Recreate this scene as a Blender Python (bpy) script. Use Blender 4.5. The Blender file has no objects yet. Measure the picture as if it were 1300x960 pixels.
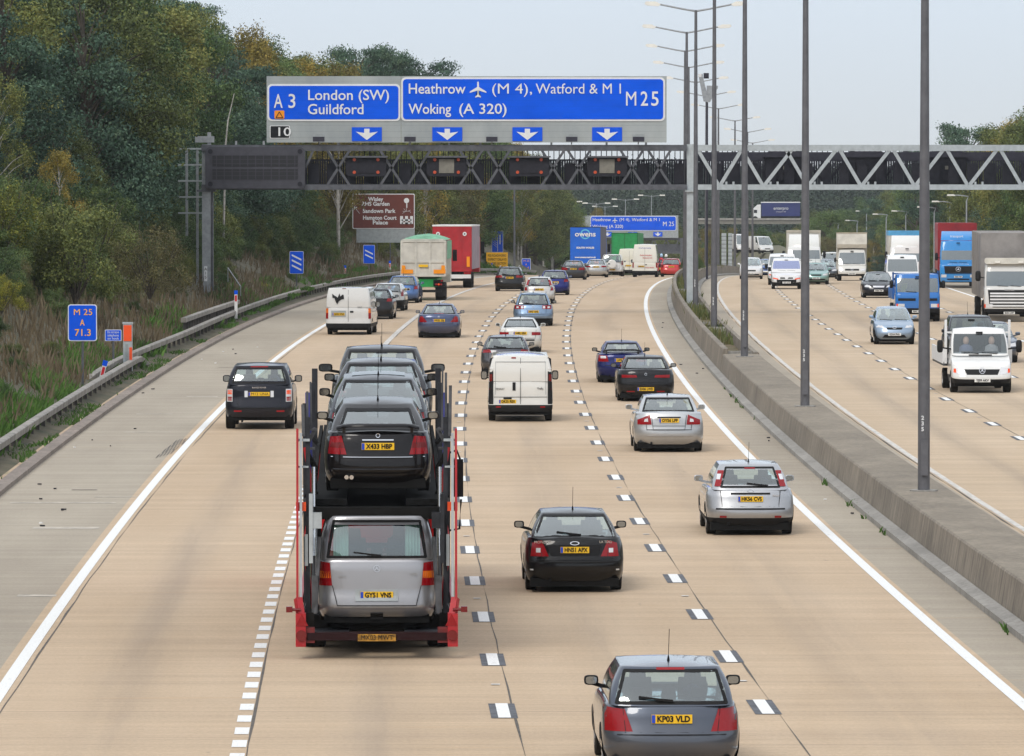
import bpy, bmesh, math, random
from math import sin, cos, pi, radians, atan2, sqrt
from mathutils import Vector, Matrix, noise
random.seed(7)
SC = bpy.context.scene
COL = SC.collection
CAMH, F = 8.1, 8000.0          # camera height (m), focal length in photo pixels (1300 px wide)

# ------------------------------------------------------------------ road geometry
KZ, D0, D1 = 2.95e-5, 220.0, 660.0
def RZ(d):                      # height of the road surface: flat, then falls away over a crest
    if d <= D0: return 0.0
    if d <= D1: return -KZ*(d-D0)**2
    z1 = -KZ*(D1-D0)**2; s = 2*KZ*(D1-D0)
    t = d-D1
    if t < 400: return z1 - s*t
    return z1 - s*400 - s*0.35*(t-400) if t < 700 else z1 - s*400 - s*0.35*300
MP = [(560,18.47),(600,21.3),(640,23.9),(680,25.9),(760,28.8),(880,29.8),(1000,28.8),(1120,25.6),(1240,20.5),(1400,10.0),(1700,-20.0),(2300,-90.0)]
def RX(d):                      # centre of the central reserve
    if d <= 560: return 8.07 + 9e-5*(d-220)**2
    for i in range(len(MP)-1):
        a, b = MP[i], MP[i+1]
        if d <= b[0]:
            pa = MP[i-1] if i else (520, 16.17)
            pb = MP[i+2] if i+2 < len(MP) else (b[0]*2-a[0], b[1]*2-a[1])
            h = b[0]-a[0]; t = (d-a[0])/h
            m0 = (b[1]-pa[1])/(b[0]-pa[0])*h; m1 = (pb[1]-a[1])/(pb[0]-a[0])*h
            return (2*t**3-3*t*t+1)*a[1]+(t**3-2*t*t+t)*m0+(-2*t**3+3*t*t)*b[1]+(t**3-t*t)*m1
    return MP[-1][1]
def HD(d):                      # heading slope dx/dy
    return (RX(d+1)-RX(d-1))/2
def RP(o, d, z=0.0):            # road frame -> world (o = metres right of the reserve's centre)
    return (RX(d)+o, d, RZ(d)+z)
def DOF(py):                    # distance of the road surface seen at a photo row
    lo, hi = 40.0, 545.0
    for _ in range(60):
        m = (lo+hi)/2
        if 185+F*(CAMH-RZ(m))/m > py: lo = m
        else: hi = m
    return (lo+hi)/2
def XW(px, d): return (px-650)*d/F
def ZW(py, d): return CAMH-(py-185)*d/F

# line offsets from the reserve's centre
OF_, OE, OD, OC, OB, OA = -2.15, -5.95, -9.7, -13.4, -17.1, -20.4
OG, OH, OI, OJ, OK_, OL = 2.05, 5.8, 9.45, 13.1, 16.75, 20.0

def sm(a, b, x):
    t = max(0.0, min(1.0, (x-a)/(b-a))); return t*t*(3-2*t)
def TZ(o, d):                   # natural ground height
    r = RZ(d)
    nz = noise.noise(Vector((o*.11, d*.05, 3.1)))*.5
    if o < -20.5:
        e = -o-21.9
        h = .02
        if e > 0:
            top = 9.5*(1-.55*sm(480, 820, d))
            h = .02+min(top, .56*e) + max(0, e-17)*.06 + nz*sm(0, 5, e)
        return r+h
    if o > 20.3:
        e = o-22
        h = .02
        if e > 0: h = .02+min(6.5, .4*e)*(1-.3*sm(700, 1200, d)) + nz*sm(0, 5, e)
        return r+h
    return r-.12

# ------------------------------------------------------------------ mesh helper
class MB:
    def __init__(s): s.v=[]; s.f=[]; s.m=[]
    def pts(s, L):
        i=len(s.v); s.v.extend([tuple(p) for p in L]); return i
    def face(s, idx, m=0): s.f.append(tuple(idx)); s.m.append(m)
    def poly(s, L, m=0):
        i=s.pts(L); s.face(range(i, i+len(L)), m)
    def box(s, c, d, m=0, rot=None, tx=1.0, ty=1.0):   # centre, size; top scaled by tx, ty
        x,y,z=d[0]/2,d[1]/2,d[2]/2
        P=[Vector((a*x*(tx if k>0 else 1), b*y*(ty if k>0 else 1), k*z)) for k in(-1,1) for a,b in((-1,-1),(1,-1),(1,1),(-1,1))]
        if rot is not None: P=[rot@p for p in P]
        i=s.pts([Vector(c)+p for p in P])
        for q in((3,2,1,0),(4,5,6,7),(0,1,5,4),(1,2,6,5),(2,3,7,6),(3,0,4,7)): s.face([i+k for k in q], m)
    def b2(s, lo, hi, m=0):
        s.box([(lo[k]+hi[k])/2 for k in range(3)], [hi[k]-lo[k] for k in range(3)], m)
    def bar(s, a, b, w, h=None, m=0, up=(0,0,1)):
        a=Vector(a); b=Vector(b); d=b-a; L=d.length
        if L<1e-6: return
        h=h or w; y=d/L; u=Vector(up)
        if abs(y.dot(u))>.98: u=Vector((0,1,0)) if abs(y.y)<.9 else Vector((1,0,0))
        x=y.cross(u).normalized(); z=x.cross(y)
        s.box((a+b)/2, (w,L,h), m, Matrix((x,y,z)).transposed())
    def tube(s, P, r, n=8, m=0, cap=True):
        P=[Vector(p) for p in P]
        R=r if isinstance(r,(list,tuple)) else [r]*len(P)
        rings=[]
        for k,p in enumerate(P):
            t=(P[min(k+1,len(P)-1)]-P[max(k-1,0)]).normalized()
            u=Vector((0,0,1)) if abs(t.z)<.9 else Vector((1,0,0))
            x=t.cross(u).normalized(); y=t.cross(x)
            rings.append(s.pts([p+(x*cos(2*pi*j/n)+y*sin(2*pi*j/n))*R[k] for j in range(n)]))
        for a,b in zip(rings,rings[1:]):
            for j in range(n): s.face((a+j,a+(j+1)%n,b+(j+1)%n,b+j), m)
        if cap:
            s.face([rings[0]+j for j in range(n)],m); s.face([rings[-1]+j for j in reversed(range(n))],m)
    def prism(s, poly, z0, z1, m=0, fn=None):   # poly in (a,b); fn(a,b,t)->point
        fn=fn or (lambda a,b,t:(a,b,t))
        n=len(poly); i=s.pts([fn(a,b,z0) for a,b in poly]); j=s.pts([fn(a,b,z1) for a,b in poly])
        s.face([i+k for k in reversed(range(n))],m); s.face([j+k for k in range(n)],m)
        for k in range(n): s.face((i+k,i+(k+1)%n,j+(k+1)%n,j+k),m)
    def grid(s, P, m=0, mf=None):   # P[i][j] points
        n=len(P[0]); I=[s.pts(r) for r in P]
        for a in range(len(P)-1):
            for b in range(n-1):
                s.face((I[a]+b,I[a]+b+1,I[a+1]+b+1,I[a+1]+b), mf(a,b) if mf else m)
    def build(s, name, mats, parent=None, smooth=None, loc=None, uv=None):
        me=bpy.data.meshes.new(name); me.from_pydata(s.v,[],s.f)
        if not isinstance(mats,(list,tuple)): mats=[mats]
        for x in mats: me.materials.append(x)
        if len(mats)>1: me.polygons.foreach_set('material_index', s.m)
        if uv:
            L=me.uv_layers.new(name='UVMap')
            for l in me.loops: L.data[l.index].uv=uv[l.vertex_index]
        me.validate(); me.update()
        if smooth is not None:
            me.shade_smooth()
            if smooth<180: me.set_sharp_from_angle(angle=radians(smooth))
        o=bpy.data.objects.new(name,me); COL.objects.link(o)
        if parent: o.parent=parent
        if loc: o.location=loc
        return o

def fixn(o):
    bm=bmesh.new(); bm.from_mesh(o.data); bmesh.ops.remove_doubles(bm, verts=bm.verts, dist=1e-4)
    bmesh.ops.recalc_face_normals(bm, faces=bm.faces); bm.to_mesh(o.data); bm.free(); return o
def tag(o, label=None, cat=None, group=None, kind=None):
    if label: o['label']=label
    if cat: o['category']=cat
    if group: o['group']=group
    if kind: o['kind']=kind
    return o
def empty(name, loc=(0,0,0), rz=0.0, label=None, cat=None, group=None):
    o=bpy.data.objects.new(name,None); COL.objects.link(o); o.location=loc; o.rotation_euler=(0,0,rz)
    o.empty_display_size=.2
    return tag(o,label,cat,group)
def kids(o): return [c for c in list(bpy.data.objects) if c.parent is o]

# ------------------------------------------------------------------ materials
def lin(c): return tuple((x/12.92 if x<=.04045 else ((x+.055)/1.055)**2.4) for x in [v/255 for v in c])
class NT:
    def __init__(s, name):
        s.mat=bpy.data.materials.new(name); s.mat.use_nodes=True; s.t=s.mat.node_tree; s.n=s.t.nodes; s.l=s.t.links
        s.b=s.n['Principled BSDF']
    def node(s,k,**kw):
        x=s.n.new(k)
        for a,v in kw.items(): setattr(x,a,v)
        return x
    def put(s,x,i,v):
        if hasattr(v,'outputs'): v=v.outputs[0]
        if isinstance(v,bpy.types.NodeSocket): s.l.new(v,x.inputs[i])
        else: x.inputs[i].default_value=v
        return x
    def math(s,op,a,b=0.0,c=None):
        x=s.node('ShaderNodeMath',operation=op); s.put(x,0,a); s.put(x,1,b)
        if c is not None: s.put(x,2,c)
        return x
    def noise(s,vec,scale,detail=3,rough=.6):
        x=s.node('ShaderNodeTexNoise'); s.put(x,'Vector',vec); x.inputs['Scale'].default_value=scale
        x.inputs['Detail'].default_value=detail; x.inputs['Roughness'].default_value=rough; return x
    def ramp(s,fac,stops):
        x=s.node('ShaderNodeValToRGB'); s.put(x,0,fac); e=x.color_ramp.elements
        while len(e)<len(stops): e.new(.5)
        for q,(p,c) in zip(e,stops):
            q.position=p; q.color=(c[0],c[1],c[2],1) if isinstance(c,(tuple,list)) else (c,c,c,1)
        return x
    def mix(s,fac,a,b,blend='MIX'):
        x=s.node('ShaderNodeMix',data_type='RGBA',blend_type=blend)
        for i,v in ((0,fac),(6,a),(7,b)):
            if isinstance(v,(tuple,list)): v=tuple(v)+((1,) if len(v)==3 else ())
            s.put(x,i,v)
        return x.outputs[2]
    def mapv(s,vec,scale):
        x=s.node('ShaderNodeMapping'); s.put(x,0,vec); x.inputs['Scale'].default_value=scale; return x
def simple(name,c,rough=.5,metal=0.0,var=.12,coat=0.0,scale=3.0,spec=.5,emit=0.0,bump=0.0):
    t=NT(name); b=t.b
    co=t.node('ShaderNodeTexCoord')
    if var>0:
        n=t.noise(co.outputs['Object'],scale,4)
        d=tuple(x*(1-var*1.6) for x in c); u=tuple(min(1,x*(1+var)) for x in c)
        r=t.ramp(n,[(.3,d),(.7,u)]); t.l.new(r.outputs[0],b.inputs['Base Color'])
        if bump:
            bp=t.node('ShaderNodeBump'); bp.inputs['Distance'].default_value=bump; bp.inputs['Strength'].default_value=.6
            n2=t.noise(co.outputs['Object'],scale*6,3); t.put(bp,'Height',n2); t.l.new(bp.outputs[0],b.inputs['Normal'])
    else: b.inputs['Base Color'].default_value=(*c,1)
    b.inputs['Roughness'].default_value=rough; b.inputs['Metallic'].default_value=metal
    b.inputs['Coat Weight'].default_value=coat; b.inputs['Specular IOR Level'].default_value=spec
    b.inputs['Coat Roughness'].default_value=.06
    if emit: b.inputs['Emission Color'].default_value=(*c,1); b.inputs['Emission Strength'].default_value=emit
    return t.mat
_mc={}
def paint(c, metal=0.0, rough=.35):    # car paint with road dirt low down
    key=('p',c,metal,rough)
    if key in _mc: return _mc[key]
    t=NT('car_paint'); b=t.b; co=t.node('ShaderNodeTexCoord')
    sep=t.node('ShaderNodeSeparateXYZ'); t.put(sep,0,co.outputs['Object'])
    n=t.noise(co.outputs['Object'],2.2,5)
    low=t.node('ShaderNodeMapRange'); t.put(low,0,sep.outputs[2]); low.inputs[1].default_value=.2; low.inputs[2].default_value=1.0; low.inputs[3].default_value=.3 if sum(c)>200 else .04; low.inputs[4].default_value=.03 if sum(c)>200 else .0
    f=t.math('MULTIPLY',low.outputs[0],t.math('MULTIPLY',n.outputs[0],1.7))
    cc=lin(c); dirt=(.16,.135,.105)
    col=t.mix(f,cc,dirt); t.l.new(col,b.inputs['Base Color'])
    b.inputs['Metallic'].default_value=metal; b.inputs['Roughness'].default_value=rough; b.inputs['Specular IOR Level'].default_value=.12
    b.inputs['Coat Weight'].default_value=1.0 if sum(c)>200 else .6; b.inputs['Coat Roughness'].default_value=.05
    _mc[key]=t.mat; return t.mat
def M(name):
    if name in _mc: return _mc[name]
    D={
     'tyre':((.018,.017,.016),.85,0,.2), 'rubber':((.02,.02,.021),.7,0,.15), 'trim':((.013,.013,.014),.6,0,.15),
     'under':((.008,.008,.008),.9,0,.1), 'alloy':((.42,.42,.43),.35,.7,.1), 'chrome':((.7,.7,.72),.15,1,0),'mirror':((.35,.38,.4),.08,1,0),
     'red_lamp':((.27,.004,.008),.2,0,.05), 'red_lamp_dark':((.16,.008,.008),.25,0,.05),'orange_lamp':((.75,.16,.01),.25,0,.05), 'clear_lamp':((.75,.76,.78),.15,.3,.05),
     'plate_y':((.86,.52,.015),.45,0,.03),'plate_w':((.8,.8,.78),.45,0,.03),'ink':((.012,.012,.012),.6,0,0),'blue_band':((.01,.06,.5),.5,0,0),
     'seat':((.035,.035,.04),.9,0,.1),'seat_lt':((.3,.28,.24),.9,0,.1),'skin':((.5,.3,.22),.6,0,.05),
     'white':((.78,.78,.77),.5,0,.04),'sign_white':((.74,.75,.76),.5,0,.05),'sign_blue':((.0,.09,.74),.42,0,.04),
     'sign_brown':((.13,.026,.016),.5,0,.06),'sign_yellow':((.82,.42,.0),.5,0,.04),'sign_black':((.01,.01,.012),.5,0,0),'orange':((.9,.3,.0),.5,0,0),
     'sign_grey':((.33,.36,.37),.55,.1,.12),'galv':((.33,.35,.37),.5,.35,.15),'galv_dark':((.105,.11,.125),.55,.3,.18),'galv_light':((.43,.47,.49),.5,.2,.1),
     'dark':((.022,.022,.03),.6,0,.15),'dark2':((.04,.04,.055),.6,0,.15),'panel':((.2,.19,.16),.6,0,.15),
     'column':((.13,.13,.142),.55,.3,.12),'red_steel':((.4,.012,.018),.4,0,.1),'blue_steel':((.03,.035,.22),.4,0,.1),'steel_dk':((.03,.032,.038),.55,0,.3),
     'steel':((.065,.068,.075),.5,.0,.4),'orange_red':((.9,.09,.01),.45,0,.03),'red':((.6,.01,.02),.5,0,.05),'lamp_head':((.82,.8,.74),.5,0,.05),
     'green':((.005,.3,.06),.5,0,.08),'fluoro':((.75,.85,.05),.6,0,.05),'wood':((.16,.145,.125),.8,0,.3),'blue_cl':((.02,.03,.09),.8,0,.1),
    }
    c,r,m,v=D[name]
    _mc[name]=simple(name,c,r,m,v,scale=4.0,spec=.2 if (max(c)<.06 or name=='sign_blue') else .5)
    return _mc[name]
def glass(tint=(.62,.72,.72), dens=.5, refl=(.95,1,1), k=.2):
    key=('g',tint,dens,refl,k)
    if key in _mc: return _mc[key]
    t=NT('window_glass'); out=t.n['Material Output']
    tr=t.node('ShaderNodeBsdfTransparent'); tr.inputs[0].default_value=(*[x*dens for x in tint],1)
    gl=t.node('ShaderNodeBsdfGlossy'); gl.inputs['Roughness'].default_value=.03; gl.inputs[0].default_value=(*refl,1)
    lw=t.node('ShaderNodeLayerWeight'); lw.inputs[0].default_value=.5
    fr=t.math('MULTIPLY_ADD',t.math('POWER',lw.outputs['Facing'],2.6),.75,k)
    mx=t.node('ShaderNodeMixShader'); t.put(mx,0,fr); t.put(mx,1,tr.outputs[0]); t.put(mx,2,gl.outputs[0])
    t.l.new(mx.outputs[0],out.inputs[0]); _mc[key]=t.mat; return t.mat

FONT=None
def text_mesh(name, txt, size, mat, parent=None, loc=(0,0,0), rot=(pi/2,0,0), align='CENTER', bold=0.0, space=1.0, width=None, depth=.002):
    cu=bpy.data.curves.new(name,'FONT'); cu.body=txt; cu.size=size; cu.align_x=align; cu.align_y='CENTER'
    cu.offset=0 if 'M' in txt else bold; cu.extrude=depth; cu.space_character=space; cu.resolution_u=3
    to=bpy.data.objects.new('tmp',cu); COL.objects.link(to)
    dg=bpy.context.evaluated_depsgraph_get(); dg.update()
    me=bpy.data.meshes.new_from_object(to.evaluated_get(dg))
    bpy.data.objects.remove(to); bpy.data.curves.remove(cu)
    xs=[v.co.x for v in me.vertices]
    if width and xs:
        k=width/(max(xs)-min(xs))
        for v in me.vertices: v.co.x*=k
    me.name=name; me.materials.clear(); me.materials.append(mat)
    o=bpy.data.objects.new(name,me); COL.objects.link(o)
    o.location=loc; o.rotation_euler=rot
    if parent: o.parent=parent
    return o
# ------------------------------------------------------------------ cars
def ip(T, x):
    if x<=T[0][0]: return T[0][1]
    for a,b in zip(T,T[1:]):
        if x<=b[0]:
            k=(x-a[0])/(b[0]-a[0]); return a[1]+(b[1]-a[1])*k
    return T[-1][1]
def spow(v,e): return (abs(v)**e)*(1 if v>=0 else -1)
class Body:
    """lower body in horizontal rings, cabin in tapering rings; y=0 rear bumper, +y forward"""
    def __init__(s, P):
        s.P=P; s.L=P['L']; s.W=P['W']; s.H=P['H']; s.zb=P.get('zb',.21)
        s.deck=P['deck']; s.rp=P.get('rp',[(.2,.16),(.3,.06),(.42,.0),(.6,.02),(.64,.05),(.95,.1)])
        s.fp=P.get('fp',[(.2,.16),(.3,.05),(.45,.0),(.6,.06),(.8,.16)])
        w=s.W/2; s.hwt=P.get('hw',[(.2,w-.07),(.34,w-.015),(.6,w),(.8,w-.012),(.95,w-.05),(1.2,w-.06)])
        s.n=P.get('n',3.6); s.br=P.get('br',.62); s.bf=P.get('bf',.95)
        s.cab=P['cab']; s.hwb=P.get('hwb',w-.08); s.hwr=P.get('hwr',w-.3); s.zr=s.H-P.get('crown',.045)
        s.cn=P.get('cn',4.2); s.cb=P.get('cb',.26)
        s.zrear=ip(s.deck,.12)
    def hw(s,z): return ip(s.hwt,z)
    def zd(s,y): return ip(s.deck,y)
    def low(s,x,z):
        h=s.hw(z); q=min(1,abs(x)/h)
        return ip(s.rp,z)+s.br*(1-(1-q**s.n)**(1/s.n))
    def lowf(s,x,z):
        h=s.hw(z); q=min(1,abs(x)/h)
        return s.L-ip(s.fp,z)-s.bf*(1-(1-q**s.n)**(1/s.n))
    def vz(s,z,y): 
        zb=s.zd(y)-.01; return (z-zb)/(s.zr-zb)
    def chw(s,v): v=max(0,min(1,v)); return s.hwb+(s.hwr-s.hwb)*v+.035*sin(pi*v)
    def cy0(s,v): return s.cab[0]+(s.cab[1]-s.cab[0])*v-.04*sin(pi*max(0,min(1,v)))
    def cy1(s,v): return s.cab[3]+(s.cab[2]-s.cab[3])*v+.05*sin(pi*max(0,min(1,v)))
    def end(s,q): q=min(1,abs(q)); return s.cb*(1-(1-q**s.cn)**(1/s.cn))
    def rear(s,x,z,off=0.0):
        if z<=s.zrear: y=s.low(x,z)
        else:
            v=s.vz(z,s.cab[0]); y=s.cy0(v)+s.end(x/s.chw(v))
        return (x,y-off,z)
    def front(s,x,z,off=0.0):
        zf=s.zd(s.L-.25)
        if z<=zf: y=s.lowf(x,z)
        else:
            v=s.vz(z,s.cab[3]); y=s.cy1(v)-s.end(x/s.chw(v))
        return (x,y+off,z)
    def perim(s):
        a=[i/9*pi/2 for i in range(10)]
        return a
def patch(bm, fn, q, m=0, nx=8, nz=4, off=.012, back=.03):
    """quad q=[(x,z)]*4 (bl, br, tr, tl) laid on surface fn(x,z,off), with closed rim"""
    def pt(u,v,o):
        x=(q[0][0]*(1-u)+q[1][0]*u)*(1-v)+(q[3][0]*(1-u)+q[2][0]*u)*v
        z=(q[0][1]*(1-u)+q[1][1]*u)*(1-v)+(q[3][1]*(1-u)+q[2][1]*u)*v
        return fn(x,z,o)
    G=[[pt(i/nx,j/nz,off) for i in range(nx+1)] for j in range(nz+1)]
    bm.grid(G,m)
    ring=[(i/nx,0) for i in range(nx+1)]+[(1,j/nz) for j in range(1,nz+1)]+[(i/nx,1) for i in reversed(range(nx))]+[(0,j/nz) for j in reversed(range(1,nz))]
    A=bm.pts([pt(u,v,off) for u,v in ring]); B=bm.pts([pt(u,v,-back) for u,v in ring]); n=len(ring)
    for k in range(n): bm.face((B+k,B+(k+1)%n,A+(k+1)%n,A+k),m)

def mirror_q(q): return [(-q[1][0],q[1][1]),(-q[0][0],q[0][1]),(-q[3][0],q[3][1]),(-q[2][0],q[2][1])]

def wheel(root, x, y, r, w, rim=True, name='wheel'):
    bm=MB(); sg=1 if x>0 else -1; n=28
    prof=[(-.5,.62),(-.5,.93),(-.42,1.0),(.42,1.0),(.5,.93),(.5,.64),(.36,.6)]
    rings=[bm.pts([(sg*a*w, r*b*cos(2*pi*k/n), r*b*sin(2*pi*k/n)) for k in range(n)]) for a,b in prof]
    for p,q in zip(rings,rings[1:]):
        for k in range(n): bm.face((p+k,p+(k+1)%n,q+(k+1)%n,q+k))
    bm.face([rings[0]+k for k in range(n)]); bm.face([rings[-1]+k for k in reversed(range(n))])
    o=fixn(bm.build(name,M('tyre'),root,40,(x,y,r)))
    if rim:
        b=MB(); b.tube([(sg*w*.3,0,0),(sg*w*.42,0,0)],r*.13,12)
        for k in range(5):
            a=2*pi*k/5; b.bar((sg*w*.38,0,0),(sg*w*.4,r*.58*cos(a),r*.58*sin(a)),.06,.09)
        n=20; A=b.pts([(sg*w*.42,r*.6*cos(2*pi*k/n),r*.6*sin(2*pi*k/n)) for k in range(n)]); B=b.pts([(sg*w*.42,r*.52*cos(2*pi*k/n),r*.52*sin(2*pi*k/n)) for k in range(n)])
        for k in range(n): b.face((A+k,A+(k+1)%n,B+(k+1)%n,B+k))
        b.build('rim',M('alloy'),o,40)
    return o

def plate(root, txt, fn, x, z, yellow=True, w=.52, h=.112, band=True, name='number_plate', rz=0.0, sgn=1):
    """fn gives the surface; sgn=1 rear-facing (-y), -1 front-facing (+y)"""
    y=fn(x,z,.0)[1]-sgn*.028
    b=MB(); b.box((0,0,0),(w,.012,h),0)
    if band: b.box((-(w/2-.025),-.009,0),(.044,.004,h-.01),1)
    o=b.build(name,[M('plate_y') if yellow else M('plate_w'),M('blue_band')],root,None,(x,y,z))
    if sgn<0: o.rotation_euler=(0,0,pi)
    if txt: text_mesh('lettering',txt,h*.95,M('ink'),o,(.02 if band else 0,-.012,-.002),bold=.0035,width=(w-.1 if len(txt)>6 else w*.7))
    return o

def car(name,label,P,col,loc,rz=0.0,plt='',group=None,cat='car',front=False,yaw=0.0,low=False):
    """loc: road contact under the rear axle (rear views) or front axle (front=True)"""
    B=Body(P); L,W,H,zb=B.L,B.W,B.H,B.zb
    pm=paint(*col) if isinstance(col[0],tuple) else paint(col)
    r=P.get('r',.315); ro=P.get('ro',.85); wb=P.get('wb',2.6); w=W/2
    root=empty(name,loc,(pi if front else 0)+yaw,label,cat,group)
    y0=(ro+wb) if front else ro      # origin: contact axle
    S=lambda p:(p[0],p[1]-y0,p[2])
    # --- perimeter samples (right half, rear centre -> front centre)
    K=11; A=[(k/K)*pi/2 for k in range(K+1)]
    NS=10
    def ringpts(t):
        out=[]
        ins=0 if t<.93 else (.012 if t<.985 else .045)
        # rear quarter
        def zt(y): return zb+t*(B.zd(y)-zb)
        for a in A:
            x=sin(a)**(2/B.n); q=x
            yn=.1+B.br*(1-max(0,1-q**B.n)**(1/B.n)); z=zt(yn)
            X=B.hw(z)*q*(1-ins*.6/w); out.append((X,B.low(B.hw(z)*q,z)+ins,z))
        yr=out[-1][1]; zf=zt(L-B.bf-.1); yf=L-ip(B.fp,zf)-B.bf-ins
        for k in range(1,NS):
            y=yr+(yf-yr)*k/NS; z=zt(y); out.append((B.hw(z)-ins*.6,y,z))
        for a in reversed(A):
            q=sin(a)**(2/B.n); yn=L-.1-B.bf*(1-max(0,1-q**B.n)**(1/B.n)); z=zt(yn)
            out.append((B.hw(z)*q*(1-ins*.6/w),B.lowf(B.hw(z)*q,z)-ins,z))
        return out
    ts=[0,.1,.22,.36,.5,.64,.78,.88,.94,.98,1.0]
    dz=P.get('dark')
    if dz: 
        tt=(dz-zb)/(B.zrear-zb); ts=sorted(set([t for t in ts if abs(t-tt)>.05]+[tt]))
    R=[ringpts(t) for t in ts]; bm=MB()
    def mf(t0): 
        return 1 if dz and t0<tt-1e-6 else 0
    for sg in (1,-1):
        for i in range(len(R)-1):
            G=[[S((sg*p[0],p[1],p[2])) for p in R[i]],[S((sg*p[0],p[1],p[2])) for p in R[i+1]]]
            bm.grid(G,mf(ts[i]))
    top=R[-1]; NX=10
    G=[]
    for p in top:
        G.append([S((p[0]*(1-2*j/NX),p[1],p[2]+.03*(1-(1-2*j/NX)**2)*min(1,p[0]/.5))) for j in range(NX+1)])
    bm.grid(G,0)
    body=fixn(bm.build('body',[pm,M('trim')],root,38))
    # underside, hung extra low to deepen the shade beneath the car; arches
    u=MB(); u.b2(S((-w+.1,.16,zb-.1)),S((w-.1,L-.25,zb+.05)))
    u.tube([S((-w+.2,ro,r)),S((w-.2,ro,r))],.05,8)
    n=16
    for sg in (1,-1):
        for ya in (ro,ro+wb):
            if ya<.2 or ya>L-.2: continue
            ra=r+.055; x=sg*(w+.002); pts=[]
            for k in range(n+1):
                a=pi*k/n; zz=r+ra*sin(a); pts.append((sg*(B.hw(zz)+.004),ya+ra*cos(a),zz))
            pts=[(sg*(B.hw(zb)+.006),ya+ra,zb)]+pts+[(sg*(B.hw(zb)+.006),ya-ra,zb)]
            u.poly([S(p) for p in pts])
    if P.get('exhaust',1): u.tube([S((-w*.5,.1,.24)),S((-w*.5,.5,.26))],.032,8)
    u.build('underbody',M('under'),root)
    for sg in (1,-1):
        for ya in (ro,ro+wb): wheel(root,sg*(w-.13),ya-y0,r,P.get('tw',.2),rim=not low)
    # --- cabin
    vs=[0,.03,.07,.2,.4,.6,.8,.92,.96,1.0]; gv0,gv1=P.get('gv',(.07,.92))
    sa=P.get('side',[(.10,.46),(.5,.86)])          # side glass intervals along the side (0 rear..1 front)
    gq=P.get('gq',.88); gf=.93
    qs=[0,.3,.6,.78,gq,.95,.985,1.0]; qf=[0,.3,.6,.8,gf,.97,.99,1.0]
    ss=sorted(set([0,.03,.97,1]+[x for ab in sa for x in ab]+[(a+b)/2 for a,b in sa]))
    bv=P.get('bow',0.0)
    def zc(y,v): zz=B.zd(y)-.012; return zz+(B.zr-zz)*v
    def cring(v):
        out=[]; h=B.chw(v)
        for q in qs:
            y=B.cy0(v)+B.end(q); out.append((h*q,y,zc(y,v),('r',q)))
        yr=out[-1][1]; yf=B.cy1(v)-B.end(1)
        for k in ss[1:-1]:
            y=yr+(yf-yr)*k; out.append((h+.0*k,y,zc(y,v),('s',k)))
        for q in reversed(qf):
            y=B.cy1(v)-B.end(q); out.append((h*q,y,zc(y,v),('f',q)))
        return out
    C=[cring(v) for v in vs]; hull=MB(); G={'r':MB(),'f':MB(),1:MB(),-1:MB()}
    rg=P.get('rear_glass',True); sgl=P.get('side_glass',True)
    for i in range(len(vs)-1):
        gl=vs[i]>=gv0-1e-6 and vs[i+1]<=gv1+1e-6
        for k in range(len(C[0])-1):
            for sg in (1,-1):
                P4=[C[i][k],C[i][k+1],C[i+1][k+1],C[i+1][k]]
                q=[S((sg*p[0],p[1],p[2])) for p in P4]
                ta,tb=C[i][k][3],C[i][k+1][3]; tgt=hull
                if gl:
                    if ta[0]=='r' and tb[0]=='r' and tb[1]<=gq+1e-6 and rg: tgt=G['r']
                    elif tb[0]=='f' and ta[0]=='f' and ta[1]<=gf+1e-6: tgt=G['f']
                    elif sgl and (ta[0]=='s' or tb[0]=='s'):
                        a=ta[1] if ta[0]=='s' else 0; b=tb[1] if tb[0]=='s' else 1
                        if any(a>=x-1e-6 and b<=y+1e-6 for x,y in sa): tgt=G[sg]
                if tgt is not hull: q=[Vector(p) for p in q]
                tgt.poly(q if sg>0 else list(reversed(q)))
    # roof
    T=C[-1]; n=8; rows=[]
    ym=(T[0][1]+T[-1][1])/2; yh=max(.2,(T[-1][1]-T[0][1])/2)
    for p in T:
        rows.append([S((p[0]*(1-2*j/n),p[1],p[2]+(H-B.zr)*(1-(1-2*j/n)**2)*max(0,1-((p[1]-ym)/yh)**4)*min(1,p[0]/.4))) for j in range(n+1)])
    hull.grid(rows)
    fixn(hull.build('cabin',pm,root,38))
    gm=glass(*P.get('tint',((.76,.9,.9),.95)))
    for k,nm in (('f','windscreen'),('r','rear_window'),(1,'side_window'),(-1,'side_window')):
        if G[k].f: fixn(G[k].build(nm,glass(*P.get('tint',((.76,.9,.9),.95)),P.get('refl',(.93,1,1)),P.get('gk',.26)) if (k=='f' and front) else gm,root,60))
    # black window surround at the back
    if rg:
        e=MB(); z0=zc(B.cab[0],gv0); z1=zc(B.cab[1],gv1)
        fn=lambda x,z,o=0:S(B.rear(x,z,o))
        v0=gv0; v1=gv1; h0=B.chw(v0)*gq; h1=B.chw(v1)*gq; t_=.03
        patch(e,fn,[(-h0,z0-.012),(h0,z0-.012),(h0,z0+t_),(-h0,z0+t_)],0,12,1,.006,.004)
        patch(e,fn,[(-h1,z1-t_),(h1,z1-t_),(h1,z1+.01),(-h1,z1+.01)],0,12,1,.006,.004)
        for sg in (1,-1): 
            q=[(h0-.035,z0),(h0+.012,z0),(h1+.012,z1),(h1-.03,z1)]
            patch(e,fn,q if sg>0 else mirror_q(q),0,2,6,.006,.004)
        e.build('window_seal',M('trim'),root,50)
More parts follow.
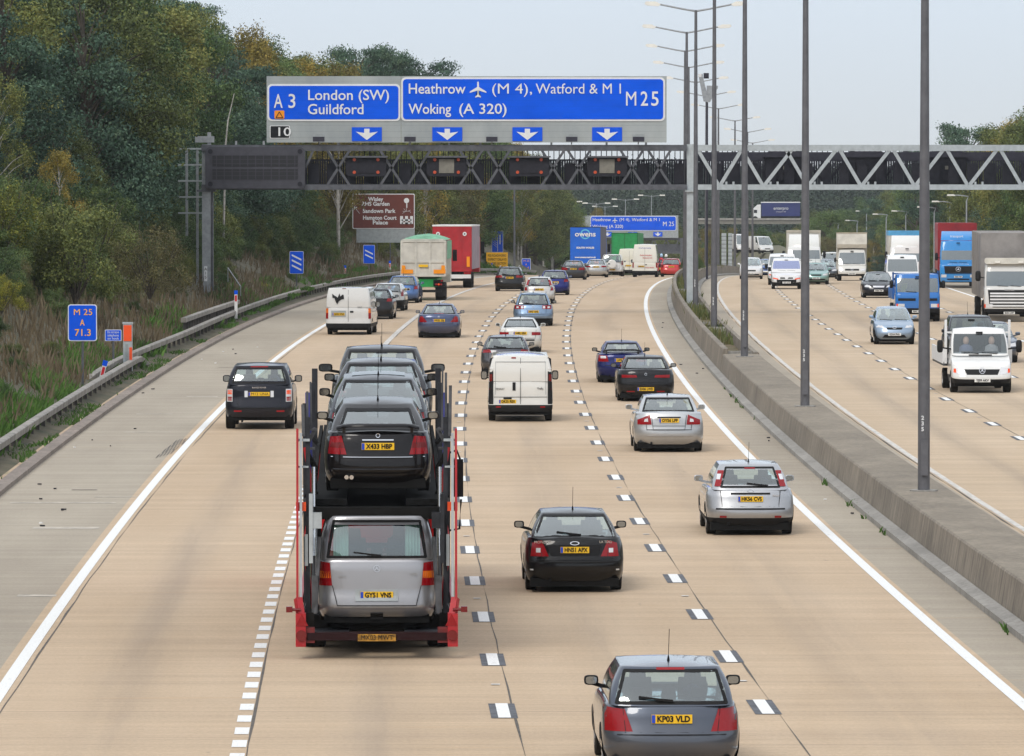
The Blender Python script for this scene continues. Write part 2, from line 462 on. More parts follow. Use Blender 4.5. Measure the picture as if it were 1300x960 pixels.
        if P.get('wiper',1) and not low:
            b=MB(); wx=P.get('wx',.0); zz=z0+.035
            a=fn(wx,zz,.03); c=fn(wx-.42,zz+.05,.035); b.bar(a,c,.02,.025); b.bar(fn(wx+.02,zz,.03),fn(wx-.2,zz+.02,.05),.03,.03)
            b.build('wiper',M('trim'),root)
    # interior
    zz=B.zd(B.cab[0]+.6); yc=B.cab[2]-.35
    for sx in (-.36,.36):
        it=MB()
        it.box(S((sx,yc,zz+.03)),(.42,.12,.32),0,Matrix.Rotation(-.2,3,'X'),.85); it.box(S((sx,yc-.08,min(zz+.28,B.zr-.14))),(.22,.08,.15),0,None,.8); it.build('front_seat',M('seat'),root)
    it=MB()
    if not P.get('rear_glass',True):
        it.b2(S((-B.hwr+.06,yc-.32,zz-.05)),S((B.hwr-.06,yc-.27,B.zr-.06))); it.build('bulkhead',M('dark'),root); it=MB()
    if L>3.2 and B.cab[0]<1.2 and P.get('rear_glass',True):
        yb=max(B.cab[0]+.75,yc-1.0)
        it.box(S((0,yb,zz-.04)),(1.2,.14,.14))
        for sx in (-.38,0,.38): it.box(S((sx,yb-.03,zz+.08)),(.2,.07,.12),0,None,.8)
    if it.f: it.build('rear_seat',M('seat'),root)
    it=MB(); it.box(S((0,B.cab[3]-.35,zz+.0)),(1.2,.3,.1)); it.build('dashboard',M('seat'),root)
    it=MB(); it.box(S((0,yc+.55,B.zr-.12)),(.22,.03,.07)); it.build('inner_mirror',M('trim'),root)
    if P.get('driver',1) and not low:
        d=MB(); c=S((.36,yc+.05,min(zz+.33,B.zr-.25)))
        for k in range(7):
            a=pi*(k+.0)/6
            if k==0: continue
        pts=[(0,-.13),(.05,-.12),(.085,-.06),(.1,.02),(.095,.08),(.06,.14),(0,.16)]
        rg_=[d.pts([(c[0]+p[0]*cos(2*pi*j/12),c[1]+p[0]*1.15*sin(2*pi*j/12),c[2]+.03+p[1]) for j in range(12)]) for p in pts]
        for a,b in zip(rg_,rg_[1:]):
            for j in range(12): d.face((a+j,a+(j+1)%12,b+(j+1)%12,b+j))
        d.tube([(c[0],c[1],c[2]-.05),(c[0],c[1],c[2]-.16),(c[0],c[1],c[2]-.3)],[.06,.17,.23],12)
        d.build('seated_driver',M('blue_cl'),root,60)
    # mirrors
    mz=P.get('mz',B.zd(B.cab[3]-.4)+.13); my=B.cab[3]-P.get('mo',.45); mw=P.get('mw',w+.045); ms=P.get('ms',(.19,.13,.13))
    for sg in (1,-1):
        d=MB(); c=S((sg*mw,my,mz))
        N=14; RR=[]
        for yy,kk in ((-.5,.9),(-.46,1.0),(-.1,1.0),(.25,.86),(.5,.5)):
            RR.append(d.pts([(c[0]+ms[0]/2*kk*spow(cos(2*pi*j/N),.55),c[1]+.03+ms[1]*yy,c[2]+ms[2]/2*kk*spow(sin(2*pi*j/N),.55)) for j in range(N)]))
        for a_,b_ in zip(RR,RR[1:]):
            for j in range(N): d.face((a_+j,a_+(j+1)%N,b_+(j+1)%N,b_+j))
        d.face([RR[0]+j for j in range(N)]); d.face([RR[-1]+j for j in range(N)])
        d.bar((sg*(B.hwb-.03),c[1]+.05,c[2]-.09),(c[0],c[1]+.05,c[2]-.04),.05,.05)
        o=d.build('door_mirror',M('trim') if P.get('mdark') else pm,root,50)
        g=MB(); N=14; ii=g.pts([(c[0]+ms[0]*.38*spow(cos(2*pi*j/N),.6),c[1]-ms[1]*.5+.022,c[2]+ms[2]*.38*spow(sin(2*pi*j/N),.6)) for j in range(N)]); g.face(range(ii,ii+N)); g.build('mirror_glass',M('mirror'),o)
    # rear / front furniture
    fr=lambda x,z,o=0:S(B.rear(x,z,o)); ff=lambda x,z,o=0:S(B.front(x,z,o))
    if not front and not low and P.get('rear_glass',True) and P.get('seams',1): P=dict(P); P['rear']=P.get('rear',[])+[('shut_line','trim',[(.585,.62),(.594,.62),(.63,.93),(.621,.93)],True),('shut_line','trim',[(-.6,.6),(.6,.6),(.6,.61),(-.6,.61)],False)]
    for nm,mt,q,both in P.get('rear',[]) if (not front or P.get('both')) else []:
        for sg in ((1,-1) if both else (1,)):
            d=MB(); patch(d,fr,q if sg>0 else mirror_q(q),0,6,3,.012,.02)
            if nm: tag(d.build(nm,M(mt) if isinstance(mt,str) else mt,root,50))
    for nm,mt,q,both in P.get('front',FRONT) if front else []:
        for sg in ((1,-1) if both else (1,)):
            d=MB(); patch(d,ff,q if sg>0 else mirror_q(q),0,6,3,.014,.02)
            d.build(nm,M(mt) if isinstance(mt,str) else mt,root,50)
    if front:
        plate(root,plt,ff,0,P.get('fpz',.42),False,sgn=-1,band=False)
        d=MB(); z0=zc(B.cab[3],gv0)+.02
        for x0 in (-.55,.05): d.bar(ff(x0,z0,.02),ff(x0+.5,z0+.03,.025),.02,.02)
        d.build('wiper',M('trim'),root)
    else:
        plate(root,plt,fr,P.get('px',0),P.get('pz',.75),w=P.get('pw',.52))
    if P.get('aerial') and not low:
        d=MB(); ya=P['aerial']; d.tube([S((0,ya,H-.01)),S((0,ya-.03,H+.06))],[.02,.008],8); d.tube([S((0,ya-.03,H+.06)),S((0,ya-.25,H+.42))],.0045,5)
        d.build('aerial',M('trim'),root)
    if P.get('spoiler'):
        z,y,hx,dp=P['spoiler']; d=MB()
        rows=[]
        for i in range(13):
            u=-1+2*i/12; x=u*hx; yy=y+.16*abs(u)**3; zz=z-.05*abs(u)**6
            rows.append([S((x,yy-dp,zz)),S((x,yy,zz+.025)),S((x,yy+.05,zz-.02)),S((x,yy-dp+.01,zz-.03)),S((x,yy-dp,zz))])
        d.grid(rows); 
        for sg in (1,-1): d.box(S((sg*hx*.82,y+.06,z-.07)),(.05,.1,.13))
        fixn(d.build('spoiler',M('trim') if P.get('spdark') else pm,root,40))
    if P.get('rails'):
        for sg in (1,-1):
            d=MB(); x=sg*(B.hwr-.02); ya=B.cab[1]+.2; yb=B.cab[2]-.1
            d.tube([S((x,ya,B.zr)),S((x,ya+.1,H+.035)),S((x,yb-.1,H+.035)),S((x,yb,B.zr))],.02,6); d.build('roof_rail',M('alloy'),root,60)
    for o in P.get('extra',[]): o(root,B,S,fr,ff)
    return root

def logo_oval(x,z,rx,rz_,mt='chrome',front=False):
    def f(root,B,S,fr,ff):
        fn=ff if front else fr
        d=MB(); n=20; c=[fn(x+rx*cos(2*pi*k/n),z+rz_*sin(2*pi*k/n),.022) for k in range(n)]
        e=[fn(x+rx*.78*cos(2*pi*k/n),z+rz_*.7*sin(2*pi*k/n),.022) for k in range(n)]
        A=d.pts(c); Bq=d.pts(e)
        for k in range(n): d.face((A+k,A+(k+1)%n,Bq+(k+1)%n,Bq+k))
        d.build('badge',M(mt),root)
    return f
def logo_star(x,z,r,front=False):
    def f(root,B,S,fr,ff):
        fn=ff if front else fr
        d=MB(); n=24; A=d.pts([fn(x+r*cos(2*pi*k/n),z+r*sin(2*pi*k/n),.022) for k in range(n)]); Bq=d.pts([fn(x+r*.86*cos(2*pi*k/n),z+r*.86*sin(2*pi*k/n),.022) for k in range(n)])
        for k in range(n): d.face((A+k,A+(k+1)%n,Bq+(k+1)%n,Bq+k))
        for a in (90,210,330):
            t=radians(a); p=(x+r*.9*cos(t),z+r*.9*sin(t)); nx,nz=-sin(t)*r*.16,cos(t)*r*.16
            d.poly([fn(p[0],p[1],.024),fn(x+nx,z+nz,.024),fn(x-nx,z-nz,.024)])
        d.build('badge',M('chrome'),root)
    return f
def words(txt,x,z,size,mt='chrome',front=False):
    def f(root,B,S,fr,ff):
        p=(ff if front else fr)(x,z,.025); text_mesh('lettering',txt,size,M(mt) if isinstance(mt,str) else mt,root,p,rot=(pi/2,0,pi if front else 0),bold=.001)
    return f
# ---- generic front furniture
FRONT=[('headlight','clear_lamp',[(.42,.6),(.78,.62),(.76,.76),(.46,.7)],True),
       ('grille','trim',[(-.34,.58),(.34,.58),(.36,.68),(-.36,.68)],False),
       ('air_intake','trim',[(-.62,.28),(.62,.28),(.58,.38),(-.58,.38)],False)]
# ---- body styles
def style(base,**kw): d=dict(base); d.update(kw); return d
HATCH=dict(L=4.3,W=1.8,H=1.47,wb=2.62,ro=.78,deck=[(0,.93),(.3,.97),(1.6,.96),(2.9,.93),(3.2,.93),(3.9,.82),(4.3,.68)],
  rp=[(.22,.14),(.3,.06),(.42,0),(.56,.01),(.6,.05),(.98,.13)],cab=(.16,.62,2.35,3.15),hwb=.80,hwr=.60,n=3.4,aerial=.95)
SALOON=dict(L=4.7,W=1.82,H=1.43,wb=2.7,ro=1.0,deck=[(0,.98),(.12,1.0),(.9,1.0),(1.6,.95),(3.3,.92),(3.6,.92),(4.4,.8),(4.7,.68)],
  rp=[(.22,.14),(.3,.06),(.45,0),(.6,.01),(.64,.05),(.9,.06),(1.0,.1)],cab=(.62,1.35,2.75,3.5),hwb=.78,hwr=.56,n=3.2,wiper=0,aerial=1.5)
ESTATE=style(HATCH,L=4.75,H=1.5,ro=1.05,wb=2.7,deck=[(0,.95),(.3,.97),(2.3,.95),(3.4,.92),(3.7,.92),(4.4,.8),(4.75,.66)],cab=(.14,.5,2.8,3.6),side=[(.04,.3),(.34,.6),(.64,.9)],rails=1)
# ------------------------------------------------------------------ road, reserve, ground
def drange(a,b,st):
    out=[]; d=a
    while d<b: out.append(d); d+=st if d<700 else st*3
    out.append(b); return out
def strip(name,o0,o1,d0,d1,z,mat,st=4.0,kind='structure',parent=None,nx=1,jit=0.0,zf=None):
    ds=drange(d0,d1,st); v=[];uv=[];f=[]
    for d in ds:
        for i in range(nx+1):
            o=o0+(o1-o0)*i/nx
            oj=o+(random.uniform(-jit,jit) if jit else 0)
            p=RP(oj,d,z if zf is None else zf(o,d)); v.append(p); uv.append((o,d))
    n=nx+1
    for a in range(len(ds)-1):
        for i in range(nx): k=a*n+i; f.append((k,k+1,k+n+1,k+n))
    b=MB(); b.v=v; b.f=f; b.m=[0]*len(f)
    o=b.build(name,mat,parent,uv=uv); tag(o,kind=kind); return o

def road_mat(name,base,base2,lanes=None,grey=0.0):
    """brushed concrete: fine transverse grooves, slab joints, tyre-polished wheel tracks, oil stains"""
    t=NT(name); b=t.b; uv=t.node('ShaderNodeUVMap'); uv.uv_map='UVMap'
    sep=t.node('ShaderNodeSeparateXYZ'); t.put(sep,0,uv)
    o,s=sep.outputs[0],sep.outputs[1]
    big=t.noise(t.mapv(uv,(.35,.05,1)),1.0,5,.6)
    col=t.ramp(big,[(.3,base),(.7,base2)]).outputs[0]
    brush=t.noise(t.mapv(uv,(.25,9.0,1)),1.0,4,.75)          # long across the road, fine along it
    col=t.mix(.55,col,t.ramp(brush,[(.3,(.72,.72,.72)),(.68,(1.12,1.11,1.1))]).outputs[0],'MULTIPLY')
    band=t.noise(t.mapv(uv,(.06,.9,1)),1.0,3,.5)
    col=t.mix(.6,col,t.ramp(band,[(.35,(.86,.85,.85)),(.65,(1.06,1.06,1.05))]).outputs[0],'MULTIPLY')
    gr=t.noise(t.mapv(uv,(16,7,1)),1.0,3,.8)
    col=t.mix(.75,col,t.ramp(gr,[(.3,(.84,.84,.84)),(.7,(1.1,1.1,1.1))]).outputs[0],'MULTIPLY')
    if lanes:   # darker oil band down the middle of each lane and polished tracks
        c0,w=lanes
        u=t.math('DIVIDE',t.math('SUBTRACT',o,c0),w); fr=t.math('FRACT',t.math('ADD',u,100.0))
        tri=t.math('ABSOLUTE',t.math('SUBTRACT',fr,.5))
        st=t.noise(t.mapv(uv,(.9,.022,1)),1.0,4,.6)
        k=t.math('MULTIPLY',t.ramp(tri,[(.0,1.0),(.22,0.0)]).outputs[0],t.ramp(st,[(.38,0.0),(.64,1.0)]).outputs[0])
        col=t.mix(t.math('MULTIPLY',k,.36),col,(.17,.14,.12))
    jt=t.math('FRACT',t.math('DIVIDE',s,5.0)); j=t.math('LESS_THAN',jt,.006)
    jn=t.noise(t.mapv(uv,(.3,.2,1)),1.0,3)
    col=t.mix(t.math('MULTIPLY',j,t.ramp(jn,[(.4,0.15),(.6,.75)]).outputs[0]),col,(.07,.06,.05))
    sp=t.noise(t.mapv(uv,(3.0,1.2,1)),1.0,2)
    col=t.mix(t.ramp(sp,[(.73,0.0),(.78,.45)]).outputs[0],col,(.1,.09,.08))
    rs=t.noise(t.mapv(uv,(.12,1.6,1)),1.0,3)
    col=t.mix(t.ramp(rs,[(.64,0.0),(.78,.35)]).outputs[0],col,(.42,.24,.1))
    t.l.new(col,b.inputs['Base Color']); b.inputs['Roughness'].default_value=.85
    bp=t.node('ShaderNodeBump'); bp.inputs['Distance'].default_value=.006; t.put(bp,'Height',brush); t.l.new(bp.outputs[0],b.inputs['Normal'])
    return t.mat
def paint_mat(name,c=(.78,.78,.76),wear=.25):
    t=NT(name); uv=t.node('ShaderNodeTexCoord'); n=t.noise(t.mapv(uv.outputs['Object'],(6,1.5,1)),1.0,5,.7)
    n2=t.noise(t.mapv(uv.outputs['Object'],(30,9,1)),1.0,3,.7)
    a=t.ramp(n,[(.66-wear*.25,0.0),(.8,1.0)]).outputs[0]
    col=t.mix(t.math('MULTIPLY',a,.8),t.ramp(n2,[(.3,tuple(x*.82 for x in c)),(.6,c)]).outputs[0],(.26,.22,.18))
    t.l.new(col,t.b.inputs['Base Color']); t.b.inputs['Roughness'].default_value=.6; return t.mat
def conc_mat(name,c,stain=1.0):
    t=NT(name); co=t.node('ShaderNodeTexCoord'); v=co.outputs['Object']
    n=t.noise(t.mapv(v,(.6,.35,.5)),1.0,5,.65); col=t.ramp(n,[(.3,tuple(x*.72 for x in c)),(.7,tuple(x*1.15 for x in c))]).outputs[0]
    st=t.noise(t.mapv(v,(7,5.5,.3)),1.0,4,.7)                # vertical run-off streaks
    col=t.mix(.75*stain,col,t.ramp(st,[(.34,(.42,.41,.4)),(.62,(1.08,1.07,1.05))]).outputs[0],'MULTIPLY')
    g=t.noise(t.mapv(v,(18,18,18)),1.0,3,.7)
    col=t.mix(.5,col,t.ramp(g,[(.3,(.8,.8,.8)),(.7,(1.1,1.1,1.1))]).outputs[0],'MULTIPLY')
    t.l.new(col,t.b.inputs['Base Color']); t.b.inputs['Roughness'].default_value=.9
    bp=t.node('ShaderNodeBump'); bp.inputs['Distance'].default_value=.01; t.put(bp,'Height',g); t.l.new(bp.outputs[0],t.b.inputs['Normal'])
    return t.mat
def soil_mat(name,c1,c2,c3,sc=1.0):
    t=NT(name); co=t.node('ShaderNodeTexCoord'); v=co.outputs['Object']
    a=t.noise(t.mapv(v,(.9*sc,.5*sc,.9*sc)),1.0,6,.7); b=t.noise(t.mapv(v,(7,5,7)),1.0,4,.7)
    col=t.ramp(a,[(.36,c1),(.52,c2),(.66,c3)]).outputs[0]
    col=t.mix(.7,col,t.ramp(b,[(.3,(.6,.6,.6)),(.7,(1.25,1.25,1.25))]).outputs[0],'MULTIPLY')
    t.l.new(col,t.b.inputs['Base Color']); t.b.inputs['Roughness'].default_value=.95; return t.mat

lane_c=(.485,.357,.232); lane_c2=(.575,.44,.305)
m_lane=road_mat('worn_beige_concrete',lane_c,lane_c2,lanes=(OB,3.72))
m_lane_r=road_mat('worn_beige_concrete_far',(.5,.378,.25),(.58,.452,.318),lanes=(OG,3.68))
m_sh=road_mat('grey_shoulder_concrete',(.34,.29,.225),(.43,.375,.295))
m_mark=paint_mat('road_marking_white',(.84,.84,.82),.15); m_mark2=paint_mat('worn_marking_white',(.68,.65,.6),1.0)
m_black=simple('marking_surround',(.1,.105,.12),.8,0,.3)
m_joint=simple('joint_sealant',(.1,.085,.07),.8,0,.3)
DN,DFAR=40,1300
road=strip('road',OB-.25,OF_+.2,DN,DFAR,0,m_lane,nx=4)
strip('hard_shoulder',OA,OB-.25,DN,DFAR,0,m_sh)
strip('road_shoulder',OF_+.2,-.98,DN,DFAR,0,m_sh)
road2=strip('road',OG-.2,OK_+.2,DN,DFAR,0,m_lane_r,nx=4)
strip('road_shoulder',.98,OG-.2,DN,DFAR,0,m_sh)
strip('hard_shoulder',OK_+.2,OL,DN,DFAR,0,m_sh)
# kerbs
def kerb(o0,o1):
    b=MB(); ds=drange(DN,DFAR,3)
    P=[[RP(o0,d,-.02),RP(o0,d,.11),RP(o1,d,.13),RP(o1,d,-.1)] for d in ds]
    b.grid(P); tag(b.build('kerb',conc_mat('kerb_concrete',(.3,.25,.215)),None),kind='structure')
kerb(OA,OA-.32); kerb(OL,OL+.3)
MK=[]
def line(parent,o,w,mat,d0=DN,d1=DFAR,z=.006,jit=0.0,name='lane_line'):
    return strip(name,o-w/2,o+w/2,d0,d1,z,mat,3.0,'structure',parent,1,jit)
line(road,OB,.2,m_mark,name='edge_line'); line(road,OF_,.2,m_mark,name='edge_line')
line(road2,OG,.15,m_mark2,jit=.012,name='edge_line'); line(road2,OK_,.2,m_mark,name='edge_line')
line(road2,OG-.14,.035,m_joint,jit=.02,name='joint'); 
for pr,o in ((road,OB+.2),(road,OD+.13),(road,OE+.16),(road2,OH+.12),(road2,OI+.12),(road,OC+.13),(road2,OJ+.14)):
    line(pr,o,.02,m_joint,z=.004,jit=.015,name='slab_joint')
def quadp(b,o0,o1,d0,d1,z,m): b.poly([RP(o0,d0,z),RP(o1,d0,z),RP(o1,d1,z),RP(o0,d1,z)],m)
def dashes(parent,o,phase,L=2.3,per=9.0,w=.18,surr=.38,name='lane_dashes',studs=True,d1=760):
    b=MB(); d=phase
    while d>DN+5: d-=per
    k=0
    while d<d1:
        j=random.uniform(-.02,.02)
        quadp(b,o-surr/2+j,o+surr/2+j,d-L/2-.02,d+L/2+.02,.006,1)
        quadp(b,o-w/2+j,o+w/2+j,d-L/2,d+L/2,.011,0)
        if studs and k%2==0: quadp(b,o-.1,o+.03,d+4.3,d+4.5,.011,2)
        d+=per; k+=1
    tag(b.build(name,[m_mark,m_black,m_mark2],parent),kind='structure')
dashes(road,OD,99.1); dashes(road,OE,DOF(735.5))
dashes(road2,OH,DOF(522)); dashes(road2,OI,DOF(430.6)); dashes(road2,OJ,DOF(396.5))
b=MB(); d=DN
while d<330:     # close-set marks of the lane drop
    quadp(b,OC-.1,OC+.1,d,d+1.0,.006,0); d+=1.86
tag(b.build('lane_drop_marks',[m_mark],road),kind='structure')
line(road,OC,.22,m_mark2,214,600,.007)
# scuffs, patches and repairs on the hard shoulder
b=MB()
for d,o0,o1,w,m in ((142.6,-20,-17.6,.35,0),(145,-18.2,-17.0,.2,0),(190,-19.5,-18.4,.3,0),(203,-18.6,-17.6,.5,0),(178,-19.2,-17.9,.25,0),(133,-18.9,-17.5,.7,0),(148,-18.9,-18.3,.25,1),(230,-18.8,-17.5,.2,1),(113,-18.0,-17.3,.5,0)):
    quadp(b,o0,o1,d,d+w,.005,m)
tag(b.build('patch_repairs',[simple('pale_repair',(.5,.45,.38),.9,0,.3),m_joint],road),kind='structure')
b=MB()
for k in range(5):
    for q in range(4):
        d=163+q*2.6+random.uniform(0,.6)+k*.5; o=OB-.5+k*.07+.07*q*.5; quadp(b,o,o+random.uniform(.015,.03),d,d+random.uniform(1.8,2.4),.0125,0)
for k in range(16):
    d=94+.9*k; pass
tag(b.build('skid_mark',[simple('rubber_scuff',(.1,.095,.09),.9,0,.4)],road),kind='structure')

# ground sheet
def gaxis():
    ds=[-60,0,40]+list(drange(60,700,5))+[720+30*i for i in range(22)]+[1500,1700,2000,2600,3500,5000]
    os_=[-900,-500,-300,-200,-150,-120,-100,-85,-70,-60,-52,-46]+[-42+1.5*i for i in range(14)]+[-20.75,-20.55,-20.45]+[-14,-7,0,7,14,20.25,20.4]+[22+2*i for i in range(16)]+[60,75,100,150,220,350,600,1000]
    return ds,sorted(os_)
ds,os_=gaxis(); b=MB(); P=[]
for d in ds: P.append([(RX(max(d,41))+o,d,TZ(o,max(d,41)) if d<1400 or abs(o)>21 else RZ(d)-.1) for o in os_])
b.grid(P)
m_soil=soil_mat('bank_soil',(.05,.055,.028),(.1,.085,.05),(.13,.11,.07))
gr=b.build('ground',m_soil,None,180); tag(gr,kind='structure')
m_verge=soil_mat('verge_dirt',(.42,.3,.2),(.5,.38,.26),(.24,.22,.12),1.0)
strip('verge',OA-.32,-22.1,DN,700,0,m_verge,4,nx=3,zf=lambda o,d:.05+.01*abs(o+20.7))
strip('verge',OL+.3,22.0,DN,700,0,m_verge,4,nx=2,zf=lambda o,d:.05)

# ---- central reserve: solid concrete near, twin walls with planting further off
m_conc=conc_mat('reserve_concrete',(.275,.24,.195)); m_concl=conc_mat('reserve_plinth',(.36,.345,.32),.6); m_slab=conc_mat('reserve_top',(.27,.23,.178),.6)
def wprof(sg,zt,w0=.62):
    # profile from road side to inner side (offset magnitudes), mirrored by sg
    return [(-.98*sg*1.0,.004),(-.98*sg,.10),(-.76*sg,.16),(-w0*sg,zt)]
SPLIT=222.0
def hwall(d):
    return .74+(.0 if d<SPLIT else 0)
def build_wall(name,lab,sg,d0,d1,zt,thick):
    root=empty(name,RP(0,d0,0),0,lab,'barrier wall'); L=Vector(root.location)
    ds_=drange(d0,d1,3.0)
    fp=[];ft=[]
    A=MB(); A.grid([[Vector(RP(o,d,z))-L for o,z in ((-.98*sg,-.05),(-.98*sg,.11),(-.74*sg,.17),(-.74*sg,.12))] for d in ds_])
    A.build('plinth',m_concl,root)
    W=MB(); W.grid([[Vector(RP(o,d,z))-L for o,z in ((-.74*sg,.1),(-.64*sg,zt-.03),(-.61*sg,zt),((-.61+thick)*sg,zt),((-.61+thick)*sg,-.05))] for d in ds_])
    for d in (d0,d1): 
        W.poly([Vector(RP(o,d,z))-L for o,z in ((-.74*sg,.1),(-.64*sg,zt-.03),(-.61*sg,zt),((-.61+thick)*sg,zt),((-.61+thick)*sg,-.05),(-.74*sg,-.05))])
    W.build('wall_face',m_conc,root); return root
r_=build_wall('barrier_wall','stained concrete barrier wall with broad flat top beside the near overtaking lane',1,DN,SPLIT,.76,.0)
W=MB(); L=Vector(r_.location); dd=drange(DN,SPLIT,3)
W.grid([[Vector(RP(o,d,z))-L for o,z in ((-.61,.76),(0,.775),(.61,.76),(.64,.73),(.74,.1),(.74,.17),(.98,.11),(.98,-.05))] for d in dd]); 
o=W.build('flat_top',m_slab,r_)
W=MB(); W.poly([Vector(RP(a,SPLIT,z))-L for a,z in ((-.61,.76),(.61,.76),(.7,0),(-.7,0))]); W.build('end_face',m_conc,r_)
for q in range(46,220,11):
    pass
build_wall('barrier_wall','concrete parapet wall on the left of the weedy planted reserve',1,SPLIT,900,.95,.16)
build_wall('barrier_wall','concrete parapet wall on the right of the weedy planted reserve',-1,SPLIT,900,.82,.16)
strip('reserve_soil',-.6,.6,SPLIT,900,.42,soil_mat('planter_soil',(.06,.07,.025),(.2,.15,.09),(.1,.12,.04),2.0),3,nx=2)
b=MB()
for d in (SPLIT+2,SPLIT+33,SPLIT+36,258,263,300,340):
    b.b2((RX(d)-.5,d-.15,RZ(d)+.3),(RX(d)+.5,d+.15,RZ(d)+.8))
tag(b.build('reserve_cross_wall',m_concl),'low concrete cross walls dividing the planted reserve into beds','cross wall',None,'structure')
# ------------------------------------------------------------------ the traffic
def at(px,py=None,d=None):
    d=d or DOF(py); return (XW(px,d),d,RZ(d))
def yw(d): return -math.atan(HD(d))
def tilt(o,d):
    sl=(RZ(d+2)-RZ(d-2))/4; o.rotation_euler=(math.atan(sl)*(1 if abs(o.rotation_euler[2])<1.6 else -1),0,o.rotation_euler[2]); return o
GL='cars, vans and lorries heading away'; GR='cars, vans and lorries coming towards the camera'
def put(name,label,P,col,px,py=None,d=None,plt='',cat='car',front=False,low=False,yaw=0):
    L=at(px,py,d); o=car(name,label,P,col,L,plt=plt,group=None,cat=cat,front=front,yaw=yw(L[1])+yaw,low=low); return tilt(o,L[1])
LR='red_lamp'
def lamps(q,m=LR): return ('tail_light',m,q,True)
def dark(q,nm='bumper_trim',m='trim'): return (nm,m,q,False)
def refl(x0,x1,z0,z1): return ('reflector','red_lamp',[(x0,z0),(x1,z0),(x1,z1),(x0,z1)],True)
def hl(x0,x1,z,h=.012,nm='shut_line',m='trim'): return (nm,m,[(x0,z-h/2),(x1,z-h/2),(x1,z+h/2),(x0,z+h/2)],False)
def spot(x,z,w,h,m,nm): return (nm,m,[(x-w/2,z-h/2),(x+w/2,z-h/2),(x+w/2,z+h/2),(x-w/2,z+h/2)],False)
def spot2(x,z,w,h,m,nm): return (nm,m,[(x-w/2,z-h/2),(x+w/2,z-h/2),(x+w/2,z+h/2),(x-w/2,z+h/2)],True)

# 1 foreground dark hatch
put('hatchback','dark hatchback with pale reflecting roof and red high brake light, cut by the bottom edge',
  style(HATCH,H=1.46,W=1.78,L=4.2,rear=[lamps([(.5,.62),(.85,.62),(.85,.92),(.6,.9)]),spot(0,1.395,.36,.03,'red_lamp','brake_light'),hl(-.7,.7,.58)],cab=(.14,.5,2.3,3.1),hwr=.64,gq=.9,aerial=1.0,mdark=1,pz=.78),
  ((74,82,96),.6),850,d=81.0,plt='KP03 VLD')
# 2 black liftback
put('hatchback','shiny black liftback alone in the third lane with plate HN51 APX',
  style(HATCH,L=4.72,W=1.81,H=1.44,ro=.98,wb=2.75,deck=[(0,.97),(.35,1.0),(1.6,.98),(3.1,.94),(3.5,.93),(4.3,.82),(4.72,.66)],rp=[(.22,.14),(.3,.05),(.42,0),(.585,.0),(.61,.06),(.86,.085),(.98,.12)],
   cab=(.22,1.05,2.7,3.5),hwb=.79,hwr=.58,gq=.93,aerial=1.5,mdark=1,pz=.78,wx=.1,
   rear=[lamps([(.47,.66),(.80,.66),(.77,.90),(.60,.95)]),spot2(.66,.77,.08,.08,'clear_lamp','reversing_light'),hl(-.7,.7,.605,.02),dark([(-.42,.63),(.42,.63),(.5,.87),(-.5,.87)],'plate_recess','sign_black'),
     ('bumper_crease','trim',[(-.8,.545),(.8,.545),(.8,.57),(-.8,.57)],False),spot2(.78,.42,.06,.025,'clear_lamp','reflector')],
   extra=[logo_oval(.0,.9,.085,.035),words('MONDEO',-.58,.915,.07),words('LX TDCi',.56,.92,.06)]),
  ((10,10,13),.2),728,py=749,plt='HN51 APX')
# 3 silver five-door hatch
put('hatchback','silver five-door hatchback in the outer lane with plate HK56 CVS',
  style(HATCH,L=4.34,W=1.84,H=1.5,gq=.78,dark=.37,pz=.765,wx=.35,gv=(.12,.9),hwr=.61,
   rear=[('tail_light',LR,[(.62,1.02),(.745,1.02),(.66,1.34),(.535,1.34)],True),('tail_light_lens','clear_lamp',[(.625,1.16),(.70,1.16),(.68,1.27),(.595,1.27)],True),
     spot(-.0,.875,.82,.035,'trim','garnish'),dark([(-.72,.545),(.72,.545),(.72,.575),(-.72,.575)]),refl(.5,.64,.375,.415),spot(0,1.385,.22,.028,'red_lamp','brake_light'),hl(-.5,.5,.6,.008)],
   extra=[logo_oval(0,.945,.065,.028),words('FOCUS',.53,.83,.045)]),
  ((176,178,182),.75),951,py=678,plt='HK56 CVS')
# 4 silver saloon
put('saloon','silver saloon with red corner lights and plate OY56 LFP in the outer lane',
  style(SALOON,L=4.85,W=1.86,H=1.48,hwr=.62,gq=.88,pz=.845,deck=[(0,1.02),(.12,1.05),(.8,1.05),(1.6,.98),(3.4,.95),(3.7,.94),(4.5,.82),(4.85,.68)],mdark=0,
   rear=[('tail_light',LR,[(.46,.735),(.83,.735),(.83,.86),(.5,1.0)],True),('tail_light_lens','clear_lamp',[(.55,.81),(.66,.81),(.64,.88),(.56,.9)],True),
     spot(0,.93,.62,.03,'trim','garnish'),hl(-.42,.42,.70),('shut_line','trim',[(-.425,.62),(-.415,.62),(-.455,.98),(-.47,.98)],True),hl(-.43,.43,.6),hl(-.8,.8,.43,.02,'bumper_crease','alloy')],
   extra=[words('VOLVO',-.3,.885,.05)]),
  ((190,192,194),.7),848,py=572.5,plt='OY56 LFP')
# 5 black saloon with thin lamps
put('saloon','black saloon with thin red rear lights and low number plate',
  style(SALOON,L=4.66,W=1.83,H=1.42,hwr=.6,pz=.40,mdark=1,
   rear=[('tail_light',LR,[(.27,.765),(.76,.755),(.76,.85),(.3,.84)],True),refl(.35,.6,.30,.34),hl(-.8,.8,.55)],
   extra=[logo_oval(0,.87,.04,.04)]),
  ((24,24,28),.3),819,py=508.5,plt='EX06 LWD')
